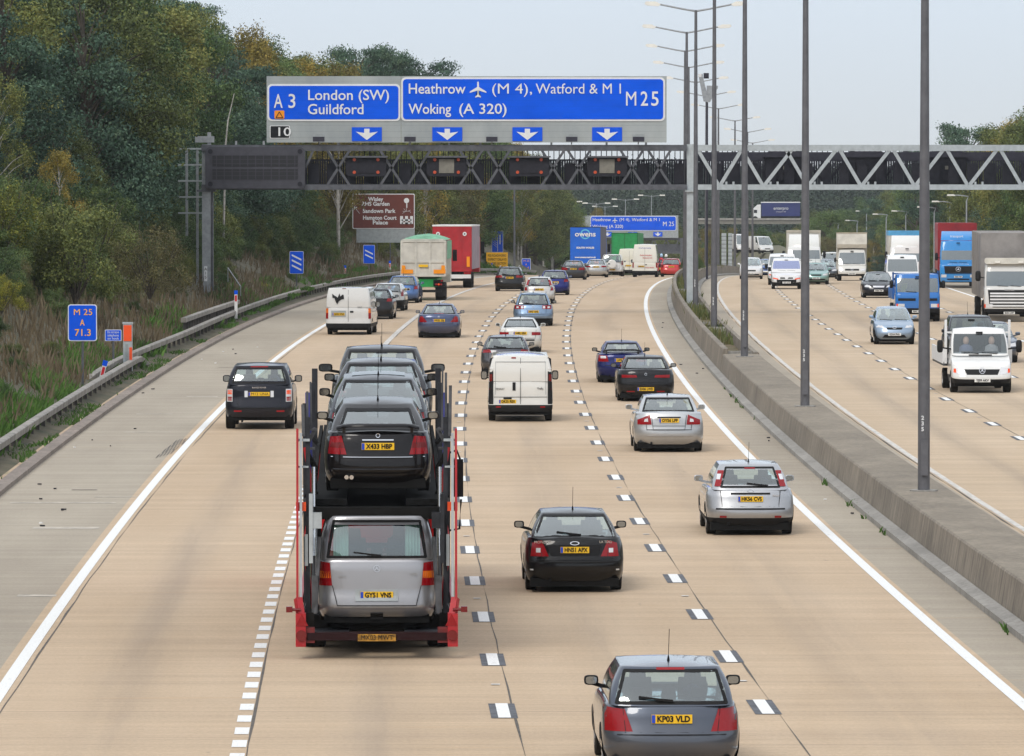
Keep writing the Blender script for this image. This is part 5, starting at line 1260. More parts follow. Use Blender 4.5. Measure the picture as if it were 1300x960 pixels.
# legs
for px,ww,pb,lab in ((262,.43,378,'near'),(877.5,.42,372,'mid')):
    b=MB(); b.b2((gx(px)-ww/2,y0+.1,gz(pb)-.5),(gx(px)+ww/2,y0+.6,zt+.03)); b.build('leg',M('galv') if lab=='near' else Lg,G)
b=MB(); b.b2((gx(268),y0+.15,gz(300)-2.8),(gx(270.5),y0+.6,zb2)); b.build('leg_cable_duct',M('galv_dark'),G)
bxm('leg_flange',(gx(250),y0-.05,zb2-.1),(gx(274),y0+.7,zb2),D,G)
bxm('leg_flange',(gx(870),y0-.05,zb2-.1),(gx(886),y0+.7,zb2),Lg,G)
b=MB(); b.b2((gx(259),y0+.06,gz(357)),(gx(263),y0+.1,gz(338))); o=b.build('number_strip',M('sign_white'),G)
text_mesh('lettering','A\n1\n5',.2,M('ink'),o,(gx(261),y0+.05,gz(347)))
b=MB(); b.b2((gx(248),y0,gz(181)),(gx(272),y0+.3,gz(173))) ; b.b2((gx(263.5),y0+.05,gz(190)),(gx(268),y0+.25,gz(168)))
b.build('camera_bracket',M('galv'),G)
for x in (300,335,430,520,570,610,700,770,820):
    b=MB(); b.b2((gx(x)-.05,y0,zt),(gx(x)+.05,y0+.1,gz(179))); b.build('sign_bracket',M('galv'),G)
# direction signs
def direction_sign(x0p,x1p,name,label): return empty(name,(0,0,0),0,label,'direction sign')
S1=empty('direction_sign',(0,0,0),0,'blue A3 London and Guildford sign with grey backing at the left end of the gantry','direction sign')
def backing(root,xa,xb,za,zb_): 
    b=MB(); b.b2((xa,y0-.25,za),(xb,y0-.15,zb_)); b.build('backing_board',MBOARD,root)
backing(S1,gx(339),gx(509.2),gz(181),gz(97))
bigsign(S1,gx(340),gx(508.5),gz(154),gz(107),y0-.26)
ys=y0-.33
tx(S1,'A',gx(348.5),gz(129.5),.68,ys,w=.43,bold=.01); tx(S1,'3',gx(365.5),gz(129.5),.68,ys,w=.34,bold=.01)
tx(S1,'London (SW)',gx(390.5),gz(121.5),.5,ys,w=(493-390.5)/GS); tx(S1,'Guildford',gx(390.5),gz(139.5),.5,ys,w=(461-390.5)/GS)
o=plane_poly(S1,'diversion_symbol',rrect(gx(349),gx(361.5),gz(151),gz(140.5),.06),y0-.32,M('orange'),.015)
b=MB(); 
for a,c in (((0,.16),(.17,-.13)),((.17,-.13),(-.17,-.13)),((-.17,-.13),(0,.16))): b.bar((gx(355.3)+a[0],y0-.35,gz(146.3)+a[1]),(gx(355.3)+c[0],y0-.35,gz(146.3)+c[1]),.012,.035)
b.build('triangle',M('ink'),o)
o=plane_poly(S1,'junction_number_panel',rrect(gx(343),gx(368.5),gz(176),gz(159.5),.05),y0-.26,M('sign_white'),.015); plane_poly(S1,'junction_number_face',rrect(gx(344),gx(367.5),gz(175),gz(160.3),.04),y0-.28,M('sign_black'),.01); tx(S1,'10',gx(350),gz(168),.42,y0-.31,w=.62)
arrow_panel(S1,gx(466),gz(170.5),38/GS,17.5/GS,y0-.27)
S2=empty('direction_sign',(0,0,0),0,'wide blue M25 sign for Heathrow, Watford and Woking on the gantry','direction sign')
backing(S2,gx(509.6),gx(846),gz(181),gz(97))
bigsign(S2,gx(509.5),gx(844),gz(154),gz(98.5),y0-.26)
tx(S2,'Heathrow',gx(518),gz(113.5),.5,ys,w=(590-518)/GS); plane_symbol(S2,gx(607),gz(114),21/GS,ys)
tx(S2,'(M 4),',gx(623.5),gz(113.5),.5,ys,w=(674-623.5)/GS); tx(S2,'Watford & M 1',gx(680),gz(113.5),.5,ys,w=(788-680)/GS)
tx(S2,'Woking',gx(519),gz(139),.5,ys,w=(573-519)/GS); tx(S2,'(A 320)',gx(582),gz(139),.5,ys,w=(642-582)/GS)
tx(S2,'M',gx(793),gz(126.5),.7,ys,w=.5,bold=.01); tx(S2,'2',gx(812.5),gz(126.5),.7,ys,w=.36,bold=.01); tx(S2,'5',gx(825.5),gz(126.5),.7,ys,w=.36,bold=.01)
for p in (568,669.5,770.5): arrow_panel(S2,gx(p),gz(170.5),38/GS,17.5/GS,y0-.27)
for k,p in enumerate((405.5,521,624.5,725.5,810)):
    f=empty('sign_floodlight',(gx(p),y0-1.0,gz(180)),0,'small floodlight box under the gantry sign, '+['below the words London and Guildford','below the word Woking','below the figures A 320','right of the third arrow','under the figures M 25'][k],'floodlight','floodlights along the foot of the gantry signs')
    b=MB(); b.box((0,0,.12),(.55,.35,.24)); b.build('housing',M('dark2'),f); b=MB(); b.box((0,.02,.3),(.5,.3,.14)); b.build('lens',M('sign_grey'),f)
    b=MB()
    for sg in (1,-1): b.bar((sg*.29,0,.05),(sg*.29,0,.4),.02,.03)
    b.bar((0,0,0),(0,.9,-.12),.05,.05); b.build('bracket',M('galv'),f)
for k,(p,c) in enumerate(((465,'dark'),(567,'panel'),(672,'dark'),(770.5,'panel'))):
    f=empty('lane_signal',(gx(p),y0-.1,gz(211)),0,['dark matrix signal in the gantry under the first lane arrow','matrix signal with tan panel in the gantry under the second lane arrow','dark matrix signal in the gantry under the third lane arrow','matrix signal with tan panel in the gantry under the fourth lane arrow'][k],'lane signal','matrix lane signals in the near half of the gantry')
    b=MB(); b.prism([(-.98,-.4),(-.85,-.5),(.85,-.5),(.98,-.4),(.98,.42),(-.98,.42)],-.02,.35,0,YZ); fixn(b.build('housing',M('dark'),f))
    b=MB(); b.b2((-.37,-.06,-.34),(.37,-.02,.34)); b.build('display',M(c if c=='panel' else 'dark'),f)
    b=MB(); b.b2((-1.05,-.3,.42),(1.05,.3,.5)); b.build('hood',M('galv_dark'),f)
    for sx in (-.58,.58):
        for sz in (-.3,.32):
            b=MB(); b.tube([(sx,-.02,sz),(sx,-.09,sz)],.08,12); b.build('amber_lamp',M('dull_orange'),f,60)
for k,p in enumerate((997,1100,1203)):
    f=empty('lane_signal',(gx(p),y0+.95,gz(214)),0,['back of a matrix signal in the pale truss just right of the reserve columns','back of a matrix signal in the middle of the pale truss','back of the matrix signal farthest right in the pale truss'][k],'lane signal','backs of matrix signals in the far half of the gantry')
    b=MB(); b.b2((-.95,-.0,-.75),(.95,.2,.55)); b.b2((-.45,-.08,-.6),(.45,0,.3)); b.build('housing',M('dark'),f)
    b=MB(); b.b2((-.08,-.1,-.05),(.08,-.085,.13)); b.build('maker_plate',M('panel'),f); b=MB(); b.prism([(-1.05,.55),(1.05,.55),(.8,.85),(-.8,.85)],-.1,.35,0,YZ); b.build('hood',M('dark2'),f)
MS=empty('message_sign',(gx(324.5),y0-.25,gz(213)),0,'long blank dark message sign at the left end of the gantry','message sign')
b=MB(); b.prism(rrect(-2.45,2.45,-1.02,1.02,.25),-.1,.4,0,YZ); fixn(b.build('housing',simple('message_housing',(.05,.05,.065),.55,0,.15),MS,30))
t=NT('led_grid'); co=t.node('ShaderNodeTexCoord'); sp=t.node('ShaderNodeSeparateXYZ'); t.put(sp,0,co.outputs['Object'])
l=t.math('MAXIMUM',t.math('LESS_THAN',t.math('FRACT',t.math('MULTIPLY',sp.outputs[0],2.6)),.12),t.math('LESS_THAN',t.math('FRACT',t.math('MULTIPLY',sp.outputs[2],5)),.12))
t.l.new(t.mix(l,(.012,.012,.016),(.035,.033,.045)),t.b.inputs['Base Color']); t.b.inputs['Roughness'].default_value=.4
for z in (.33,-.33): b=MB(); b.b2((-2.1,-.12,z-.27),(2.1,-.1,z+.27)); b.build('display_row',t.mat,MS)
for sx in (-2.2,2.2):
    for sz in (-.8,.8): b=MB(); b.tube([(sx,-.1,sz),(sx,-.13,sz)],.12,14); b.build('lamp',M('dark'),MS)
# second gantry beyond the crest
G2D=1000.0; g2=F/G2D; hx=lambda px:(px-650)/g2; hz_=lambda py:CAMH-(py-185)/g2
G2=empty('sign_gantry',(0,0,0),0,'second gantry far beyond the crest with its blue M25 sign','gantry')
b=MB(); b.b2((hx(690),G2D,hz_(322)),(hx(905),G2D+.3,hz_(319))); b.b2((hx(690),G2D,hz_(305)),(hx(905),G2D+.3,hz_(302)))
px=694
while px<900: b.bar((hx(px),G2D,hz_(320)),(hx(px+8),G2D,hz_(304)),.16,.1,0,(0,1,0)); b.bar((hx(px+8),G2D,hz_(304)),(hx(px+16),G2D,hz_(320)),.16,.1,0,(0,1,0)); px+=16
for p in (693,866,903): b.b2((hx(p)-.3,G2D-.1,-16),(hx(p)+.3,G2D+.4,hz_(302)))
b.b2((hx(725),G2D+.5,hz_(320)),(hx(870),G2D+.6,hz_(310))); b.build('truss',M('galv_dark'),G2)
S3=empty('direction_sign',(0,0,0),0,'distant blue M25 sign repeated on the second gantry','direction sign')
b=MB(); b.b2((hx(735),G2D-.5,hz_(302)),(hx(861),G2D-.3,hz_(273.5))); b.build('backing_board',M('sign_grey'),S3)
plane_poly(S3,'sign_border',rrect(hx(749.5),hx(858.5),hz_(293),hz_(274.3),.3),G2D-.5,M('sign_white'),.05); plane_poly(S3,'sign_face',rrect(hx(750.3),hx(857.7),hz_(292.2),hz_(275),.25),G2D-.56,MBLUE,.03)
yy=G2D-.65
tx(S3,'Heathrow',hx(752),hz_(279),.5,yy,w=(775-752)/g2,bold=.01); plane_symbol(S3,hx(780.5),hz_(279.6),.85,yy); tx(S3,'(M 4), Watford & M 1',hx(786),hz_(279),.5,yy,w=(837-786)/g2,bold=.01); tx(S3,'Woking (A 320)',hx(752),hz_(287.5),.5,yy,w=(791-752)/g2,bold=.01); tx(S3,'M 25',hx(841),hz_(284.5),.72,yy,w=14/g2,bold=.01)
for p in (771,803,835): arrow_panel(S3,hx(p),hz_(297.3),11.5/g2,5.6/g2,yy)

# ------------------------------------------------------------------ lighting columns
def column(d,lab,o=0.0,top=15.0,base=.76,arms=True,num=True,x=None):
    X=RX(d)+o if x is None else x
    r=empty('street_lamp',(X,d,RZ(d)),-math.atan(HD(d)),lab,'street lamp','lighting columns along the central reserve')
    b=MB(); b.tube([(0,0,base-.3),(0,0,base+2.6),(0,0,top-.35)],[.13,.125,.066],12,0,False)
    b.build('column',M('column'),r,60)
    b=MB(); b.b2((-.07,-.185,base+.35),(.07,-.15,base+1.1)); b.build('access_door',M('column'),r)
    b=MB(); b.tube([(0,0,base-.02),(0,0,base+.04)],[.3,.3],8); b.build('base_plate',m_concl,r)
    if arms:
        for sg in (1,-1):
            b=MB(); b.tube([(0,0,top-.4),(sg*.6,0,top-.3),(sg*1.7,0,top-.08)],[.05,.045,.04],8,0); b.build('arm',M('galv'),r,60)
            h=MB(); h.prism([(1.65,-.02),(1.9,.1),(2.35,.1),(2.42,.0),(2.3,-.08),(1.75,-.12)],-.17,.17,0,lambda a,c,t:(sg*a,t,top-.05+c)); fixn(h.build('lantern',M('lamp_head'),r,30))
    if num:
        b=MB(); 
        o2=text_mesh('number','2\n3\n5',.12,M('sign_white'),r,(-.04,-.15,base+1.45),bold=.004)
    return r
LB=['nearest tall lamp column, on the flat top of the barrier wall','second lamp column, right of the dark-slatted gap, base on the flat wall top','third lamp column, at the end of the flat wall top','fourth lamp column, rising from weeds in the reserve','fifth lamp column, beside the pale gantry leg']
cd=[133.6,177,218.7,257,297,340,383,425,468,511,553,596,638,680]
for i,d in enumerate(cd):
    lab=LB[i] if i<5 else ['lamp column whose two lanterns stand highest in the sky','lamp column with the second highest pair of lanterns','lamp column with the third highest pair of lanterns','lamp column with lanterns just above the top edge of the sign','lamp column with lanterns beside the camera tower head','lamp column with lanterns just under the camera head','lamp column with lanterns third from the lowest in the sky','lamp column with lanterns second lowest in the sky','lamp column with lanterns lowest in the sky, just above the gantry'][i-5]
    column(d,lab,o=.0 if i<3 else .05,base=.76 if i<3 else .35,num=i<5)
for i,(px,py) in enumerate(((721,256),(757,258),(794,253),(827,248),(712,262),(700,244),(768,262))):
    d=1150+i*22; s=F/d; z=CAMH-(py-185)/s; X=XW(px,d)
    r=empty('street_lamp',(X,d,z-15),0,'tiny double-arm street lamp in the haze','street lamp','far street lamps in the haze')
    b=MB(); b.tube([(0,0,0),(0,0,15)],[.12,.07],6); 
    for sg in (1,-1): b.bar((0,0,14.8),(sg*1.7,0,15),.08)
    b.build('column',M('galv'),r)
    for sg in (1,-1): h=MB(); h.box((sg*2.1,0,15.02),(1.0,.4,.22)); h.build('lantern',M('lamp_head'),r)
for i,(px,py,d,sg) in enumerate(((1227,248,560,-1),(1206,256,600,-1),(1186,263,640,-1),(1150,268,760,-1),(1125,272,800,-1),(1088,280,900,-1),(1064,283,980,-1),(1100,268,1000,-1),(653,200,520,1))):
    s=F/d; z=CAMH-(py-185)/s; X=XW(px,d); g=RZ(d)+(.5)
    r=empty('street_lamp',(X,d,g),0,'single-arm street lamp reaching left in front of dark trees' if sg<0 else 'dark lamp column standing before the trees left of the blue lorry','street lamp','single-arm street lamps beside the slip roads' if sg<0 else None)
    b=MB(); b.tube([(0,0,0),(0,0,z-g-.5),(-.15*-sg*-1,0,z-g-.1),(sg*.6,0,z-g),(sg*1.1,0,z-g)],[.1,.07,.06,.05,.05],8); b.build('column',M('galv') if sg<0 else M('galv_dark'),r,60)
    h=MB(); h.prism([(1.0,-.05),(1.15,.09),(1.7,.09),(1.75,-.05)],-.16,.16,0,lambda a,c,t:(sg*a,t,z-g+c)); h.build('lantern',M('lamp_head'),r)
# camera tower
d=430; r=empty('camera_tower',(XW(903,d),d,RZ(d)),0,'slim pole with swung-out traffic camera head above the gantry','traffic camera')
s=F/d; zz=lambda py:CAMH-(py-185)/s-RZ(d); xx=lambda px:(px-903)/s
b=MB(); b.tube([(xx(897.5),0,.3),(xx(897.5),0,zz(130))],.07,8); b.build('pole',M('dark2'),r)
b=MB(); b.prism([(xx(893),zz(129)),(xx(901),zz(130)),(xx(911),zz(112)),(xx(911),zz(109)),(xx(897),zz(109)),(xx(897),zz(117)),(xx(892),zz(98)),(xx(887),zz(98))],-.2,.2,0,YZ); fixn(b.build('folding_head',M('galv'),r)); 
b=MB(); b.tube([(xx(889),0,zz(99)),(xx(889),0,zz(94))],.16,10); b.build('sensor',M('sign_white'),r,50)
b=MB(); b.b2((xx(893),-.3,zz(100)),(xx(899.5),.2,zz(93))); b.tube([(xx(896),-.3,zz(96.5)),(xx(896),-.42,zz(96.5))],.12,10); b.build('camera',M('dark2'),r)

# ------------------------------------------------------------------ verge furniture
m_rail=simple('weathered_rail',(.29,.268,.24),.75,.0,.28,scale=1.5,bump=.004)
def rail(pts,zfn,lab,post=1.35,zlow=0.0,dropend=True):
    root=empty('crash_barrier',(0,0,0),0,lab,'crash barrier')
    b=MB(); rows=[]
    for i,(o,d) in enumerate(pts):
        z=zfn(i,d); rows.append([RP(o+.1,d,z-.2),RP(o+.12,d,z-.03),RP(o+.07,d,z),RP(o-.07,d,z),RP(o-.1,d,z-.03),RP(o-.1,d,z-.2),RP(o+.1,d,z-.2)])
    b.grid(rows); 
    for r_ in (rows[0],rows[-1]): b.poly(r_[:-1])
    b.build('rail_beam',m_rail,root)
    n=0; d=pts[0][1]+.6; P=[]
    while d<pts[-1][1]-.4 and n<100:
        for (o0,da),(o1,db) in zip(pts,pts[1:]):
            if da<=d<=db:
                o=o0+(o1-o0)*(d-da)/(db-da); z=zfn(0,d) if d<pts[-1][1]-3 else zfn(len(pts)-1,d)
                i=[k for k,p in enumerate(pts) if p[1]>=d][0]; z=min(zfn(i,d),zfn(i-1,d))
                b=MB(); X,Y,Z=RP(o,d,0); b.b2((X-.06,Y-.05,Z-.2+zlow),(X+.06,Y+.05,Z+z-.12)); b.build('post',M('rubber') if False else m_post,root); break
        n+=1; d+=post
    return root
m_post=simple('dark_post',(.09,.08,.075),.8,0,.3)
P1=[(-21.5,d) for d in range(96,224,4)]+[(-21.5,225),(-21.48,226.5),(-21.45,228),(-21.4,229.5)]
rail(P1,lambda i,d:.56 if i<len(P1)-3 else (.54,.42,.2)[i-len(P1)+3],'near crash barrier that dips to the ground beside the orange emergency post',post=2.4)
P2=[(-22.4,210),(-22.2,212),(-22.05,215)]+[(-22.0+.55*sm(215,262,d),d) for d in range(219,640,5)]
rail(P2,lambda i,d:(.25,.45,.56)[i] if i<3 else .62,'long crash barrier curving away along the verge to the crest',post=2.6)
P3=[(-21.9+.3*(d-262)/36,d) for d in range(262,300,4)]
rail(P3,lambda i,d:1.0,'short raised crash barrier guarding the gantry leg',post=1.6)
def board_sign(name,label,cat,px,d,w,h,py_top,faces,posts=1,oo=-22.6,post_m='galv_dark'):
    X=XW(px,d); z1=CAMH-(py_top-185)*d/F; o=X-RX(d); g=TZ(o,d)
    r=empty(name,(X,d,g),0,label,cat); zt_=z1-g
    for k in range(posts):
        x=0 if posts==1 else -w*.32+w*.64*k/(posts-1)
        b=MB(); b.tube([(x,.05,-.3),(x,.05,zt_-.1)],.04,8); b.build('post',M(post_m),r)
    faces(r,zt_); return r
def f_loc(r,zt_):
    w,h=.95,1.2
    plane_poly(r,'border',rrect(-w/2,w/2,zt_-h,zt_,.09),0,M('sign_white'),.02); plane_poly(r,'face',rrect(-w/2+.03,w/2-.03,zt_-h+.03,zt_-.03,.07),-.02,M('sign_blue'),.01)
    for t_,dz,hh,ww in (('M 25',.26,.2,.6),('A',.6,.2,.15),('71.3',.93,.22,.52)): tx(r,t_,-ww/2,zt_-dz,hh,-.04,'orange_text',w=ww)
_mc['orange_text']=simple('orange_lettering',(.95,.45,.02),.5,0,0)
board_sign('location_sign','blue route location sign reading M 25 A 71.3 on a dark post','road sign',104.5,206,.95,1.2,386.5,f_loc)
def f_small(r,zt_):
    plane_poly(r,'border',rrect(-.29,.29,zt_-.4,zt_,.03),0,M('sign_white'),.02); plane_poly(r,'face',rrect(-.27,.27,zt_-.38,zt_-.02,.02),-.02,M('sign_blue'),.01)
    for k,t_ in enumerate(('Do not leave','telephone','on hook')): text_mesh('lettering',t_,.13,M('sign_white'),r,(0,-.035,zt_-.09-.11*k),width=.4)
board_sign('phone_notice','little blue notice beside the orange emergency post','road sign',143.5,221,.58,.4,418.5,f_small)
# emergency telephone post
X=XW(162,222); o=X-RX(222); e=empty('emergency_post',(X,222,TZ(o,222)),0,'grey emergency telephone post with orange-red faces behind the rail end','emergency telephone')
b=MB(); b.b2((-.16,-.1,-.2),(.16,.15,1.82)); b.b2((-.18,-.12,1.8),(.18,.17,1.86)); b.build('body',M('galv_light'),e)
for x0,x1,z0,z1 in ((-.14,.14,1.2,1.76),(.06,.16,.42,.98)): b=MB(); b.b2((x0,-.125,z0),(x1,-.1,z1)); b.build('reflective_panel',M('orange_red'),e)
b=MB(); b.b2((-.08,-.11,.3),(.02,-.1,1.1)); b.build('door',M('sign_grey'),e)
for k,(px,py,d,lean,h,l) in enumerate(((128,481,208,.25,.62,'leaning marker post with blue and red panel near the blue location sign'),(299.5,388,292,0,.7,'marker post above the raised crash barrier by the gantry leg'),(438,352,425,0,.8,'marker post behind the rail right of the three-bar sign'),(495,343,470,0,.7,'marker post beyond the two-bar sign'),(624.5,346,600,0,.9,'red and white marker post under the yellow sign'))):
    X=XW(px,d); z=CAMH-(py-185)*d/F
    r=empty('marker_post',(X,d,z),0,l,'marker post'); r.rotation_euler=(0,lean,0)
    b=MB(); b.b2((-.07,-.03,-.6),(.07,.03,h-.18)); b.build('post',M('white'),r); b=MB(); b.b2((-.08,-.035,h-.18),(.08,.035,h)); b.build('cap',M('sign_blue'),r); b=MB(); b.b2((-.045,-.045,h-.5),(.045,-.03,h-.22)); b.build('reflector',M('red'),r)
def f_bars(n):
    def f(r,zt_):
        w,h=.82,1.32
        plane_poly(r,'border',rrect(-w/2,w/2,zt_-h,zt_,.06),0,M('sign_white'),.02); plane_poly(r,'face',rrect(-w/2+.02,w/2-.02,zt_-h+.02,zt_-.02,.05),-.02,M('sign_blue'),.01)
        for k in range(n):
            z=zt_-h/2+(k-(n-1)/2)*-.3; b=MB(); b.bar((-.27,-.035,z+.14),(.27,-.035,z-.14),.02,.1,0,(0,1,0)); 
            b=MB(); P=[(-.28,z+.19),(-.28,z+.09),(.28,z-.19),(.28,z-.09)]; b.poly([(a,-.035,c) for a,c in P]); b.build('bar',M('sign_white'),r)
    return f
board_sign('countdown_marker','blue countdown marker with three white bars','road sign',376.5,370,.82,1.3,319,f_bars(3))
board_sign('countdown_marker','blue countdown marker with two white bars','road sign',468.5,446,.82,1.3,311,f_bars(2))
def f_brown(r,zt_):
    s=F/480; w,h=79/s,57/s
    P=[(-w/2+.05,zt_-.95),(-w/2+1.0,zt_),(w/2,zt_),(w/2,zt_-h+.95),(w/2,zt_-h+.72),(-w/2+.3,zt_-h+.72),(-w/2,zt_-h+.85)]
    H=h-.75
    P=rrect(-w/2,w/2,zt_-H,zt_,.1); plane_poly(r,'border',P,0,M('sign_white'),.03); plane_poly(r,'face',rrect(-w/2+.06,w/2-.06,zt_-H+.06,zt_-.06,.08),-.03,M('sign_brown'),.02)
    b=MB(); b.b2((-w/2+.3,0,zt_-h-.3),(w/2,.06,zt_-H)); b.build('backing_board',M('sign_grey'),r)
    for t_,x,dz,ww in (('Wisley',-.35,.42,1.15),('RHS Garden',-.35,.78,2.1),('Sandown Park',-.1,1.32,2.5),('Hampton Court',-.05,1.84,2.55),('Palace',.0,2.2,1.15)): text_mesh('lettering',t_,.42,M('sign_white'),r,(x-.25,-.07,zt_-dz),bold=.012,width=ww)
    b=MB(); c=(w/2-.62,zt_-.52)
    for k in range(8): a=k*pi/4; b.poly([(c[0]+.2*cos(a+t),-.07,c[1]+.2*sin(a+t)) if abs(t)<.5 else (c[0],-.07,c[1]) for t in (-.4,.0,.4,9)])
    b.b2((c[0]-.02,-.08,c[1]-.55),(c[0]+.06,-.07,c[1]-.2)); b.build('flower_symbol',M('sign_white'),r)
    b=MB(); c=(w/2-.62,zt_-1.35); 
    for a,q in (((-.3,-.15),(-.1,.0)),((-.1,0),(.2,.05)),((.2,.05),(.33,-.1)),((-.05,0),(-.2,.22)),((0,.0),(-.02,.25)),((.1,0),(.3,.12)),((-.1,-.02),(-.3,.02))): b.bar((c[0]+a[0],-.07,c[1]+a[1]),(c[0]+q[0],-.07,c[1]+q[1]),.02,.09,0,(0,1,0))
    b.build('horse_symbol',M('sign_white'),r)
    b=MB(); c=(w/2-.62,zt_-2.3)
    for x in (-.38,0,.38): b.b2((c[0]+x-.11,-.08,c[1]),(c[0]+x+.11,-.07,c[1]+.6)); 
    b.b2((c[0]-.38,-.08,c[1]),(c[0]+.38,-.07,c[1]+.12)); b.b2((c[0]-.38,-.08,c[1]+.22),(c[0]+.38,-.07,c[1]+.36)); b.build('castle_symbol',M('sign_white'),r)
    b=MB(); c=(-w/2+.35,zt_-1.2); b.bar((c[0]+.2,-.07,c[1]-.3),(c[0]-.12,-.07,c[1]+.1),.02,.1,0,(0,1,0)); b.poly([(c[0]-.22,-.075,c[1]+.22),(c[0]-.22,-.075,c[1]-.05),(c[0]+.05,-.075,c[1]+.2)]); b.build('arrow',M('sign_white'),r)
board_sign('tourist_sign','brown tourist sign for Wisley, Sandown Park and Hampton Court','road sign',487,480,4.7,3.5,246,f_brown,posts=4)
def f_tall(r,zt_):
    plane_poly(r,'border',rrect(-.56,.56,zt_-2.1,zt_,.06),0,M('sign_white'),.02); plane_poly(r,'face',rrect(-.52,.52,zt_-2.06,zt_-.04,.05),-.02,M('sign_blue'),.01)
    b=MB()
    for k in range(5): b.bar((-.4,-.04,zt_-.5-.2*k),(-.05,-.04,zt_-.8-.2*k),.02,.05,0,(0,1,0))
    b.b2((-.4,-.05,zt_-.3),(-.1,-.04,zt_-.12)); b.b2((.0,-.05,zt_-2.0),(.05,-.04,zt_-.5)); b.b2((.2,-.05,zt_-1.3),(.3,-.04,zt_-.3)); b.build('symbol',M('sign_white'),r)
board_sign('lane_sign','tall narrow blue sign with slanting stripes above the yellow board','road sign',631.5,612,1.1,2.1,293,f_tall)
def f_yel(r,zt_):
    b=MB(); b.b2((-1.03,-.02,zt_-1.7),(1.03,.02,zt_)); b.build('face',M('sign_yellow'),r)
    for k,t_ in enumerate(('M25 ROADWORKS','EXPECT DELAYS','ON THIS SECTION','FOR 12 WEEKS')): text_mesh('lettering',t_,.32,M('ink'),r,(0,-.04,zt_-.3-.38*k),width=1.75)
board_sign('temporary_sign','yellow board of small black text left of the black estate car','road sign',631,605,2.05,1.7,320.5,f_yel,posts=2)
def f_loc2(r,zt_):
    w,h=.95,1.3
    plane_poly(r,'border',rrect(-w/2,w/2,zt_-h,zt_,.09),0,M('sign_white'),.02); plane_poly(r,'face',rrect(-w/2+.05,w/2-.05,zt_-h+.05,zt_-.05,.07),-.02,M('sign_blue'),.01)
    for t_,dz,hh,ww in (('M 25',.28,.22,.6),('A',.65,.22,.18),('71.9',1.0,.22,.55)): tx(r,t_,-ww/2,zt_-dz,hh,-.04,'orange_text',w=ww)
board_sign('location_sign','small distant blue route location sign right of the dark lamp column','road sign',668,665,.95,1.3,328,f_loc2)
# lattice mast left of the gantry
r=empty('lattice_mast',(0,0,0),0,'grey ladder-like steel frame standing left of the gantry leg','steel frame')
yl=GD+2
b=MB()
for px,pb in ((234.5,300),(248,372)): b.b2((gx(px)-.06,yl,gz(pb)),(gx(px)+.06,yl+.12,gz(188)))
b.build('upright',M('galv'),r)
b=MB()
for py in (189,209.5,230,250.5,271): b.b2((gx(223.5),yl-.04,gz(py)-.04),(gx(256),yl+.04,gz(py)+.04))
b.build('rung',M('galv_light'),r)
b=MB(); b.b2((gx(248)-.2,yl-.1,gz(368)),(gx(248)+.3,yl+.1,gz(364))); b.build('foot_box',M('galv'),r)
# stairs handrail on the bank
r=empty('handrail',(0,0,0),0,'thin grey handrail running down the bank right of the gantry leg','handrail')
b=MB(); b.tube([(gx(280),GD+8,gz(344)),(gx(301),GD+4,gz(366)),(gx(301),GD+4,gz(378))],.03,6); b.build('rail',M('galv'),r)
b=MB(); b.tube([(gx(280),GD+8,gz(344)),(gx(280),GD+8,gz(362))],.025,6); b.build('post',M('galv'),r)
# pale lattice board beyond the reserve columns
d=760; s=F/d; r=empty('slatted_screen',(0,0,0),0,'pale slatted panel between the reserve lamp columns','screen')
for x0,x1 in ((908,912),(916,922),(924.5,929.5)):
    b=MB(); b.b2((XW(x0,d),d,-14),(XW(x1,d),d+.1,ZW(296,d))); b.build('panel',M('galv_light'),r)
    b=MB()
    for k in range(8): b.b2((XW(x0,d)-.02,d-.03,ZW(300+5*k,d)-.03),(XW(x1,d)+.02,d,ZW(300+5*k,d)+.03))
    b.build('slat',M('galv_dark'),r)
# flyover with a lorry
d=1200; s=F/d
r=empty('flyover',(0,0,0),0,'low concrete flyover half hidden in hazy trees with a navy lorry on it','bridge')
b=MB(); b.b2((XW(880,d),d,ZW(284.5,d)),(XW(1060,d),d+9,ZW(279.5,d))); b.build('deck',M('panel'),r)
b=MB(); b.b2((XW(880,d),d-.2,ZW(279.5,d)),(XW(1060,d),d,ZW(277.0,d))); b.build('parapet',m_concl,r)
for p in (900,1030): b=MB(); b.b2((XW(p,d)-.5,d+2,-25),(XW(p,d)+.5,d+6,ZW(284,d))); b.build('pier',m_conc,r)
d=1203; z=ZW(281,d); r=empty('articulated_lorry',(XW(991,d),d,z),0,'navy curtain-sided lorry with white cab driving left over the flyover','lorry')
b=MB(); b.b2((-3.7,-1.2,1.0),(3.65,1.2,3.55)); b.build('side_curtain',m_navy,r); b=MB(); b.b2((-3.75,-1.22,3.55),(3.7,1.22,3.7)); b.build('roof_edge',M('white'),r)
text_mesh('lettering','enterpro',.85,M('white'),r,(0,-1.24,2.5),width=2.8); text_mesh('lettering','transport ltd',.3,M('white'),r,(0,-1.24,1.85),width=1.8)
b=MB(); b.prism([(-5.4,.6),(-3.85,.6),(-3.85,3.2),(-4.4,3.15),(-5.2,2.4),(-5.45,1.6)],-1.15,1.15,0,lambda a,c,t:(a,t,c)); fixn(b.build('cab',M('white'),r))
b=MB(); b.b2((-5.15,-1.17,1.6),(-4.55,-1.14,2.2)); b.build('cab_window',M('dark'),r); b=MB(); b.b2((-3.8,-1.0,.5),(3.5,1.0,1.0)); b.build('chassis',M('under'),r)
for x in (-4.9,-3.2,1.6,2.7): b=MB(); b.tube([(x,-1.2,.5),(x,1.2,.5)],.5,14); b.build('wheel',M('tyre'),r)
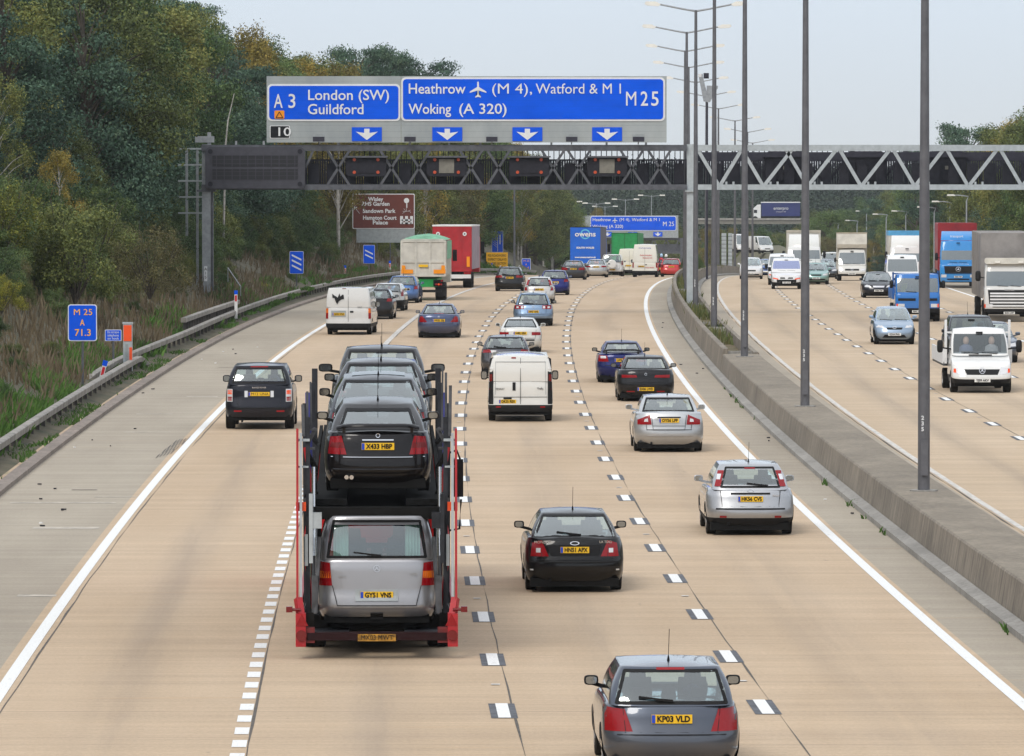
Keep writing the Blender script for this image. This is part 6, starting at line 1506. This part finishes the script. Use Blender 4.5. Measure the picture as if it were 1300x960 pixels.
# ------------------------------------------------------------------ vegetation
def leaf_mat(name,stops,var=.4,patch=.75):
    t=NT(name); g=t.node('ShaderNodeNewGeometry'); oi=t.node('ShaderNodeObjectInfo'); co=t.node('ShaderNodeTexCoord')
    n=t.noise(co.outputs['Object'],patch,3,.6)  # clump-sized colour noise; paints the shade of gaps between clumps into the leaves
    f=t.math('ADD',t.math('MULTIPLY',g.outputs['Random Per Island'],var),t.math('MULTIPLY',t.math('SUBTRACT',n.outputs[0],.25),1.25))
    f=t.math('ADD',f,t.math('MULTIPLY',t.math('SUBTRACT',oi.outputs['Random'],.5),.42))
    col=t.ramp(t.math('SUBTRACT',f,.1),stops).outputs[0]; t.l.new(col,t.b.inputs['Base Color']); t.b.inputs['Roughness'].default_value=.7
    t.b.inputs['Specular IOR Level'].default_value=.25; return t.mat
L_PINE=leaf_mat('pine_needles',[(.15,(0.0234,0.0526,0.0351)),(.5,(0.0608,0.1147,0.0725)),(.85,(0.1346,0.1989,0.1170))])
L_OLIVE=leaf_mat('olive_leaves',[(.15,(0.0585,0.0796,0.0257)),(.5,(0.1404,0.1696,0.0468)),(.85,(0.2808,0.2691,0.0760))])
L_GREEN=leaf_mat('green_leaves',[(.15,(0.0410,0.0796,0.0257)),(.5,(0.0936,0.1521,0.0491)),(.85,(0.1872,0.2457,0.0796))])
L_AUT=leaf_mat('autumn_leaves',[(.15,(0.1053,0.0877,0.0234)),(.5,(0.2457,0.1989,0.0410)),(.85,(0.3978,0.2691,0.0468))])
L_BROWN=leaf_mat('browning_leaves',[(.15,(0.0702,0.0643,0.0281)),(.5,(0.1404,0.1287,0.0526)),(.85,(0.2223,0.1930,0.0760))])
L_GORSE=leaf_mat('gorse_leaves',[(.15,(0.0351,0.0643,0.0234)),(.5,(0.0819,0.1287,0.0421)),(.85,(0.1755,0.2223,0.0679))])
L_YEL=leaf_mat('yellow_leaves',[(.15,(.06,.075,.015)),(.5,(.17,.18,.025)),(.85,(.38,.32,.04))])
L_WEED=leaf_mat('weed_leaves',[(.15,(.04,.09,.015)),(.5,(.08,.17,.03)),(.85,(.14,.24,.05))])
L_DRY=leaf_mat('dry_grass_blades',[(.15,(.1,.075,.045)),(.5,(.17,.135,.085)),(.85,(.26,.215,.14))],patch=.6)
BARK=simple('bark',(.07,.058,.045),.9,0,.3); BIRCH=simple('birch_bark',(.42,.4,.37),.8,0,.3)
def rnd(a,b): return random.uniform(a,b)
def leaf(b,p,s,nrm,el=1.5):
    n=(Vector(nrm)+Vector((rnd(-1,1),rnd(-1,1),rnd(-1,1)))*1.1).normalized()
    u=n.cross(Vector((rnd(-1,1),rnd(-1,1),rnd(-1,1)))).normalized(); v=n.cross(u)
    a=u*s*el*.5; c=v*s*.5; p=Vector(p)
    b.poly([p-a,p-c*.9,p+a,p+c])
import numpy as np
def quads(P,N,S,el,rng):
    """n leaf quads: centres P, outward normals N, sizes S"""
    n=len(P); nn=N+rng.uniform(-1,1,(n,3))*1.1; nn/=np.linalg.norm(nn,axis=1)[:,None]+1e-9
    u=np.cross(nn,rng.uniform(-1,1,(n,3))); u/=np.linalg.norm(u,axis=1)[:,None]+1e-9; v=np.cross(nn,u)
    a=u*(S*el*.5*rng.uniform(.7,1.3,n))[:,None]; c=v*(S*.5)[:,None]; k=rng.uniform(-.5,.5,n)[:,None]
    return np.stack([P-a,P-c+a*k,P+a,P+c-a*k],1).reshape(-1,3)
def qmesh(name,V,mat):
    me=bpy.data.meshes.new(name); nq=len(V)//4; me.vertices.add(len(V)); me.vertices.foreach_set('co',V.astype(np.float32).ravel())
    me.loops.add(nq*4); me.loops.foreach_set('vertex_index',np.arange(nq*4,dtype=np.int32)); me.polygons.add(nq); me.polygons.foreach_set('loop_start',np.arange(0,nq*4,4,dtype=np.int32))
    me.materials.append(mat); me.update(); me.validate(); return me
def crown_mesh(kind,seed,n,ls,mat):
    """leaves for a tree of height 10 m, gathered in clumps on limbs"""
    random.seed(seed); rng=np.random.default_rng(seed); blobs=[]
    if kind=='pine':
        for k in range(20):
            t=k/19; z=1.4+8.0*t; r=(3.1*(1-t)**.8+.55)*rnd(.75,1.1)
            for q in range(6 if t<.7 else 3):
                a=rnd(0,2*pi); blobs.append((r*.7*cos(a),r*.7*sin(a),z+rnd(-.4,.4),r*.36+.12,.5))
    elif kind=='scots':
        for k in range(46):
            a=rnd(0,2*pi); z=rnd(4.2,9.5); r=sqrt(max(.05,1-((z-6.6)/3.2)**2))*3.2*rnd(.4,1); blobs.append((r*cos(a),r*sin(a),z,rnd(.5,1.05),.5))
    elif kind=='round':
        for k in range(85):
            a=rnd(0,2*pi); z=rnd(1.2,9.5); r=sqrt(max(.03,1-((z-5.0)/4.7)**2))*3.3*rnd(.55,1.05); blobs.append((r*cos(a),r*sin(a),z,rnd(.4,1.0),.85))
    elif kind=='birch':
        for k in range(60):
            a=rnd(0,2*pi); z=rnd(2.2,9.7); r=sqrt(max(.02,1-((z-5.2)/4.7)**2))*2.0*rnd(.3,1); blobs.append((r*cos(a),r*sin(a),z,rnd(.3,.7),1.2))
    else:
        for k in range(60):
            a=rnd(0,2*pi); z=rnd(.3,8.8); r=sqrt(max(.05,1-(z/9.8)**2))*6.8*rnd(.35,1.05); blobs.append((r*cos(a),r*sin(a),z,rnd(.8,2.0),.85))
    W=sum(x[3]**2 for x in blobs); PP=[];NN=[]
    for bx_,by_,bz,br,fl in blobs:
        m=int(n*br*br/W)+1; d=rng.normal(size=(m,3)); d/=np.linalg.norm(d,axis=1)[:,None]
        q=rng.uniform(.35,1.05,m)+.45*rng.uniform(0,1,m)**5
        q*=1+.28*np.sin(d[:,0]*5+bx_)*np.cos(d[:,1]*6+bz)
        p=d*(q*br)[:,None]; p[:,2]*=fl; p+=np.array([bx_,by_,bz]); k=p[:,2]>.03; PP.append(p[k]); NN.append(d[k])
    P=np.concatenate(PP); N=np.concatenate(NN); V=quads(P,N,ls*rng.uniform(.6,1.35,len(P)),1.5,rng)
    t=MB()
    if kind!='bush':
        R={'pine':.2,'scots':.2,'round':.24,'birch':.1}[kind]; top=9.0 if kind!='round' else 6.5
        t.tube([(0,0,-1.0),(rnd(-.1,.1),rnd(-.1,.1),top*.35),(rnd(-.2,.2),rnd(-.2,.2),top*.7),(0,0,top)],[R*1.2,R,R*.6,R*.15],8)
        for bx_,by_,bz,br,fl in blobs[::2]: t.tube([(0,0,max(.8,bz-1.6)),(bx_*.55,by_*.55,bz-.5),(bx_,by_,bz)],[R*.34,R*.2,R*.06],5)
    else:
        for k in range(14): a=rnd(0,2*pi); r=rnd(1,6.5); t.tube([(0,0,-.8),(r*.5*cos(a),r*.5*sin(a),3.5),(r*cos(a),r*sin(a),rnd(6,10.2))],[.14,.08,.03],5)
    return qmesh('crown',V,mat),t
PROTO={}
def proto(kind,var,mat,matname,n,ls,bark=None):
    cm,t=crown_mesh(kind,sum(map(ord,kind+matname))*7+var*13,n,ls,mat)
    me=bpy.data.meshes.new('trunk'); me.from_pydata(t.v,[],t.f); me.materials.append(bark or BARK); me.update()
    PROTO[(kind,matname,var)]=(cm,me)
SPECS=[('pine','pine',L_PINE,3,34000,.085,None),('scots','pine',L_PINE,2,26000,.085,None),('round','olive',L_OLIVE,3,38000,.082,None),('round','green',L_GREEN,2,38000,.082,None),('round','brown',L_BROWN,1,30000,.08,None),
  ('birch','autumn',L_AUT,2,15000,.075,BIRCH),('birch','olive',L_OLIVE,1,17000,.075,BIRCH),('bush','gorse',L_GORSE,2,22000,.17,None),('bush','olive',L_OLIVE,1,22000,.17,None),('bush','brown',L_BROWN,1,15000,.15,None),('bush','yellow',L_YEL,1,12000,.18,None),('bush','green',L_GREEN,1,22000,.17,None)]
VARN={}
for kind,mn,mt,nv,n,ls,bk in SPECS:
    VARN[(kind,mn)]=nv
    for v in range(nv): proto(kind,v,mt,mn,n,ls,bk)
def plant(kind,mn,X,d,g,h,label,group=None,name=None,cat=None,wide=1.0):
    v=random.randrange(VARN[(kind,mn)]); cm,tm=PROTO[(kind,mn,v)]
    r=bpy.data.objects.new(name or {'pine':'pine_tree','scots':'pine_tree','round':'tree','birch':'birch_tree','bush':'bush'}[kind],None); COL.objects.link(r)
    r.location=(X,d,g-.15); r.rotation_euler=(0,0,rnd(0,6.28)); k=h/10; r.scale=(k*wide*rnd(.9,1.12),k*wide*rnd(.9,1.12),k)
    tag(r,label,cat or ('bush' if kind=='bush' else 'tree'),group)
    c=bpy.data.objects.new('crown' if kind!='bush' else 'foliage',cm); COL.objects.link(c); c.parent=r
    t=bpy.data.objects.new('trunk' if kind!='bush' else 'stems',tm); COL.objects.link(t); t.parent=r
    return r
SKY=[(-300,-120),(150,-60),(240,-12),(268,12),(300,45),(324,36),(345,62),(400,64),(430,50),(470,47),(510,62),(562,94),(600,116),(650,150),(690,186),(712,222),(760,260)]
SKYR=[(1040,215),(1160,203),(1180,182),(1200,178),(1214,160),(1228,150),(1242,156),(1256,170),(1275,160),(1300,140),(1400,100)]
random.seed(11)
GLAB={('pine','pine'):'dense blue-green pine among the trees on the left bank',('scots','pine'):'dark flat-topped pine among the trees on the left bank',('round','olive'):'olive-green broadleaf tree among the trees on the left bank',
 ('round','green'):'mid-green broadleaf tree among the trees on the left bank',('round','brown'):'brownish thinning tree among the trees on the left bank',('birch','autumn'):'yellowing birch among the trees on the left bank',('birch','olive'):'slender olive birch among the trees on the left bank'}
ZP=[('pine','pine')]*9+[('scots','pine')]*2+[('round','olive')]*4+[('birch','olive')]*2+[('round','green')]*3
ZT=[('round','olive')]*4+[('birch','autumn')]*2+[('birch','olive')]*3+[('round','green')]*2
ZY=[('round','olive')]*3+[('birch','autumn')]*2+[('birch','olive')]*2+[('round','green')]*2
def wood(o,d,side=-1,kinds=None,dh=(7,13)):
    X=RX(d)+o; px=650+X*F/d; g=TZ(o,d)
    if px<-90 or px>1400: return None
    if side<0 and ((436<px<540 and d<484) or (612<px<680 and d<668)): return None
    S=SKY if side<0 else SKYR; zmax=CAMH-(ip(S,px)-185)*d/F
    h=rnd(*dh); hm=(zmax-g)*1.0
    if hm<2.2: return None
    if h>hm or (hm<17 and random.random()<.4): h=hm*rnd(.88,1.0)
    h=min(h,12.5)
    if side<0:
        py=185+(CAMH-(g+h*.7))*F/d
        if px<315 and (45 if px>110 else 0)<py<215: kinds=ZP
        elif px<315 and py<=45: kinds=ZT
        elif px<450 and py<190: kinds=ZY
    kind,mn=random.choice(kinds)
    lab=GLAB[(kind,mn)] if side<0 else GLAB[(kind,mn)].replace('left bank','right bank')
    return plant(kind,mn,X,d,g,h,lab,group=lab)
PK=[('pine','pine')]*8+[('scots','pine')]*2+[('round','green')]+[('round','olive')]*2
OK2=[('round','olive')]*4+[('round','green')]*2+[('round','brown')]+[('birch','autumn')]*2+[('birch','olive')]
UP=[('round','olive')]*4+[('birch','autumn')]*3+[('birch','olive')]*2+[('pine','pine')]
n=0
for row,(o,st,kk,dh) in enumerate(((-29.5,7.5,None,(4,7)),(-34,7,None,(6,9)),(-39,8,None,(7,11)),(-45,11,None,(8,13)),(-53,15,None,(10,15)))):
    d=262+row*10
    while d<900:
        px=650+(RX(d)+o)*F/d
        kinds=(PK if (d<430 and row in(1,2,3)) else OK2) if row<4 else UP
        wood(o+rnd(-1.8,1.8),d+rnd(-2,2),-1,kinds,dh); d+=st*rnd(.8,1.3)*(1 if d<500 else 1.6)
# close row by the road beyond the gantry
d=500
while d<980:
    wood(-25.5+rnd(-1,1.5),d,-1,OK2,(7,12)); d+=rnd(9,14)
# chosen skyline trees
for kind,mn,px,py,d,lab in (('scots','pine',232,-14,470,'very dark pine at the top edge of the picture above the wood'),('birch','autumn',325,30,430,'thin yellow-brown birch standing up into the sky left of the blue sign'),('scots','pine',452,44,560,'dark pine with spreading crown rising behind the London sign'),('scots','pine',486,54,600,'dark pine just right of the spreading one behind the sign'),('scots','pine',528,64,640,'dark pine behind the join of the two blue signs'),('pine','pine',553,90,680,'last pine of the dark group sloping down behind the Heathrow sign'),('round','olive',395,66,500,'rounded olive tree behind the top left corner of the sign'),('birch','autumn',430,78,450,'golden birch just above the word London'),('pine','pine',115,60,360,'large blue-green pine in the middle of the left bank wood'),('pine','pine',205,95,345,'large blue-green pine left of the message sign')):
    X=XW(px,d); z=CAMH-(py-185)*d/F; o=X-RX(d); g=min(TZ(o,d),z-6); plant(kind,mn,X,d,g,z-g,lab,wide=1.0 if z-g<13 else .85)
# shrubs on the lower bank
BL={'gorse':'dark gorse bush on the bank behind the left crash barrier','olive':'olive bramble bush on the bank behind the left crash barrier','brown':'brown withered bush on the bank behind the left crash barrier','green':'green bramble bush on the bank behind the left crash barrier'}
for row,(o,st,h0,h1) in enumerate(((-23.8,4.5,.4,.9),(-25.2,5.0,.9,1.7),(-26.8,4.6,1.6,2.8),(-28.8,5.5,2.2,3.6))):
    d=(150,168,165,160)[row]
    while d<620:
        mn=random.choice(['gorse']*6+['olive']*3+['brown']+['green']*3)
        oo=o+rnd(-.7,.7); X=RX(d)+oo; px=650+X*F/d
        if px>-60 and not(436<px<540 and d<484) and not (row<2 and (rnd(0,1)<.3)):
            plant('bush',mn,X,d,TZ(oo,d),rnd(h0,h1),BL[mn],group=BL[mn],wide=rnd(.8,1.1))
        d+=st*rnd(.8,1.25)*(1 if d<420 else 1.5)
for px,py,d,mn,h,lab in ((-4,228,236,'yellow',2.7,'bright yellow-green bush at the left edge of the picture'),(2,345,214,'yellow',1.3,'low yellow-leaved bush at the left edge under the bright one'),(325,356,345,'yellow',1.3,'small yellow gorse bush right of the gantry leg')):
    X=XW(px,d); z=CAMH-(py-185)*d/F; plant('bush',mn,X,d,z-h*.9,h,lab)
X=XW(75,262); plant('birch','autumn',X,262,CAMH-(190-185)*262/F-5,5,'small rust-leaved tree on the bank above the blue location sign').children[0].data.materials
X=XW(150,262)
for px,py,d,mn,h,lab in ((95,262,238,'olive',3.6,'broad olive bush midway up the bank left of the gantry'),(190,285,262,'brown',3.0,'brown and olive bush on the bank just left of the steel frame')):
    X=XW(px,d); z=CAMH-(py-185)*d/F; plant('bush',mn,X,d,z-h*.9,h,lab)
# a bare white birch stem behind the message sign
b=MB(); X=XW(284,350); b.tube([(X,350,3),(X+.1,350,8),(X+.25,350,9.5),(X+.6,350,11)],[.07,.055,.04,.02],6); tag(b.build('birch_tree',BIRCH),'bare white birch stem leaning above the message sign','tree')
# right bank
for row,(o,st,dh) in enumerate(((25,8.5,(4,7)),(30,10,(6,10)),(37,12,(8,12)),(46,15,(9,14)))):
    d=330+row*20
    while d<1100:
        wood(o+rnd(-2,2),d,1,OK2+[('scots','pine'),('pine','pine')],dh); d+=st*rnd(.8,1.3)*(1 if d<600 else 1.5)
for kind,mn,px,py,d,lab in (('scots','pine',1228,148,640,'dark round-topped pine against the sky above the right end of the gantry'),('round','olive',1298,140,520,'olive-yellow tree at the right edge above the gantry'),('scots','pine',1190,177,760,'low dark tree top just above the gantry near the nearest column'),('birch','autumn',1268,162,560,'thin yellowish tree between the round pine and the right edge')):
    X=XW(px,d); z=CAMH-(py-185)*d/F; o=X-RX(d); g=min(TZ(o,d),z-7); plant(kind,mn,X,d,g,z-g,lab)
# middle distance around the flyover
MD='hazy tree in the middle distance round the flyover'
for i in range(46):
    px=rnd(868,1075); d=rnd(860,1190); py=rnd(288,318) if px<1040 else rnd(262,300)
    X=XW(px,d); z=CAMH-(py-185)*d/F; h=max(4,min(14,z-TZ(X-RX(d),d))); kind,mn=random.choice(OK2); plant(kind,mn,X,d,z-h,h,MD,group=MD)
for i in range(16):
    px=rnd(700,860); d=rnd(1015,1180); py=rnd(280,305); X=XW(px,d); z=CAMH-(py-185)*d/F; kind,mn=random.choice(OK2); plant(kind,mn,X,d,z-9,9,'hazy tree beyond the second gantry',group='hazy trees beyond the second gantry')
X=XW(757,1090); plant('round','brown',X,1090,CAMH-(262-185)*1090/F-9,9,'orange autumn tree just above the second gantry sign').children[0].data=PROTO[('birch','autumn',0)][0]
# far wood closing the view, one mass
random.seed(5); PP=[]; rng=np.random.default_rng(5)
for i in range(5200):
    d=rnd(1230,1620); px=rnd(640,1230); py0=205+6*noise.noise(Vector((px*.03,1,0)))+3*noise.noise(Vector((px*.11,1,0)))
    t_=rnd(0,1); py=py0+ (310-py0)*(1-(d-1230)/390)*.85+rnd(0,14)
    X=XW(px,d); z=CAMH-(py-185)*d/F; r=rnd(.9,2.4); p=rng.normal(size=(36,3))*.55*r; PP.append(p*np.array([1.2,1,1])+np.array([X,d,z-1]))
P_=np.concatenate(PP); me=qmesh('far_wood',quads(P_,rng.normal(size=P_.shape)*.5,rng.uniform(.35,.7,len(P_)),1.3,rng),leaf_mat('far_wood_leaves',[(.15,(.018,.034,.02)),(.5,(.045,.065,.03)),(.85,(.11,.11,.04))],.3,.03))
o=bpy.data.objects.new('far_wood',me); COL.objects.link(o); tag(o,'hazy mass of far trees closing the view above the road','wood',kind='stuff')
b=MB(); P=[]
for d in range(1240,1700,40): P.append([(XW(px,d),d,CAMH-(312-(d-1240)*.24-185)*d/F-3.5) for px in range(560,1320,40)])
b.grid(P); tag(b.build('far_hill',soil_mat('far_ground',(.03,.04,.02),(.05,.06,.03),(.07,.07,.035))),kind='structure')

# ---- dry grass, weeds
def blades(name,mat,label,N,fn,hmin,hmax,wd,lean=.35,cat='grass'):
    b=MB()
    for i in range(N):
        p=fn()
        if p is None: continue
        x,y,z=p; h=rnd(hmin,hmax); a=rnd(0,6.28); lx,ly=rnd(-lean,lean)*h,rnd(-lean,lean)*h; w=wd*rnd(.6,1.4); dx,dy=cos(a)*w,sin(a)*w*.3
        b.poly([(x-dx,y-dy,z-.05),(x+dx,y+dy,z-.05),(x+lx*.5+dx*.7,y+ly*.5,z+h*.6),(x+lx,y+ly,z+h)])
    o=b.build(name,mat); tag(o,label,cat,kind='stuff'); return o
def dens(x,y,s,th): return noise.noise(Vector((x*s,y*s*.4,7.7)))>th
def f1():
    d=120+380*rnd(0,1)**1.5; o=-22.2-rnd(0,1)**1.3*5.2
    if not dens(o*3,d,.16,-.25): return None
    return (RX(d)+o,d,TZ(o,d))
blades('dry_grass',L_DRY,'tall dry brown grass along the foot of the left bank',17000,f1,.25,.85,.03)
def f2():
    d=rnd(100,640); o=rnd(-23.6,-21.4) 
    if not dens(o,d,.22,.02): return None
    return (RX(d)+o,d,TZ(o,d)+.05)
blades('green_weeds',L_WEED,'green weeds growing under the left crash barrier',16000,f2,.12,.5,.04,.7)
def f2b():
    d=rnd(95,262); o=rnd(-23.3,-21.65)
    if not dens(o,d,.3,-.22): return None
    return (RX(d)+o,d,TZ(o,d)+.03)
blades('green_weeds',L_WEED,'bright green weeds crowding behind the near crash barrier',17000,f2b,.12,.5,.03,.8)
def f3():
    d=rnd(95,420); o=rnd(-21.45,-20.72)
    if not dens(o*2,d,.42,.06): return None
    return (RX(d)+o,d,.1)
blades('verge_weeds',L_WEED,'low green weeds on the dirt strip beside the kerb',12000,f3,.03,.12,.022,1.2)
def f4():
    d=rnd(SPLIT+1,560); o=rnd(-.58,.58)
    if not dens(o,d,.15,-.15): return None
    return (RX(d)+o,d,RZ(d)+.42)
blades('reserve_weeds',leaf_mat('reserve_leaves',[(.15,(.05,.07,.02)),(.5,(.1,.125,.04)),(.85,(.2,.17,.07))]),'weeds and dry stalks in the reserve planting beds',5500,f4,.15,.6,.04,.5)
def f5():
    d=rnd(90,220); k=noise.noise(Vector((d*.5,2.2,0)))
    if k<.28: return None
    return (RX(d)-1.02+rnd(-.06,.05),d+rnd(-.2,.2),.02)
blades('gutter_weeds',L_WEED,'small weeds sprouting in the gutter at the foot of the barrier wall',900,f5,.04,.14,.025,.9)
def f6():
    d=rnd(95,300); o=rnd(22.1,26); return (RX(d)+o,d,TZ(o,d))
for px,py,d,mn,h,lab in ((861,355,440,'green',1.8,'reddish green bush at the start of the reserve beds'),(892,338,470,'green',1.6,'rounded green bush in the reserve behind the columns')):
    X=RX(d)+rnd(-.2,.2); plant('bush',mn,X,d,RZ(d)+.4,h,lab,wide=.6)
# litter on the hard shoulder and in the gutter
random.seed(3); b=MB()
for i in range(34):
    if i%4==0: d=rnd(95,300); o=rnd(-1.9,-1.05)
    else: d=rnd(105,260); o=rnd(-20.35,-18.2) if i%4 else rnd(-21,-20.8)
    s=rnd(.012,.035); X,Y,Z=RP(o,d,.03 if o>-20.6 else .12); b.box((X,Y,Z),(s*2,s*3,.03),random.choice((0,0,0,1)),Matrix.Rotation(rnd(0,3),3,'Z'))
tag(b.build('litter',[M('dark'),M('white')]),'scraps of litter and grit at the road edges','litter',kind='stuff')
# ------------------------------------------------------------------ camera, light, air
cam=bpy.data.cameras.new('camera'); co_=bpy.data.objects.new('camera',cam); COL.objects.link(co_)
co_.location=(0,0,CAMH); cam.sensor_width=36; cam.lens=36*F/1300; cam.clip_end=20000; cam.clip_start=1
# photo 1300x960 -> the horizon lies 295 px above the middle
co_.rotation_euler=(pi/2-math.atan(295/F),0,0); SC.camera=co_
w=bpy.data.worlds.new('World'); SC.world=w; w.use_nodes=True; nt=w.node_tree
bg=nt.nodes['Background']; sky=nt.nodes.new('ShaderNodeTexSky'); sky.sky_type='NISHITA'; sky.sun_disc=False
SEL,SAZ=radians(42),radians(205)
sky.sun_elevation=SEL; sky.sun_rotation=SAZ; sky.air_density=1.0; sky.dust_density=2.5; sky.ozone_density=2.0
# overcast: the clear sky seen through an even sheet of cloud
cl=nt.nodes.new('ShaderNodeMix'); cl.data_type='RGBA'; cl.inputs[0].default_value=.82
tc=nt.nodes.new('ShaderNodeTexCoord'); sx=nt.nodes.new('ShaderNodeSeparateXYZ'); nt.links.new(tc.outputs['Generated'],sx.inputs[0])
rp=nt.nodes.new('ShaderNodeValToRGB'); nt.links.new(sx.outputs[2],rp.inputs[0])
e=rp.color_ramp.elements; e[0].position=0.0; e[0].color=(8.3,8.9,9.4,1); e[1].position=.03; e[1].color=(8.6,9.8,11.2,1)
n1=e.new(.3); n1.color=(10,10.6,11.4,1); n2=e.new(1.0); n2.color=(13,13.4,14,1)
nt.links.new(sky.outputs[0],cl.inputs[6]); nt.links.new(rp.outputs[0],cl.inputs[7]); nt.links.new(cl.outputs[2],bg.inputs[0])
bg.inputs[1].default_value=.1
sun=bpy.data.lights.new('sun','SUN'); sun.energy=1.5; sun.angle=radians(22); sun.color=(1,.95,.87)
so=bpy.data.objects.new('sun',sun); COL.objects.link(so)
# sun direction: Nishita rotation is measured clockwise from +Y
dv=Vector((sin(SAZ)*cos(SEL),cos(SAZ)*cos(SEL),sin(SEL)))
so.rotation_euler=dv.to_track_quat('Z','Y').to_euler(); so.location=(0,0,60)
HAZE=8e-5
if HAZE:
    b=MB(); b.b2((-1000,-100,-70),(1100,1800,75)); t=NT('haze'); t.n.remove(t.b)
    pv=t.node('ShaderNodeVolumePrincipled'); pv.inputs['Density'].default_value=HAZE; pv.inputs['Color'].default_value=(.86,.9,.94,1); pv.inputs['Anisotropy'].default_value=.2
    t.l.new(pv.outputs[0],t.n['Material Output'].inputs['Volume'])
    hz=b.build('haze',t.mat); tag(hz,kind='stuff')
SC.view_settings.view_transform='Standard'; SC.view_settings.look='None'; SC.view_settings.gamma=1; SC.view_settings.exposure=0.0
SC.render.engine='CYCLES'; cy=SC.cycles
cy.use_denoising=True; cy.max_bounces=6; cy.diffuse_bounces=2; cy.glossy_bounces=3; cy.transmission_bounces=4; cy.transparent_max_bounces=16; cy.volume_bounces=0
cy.use_adaptive_sampling=True; cy.adaptive_threshold=.02; cy.caustics_reflective=False; cy.caustics_refractive=False; cy.sample_clamp_indirect=4
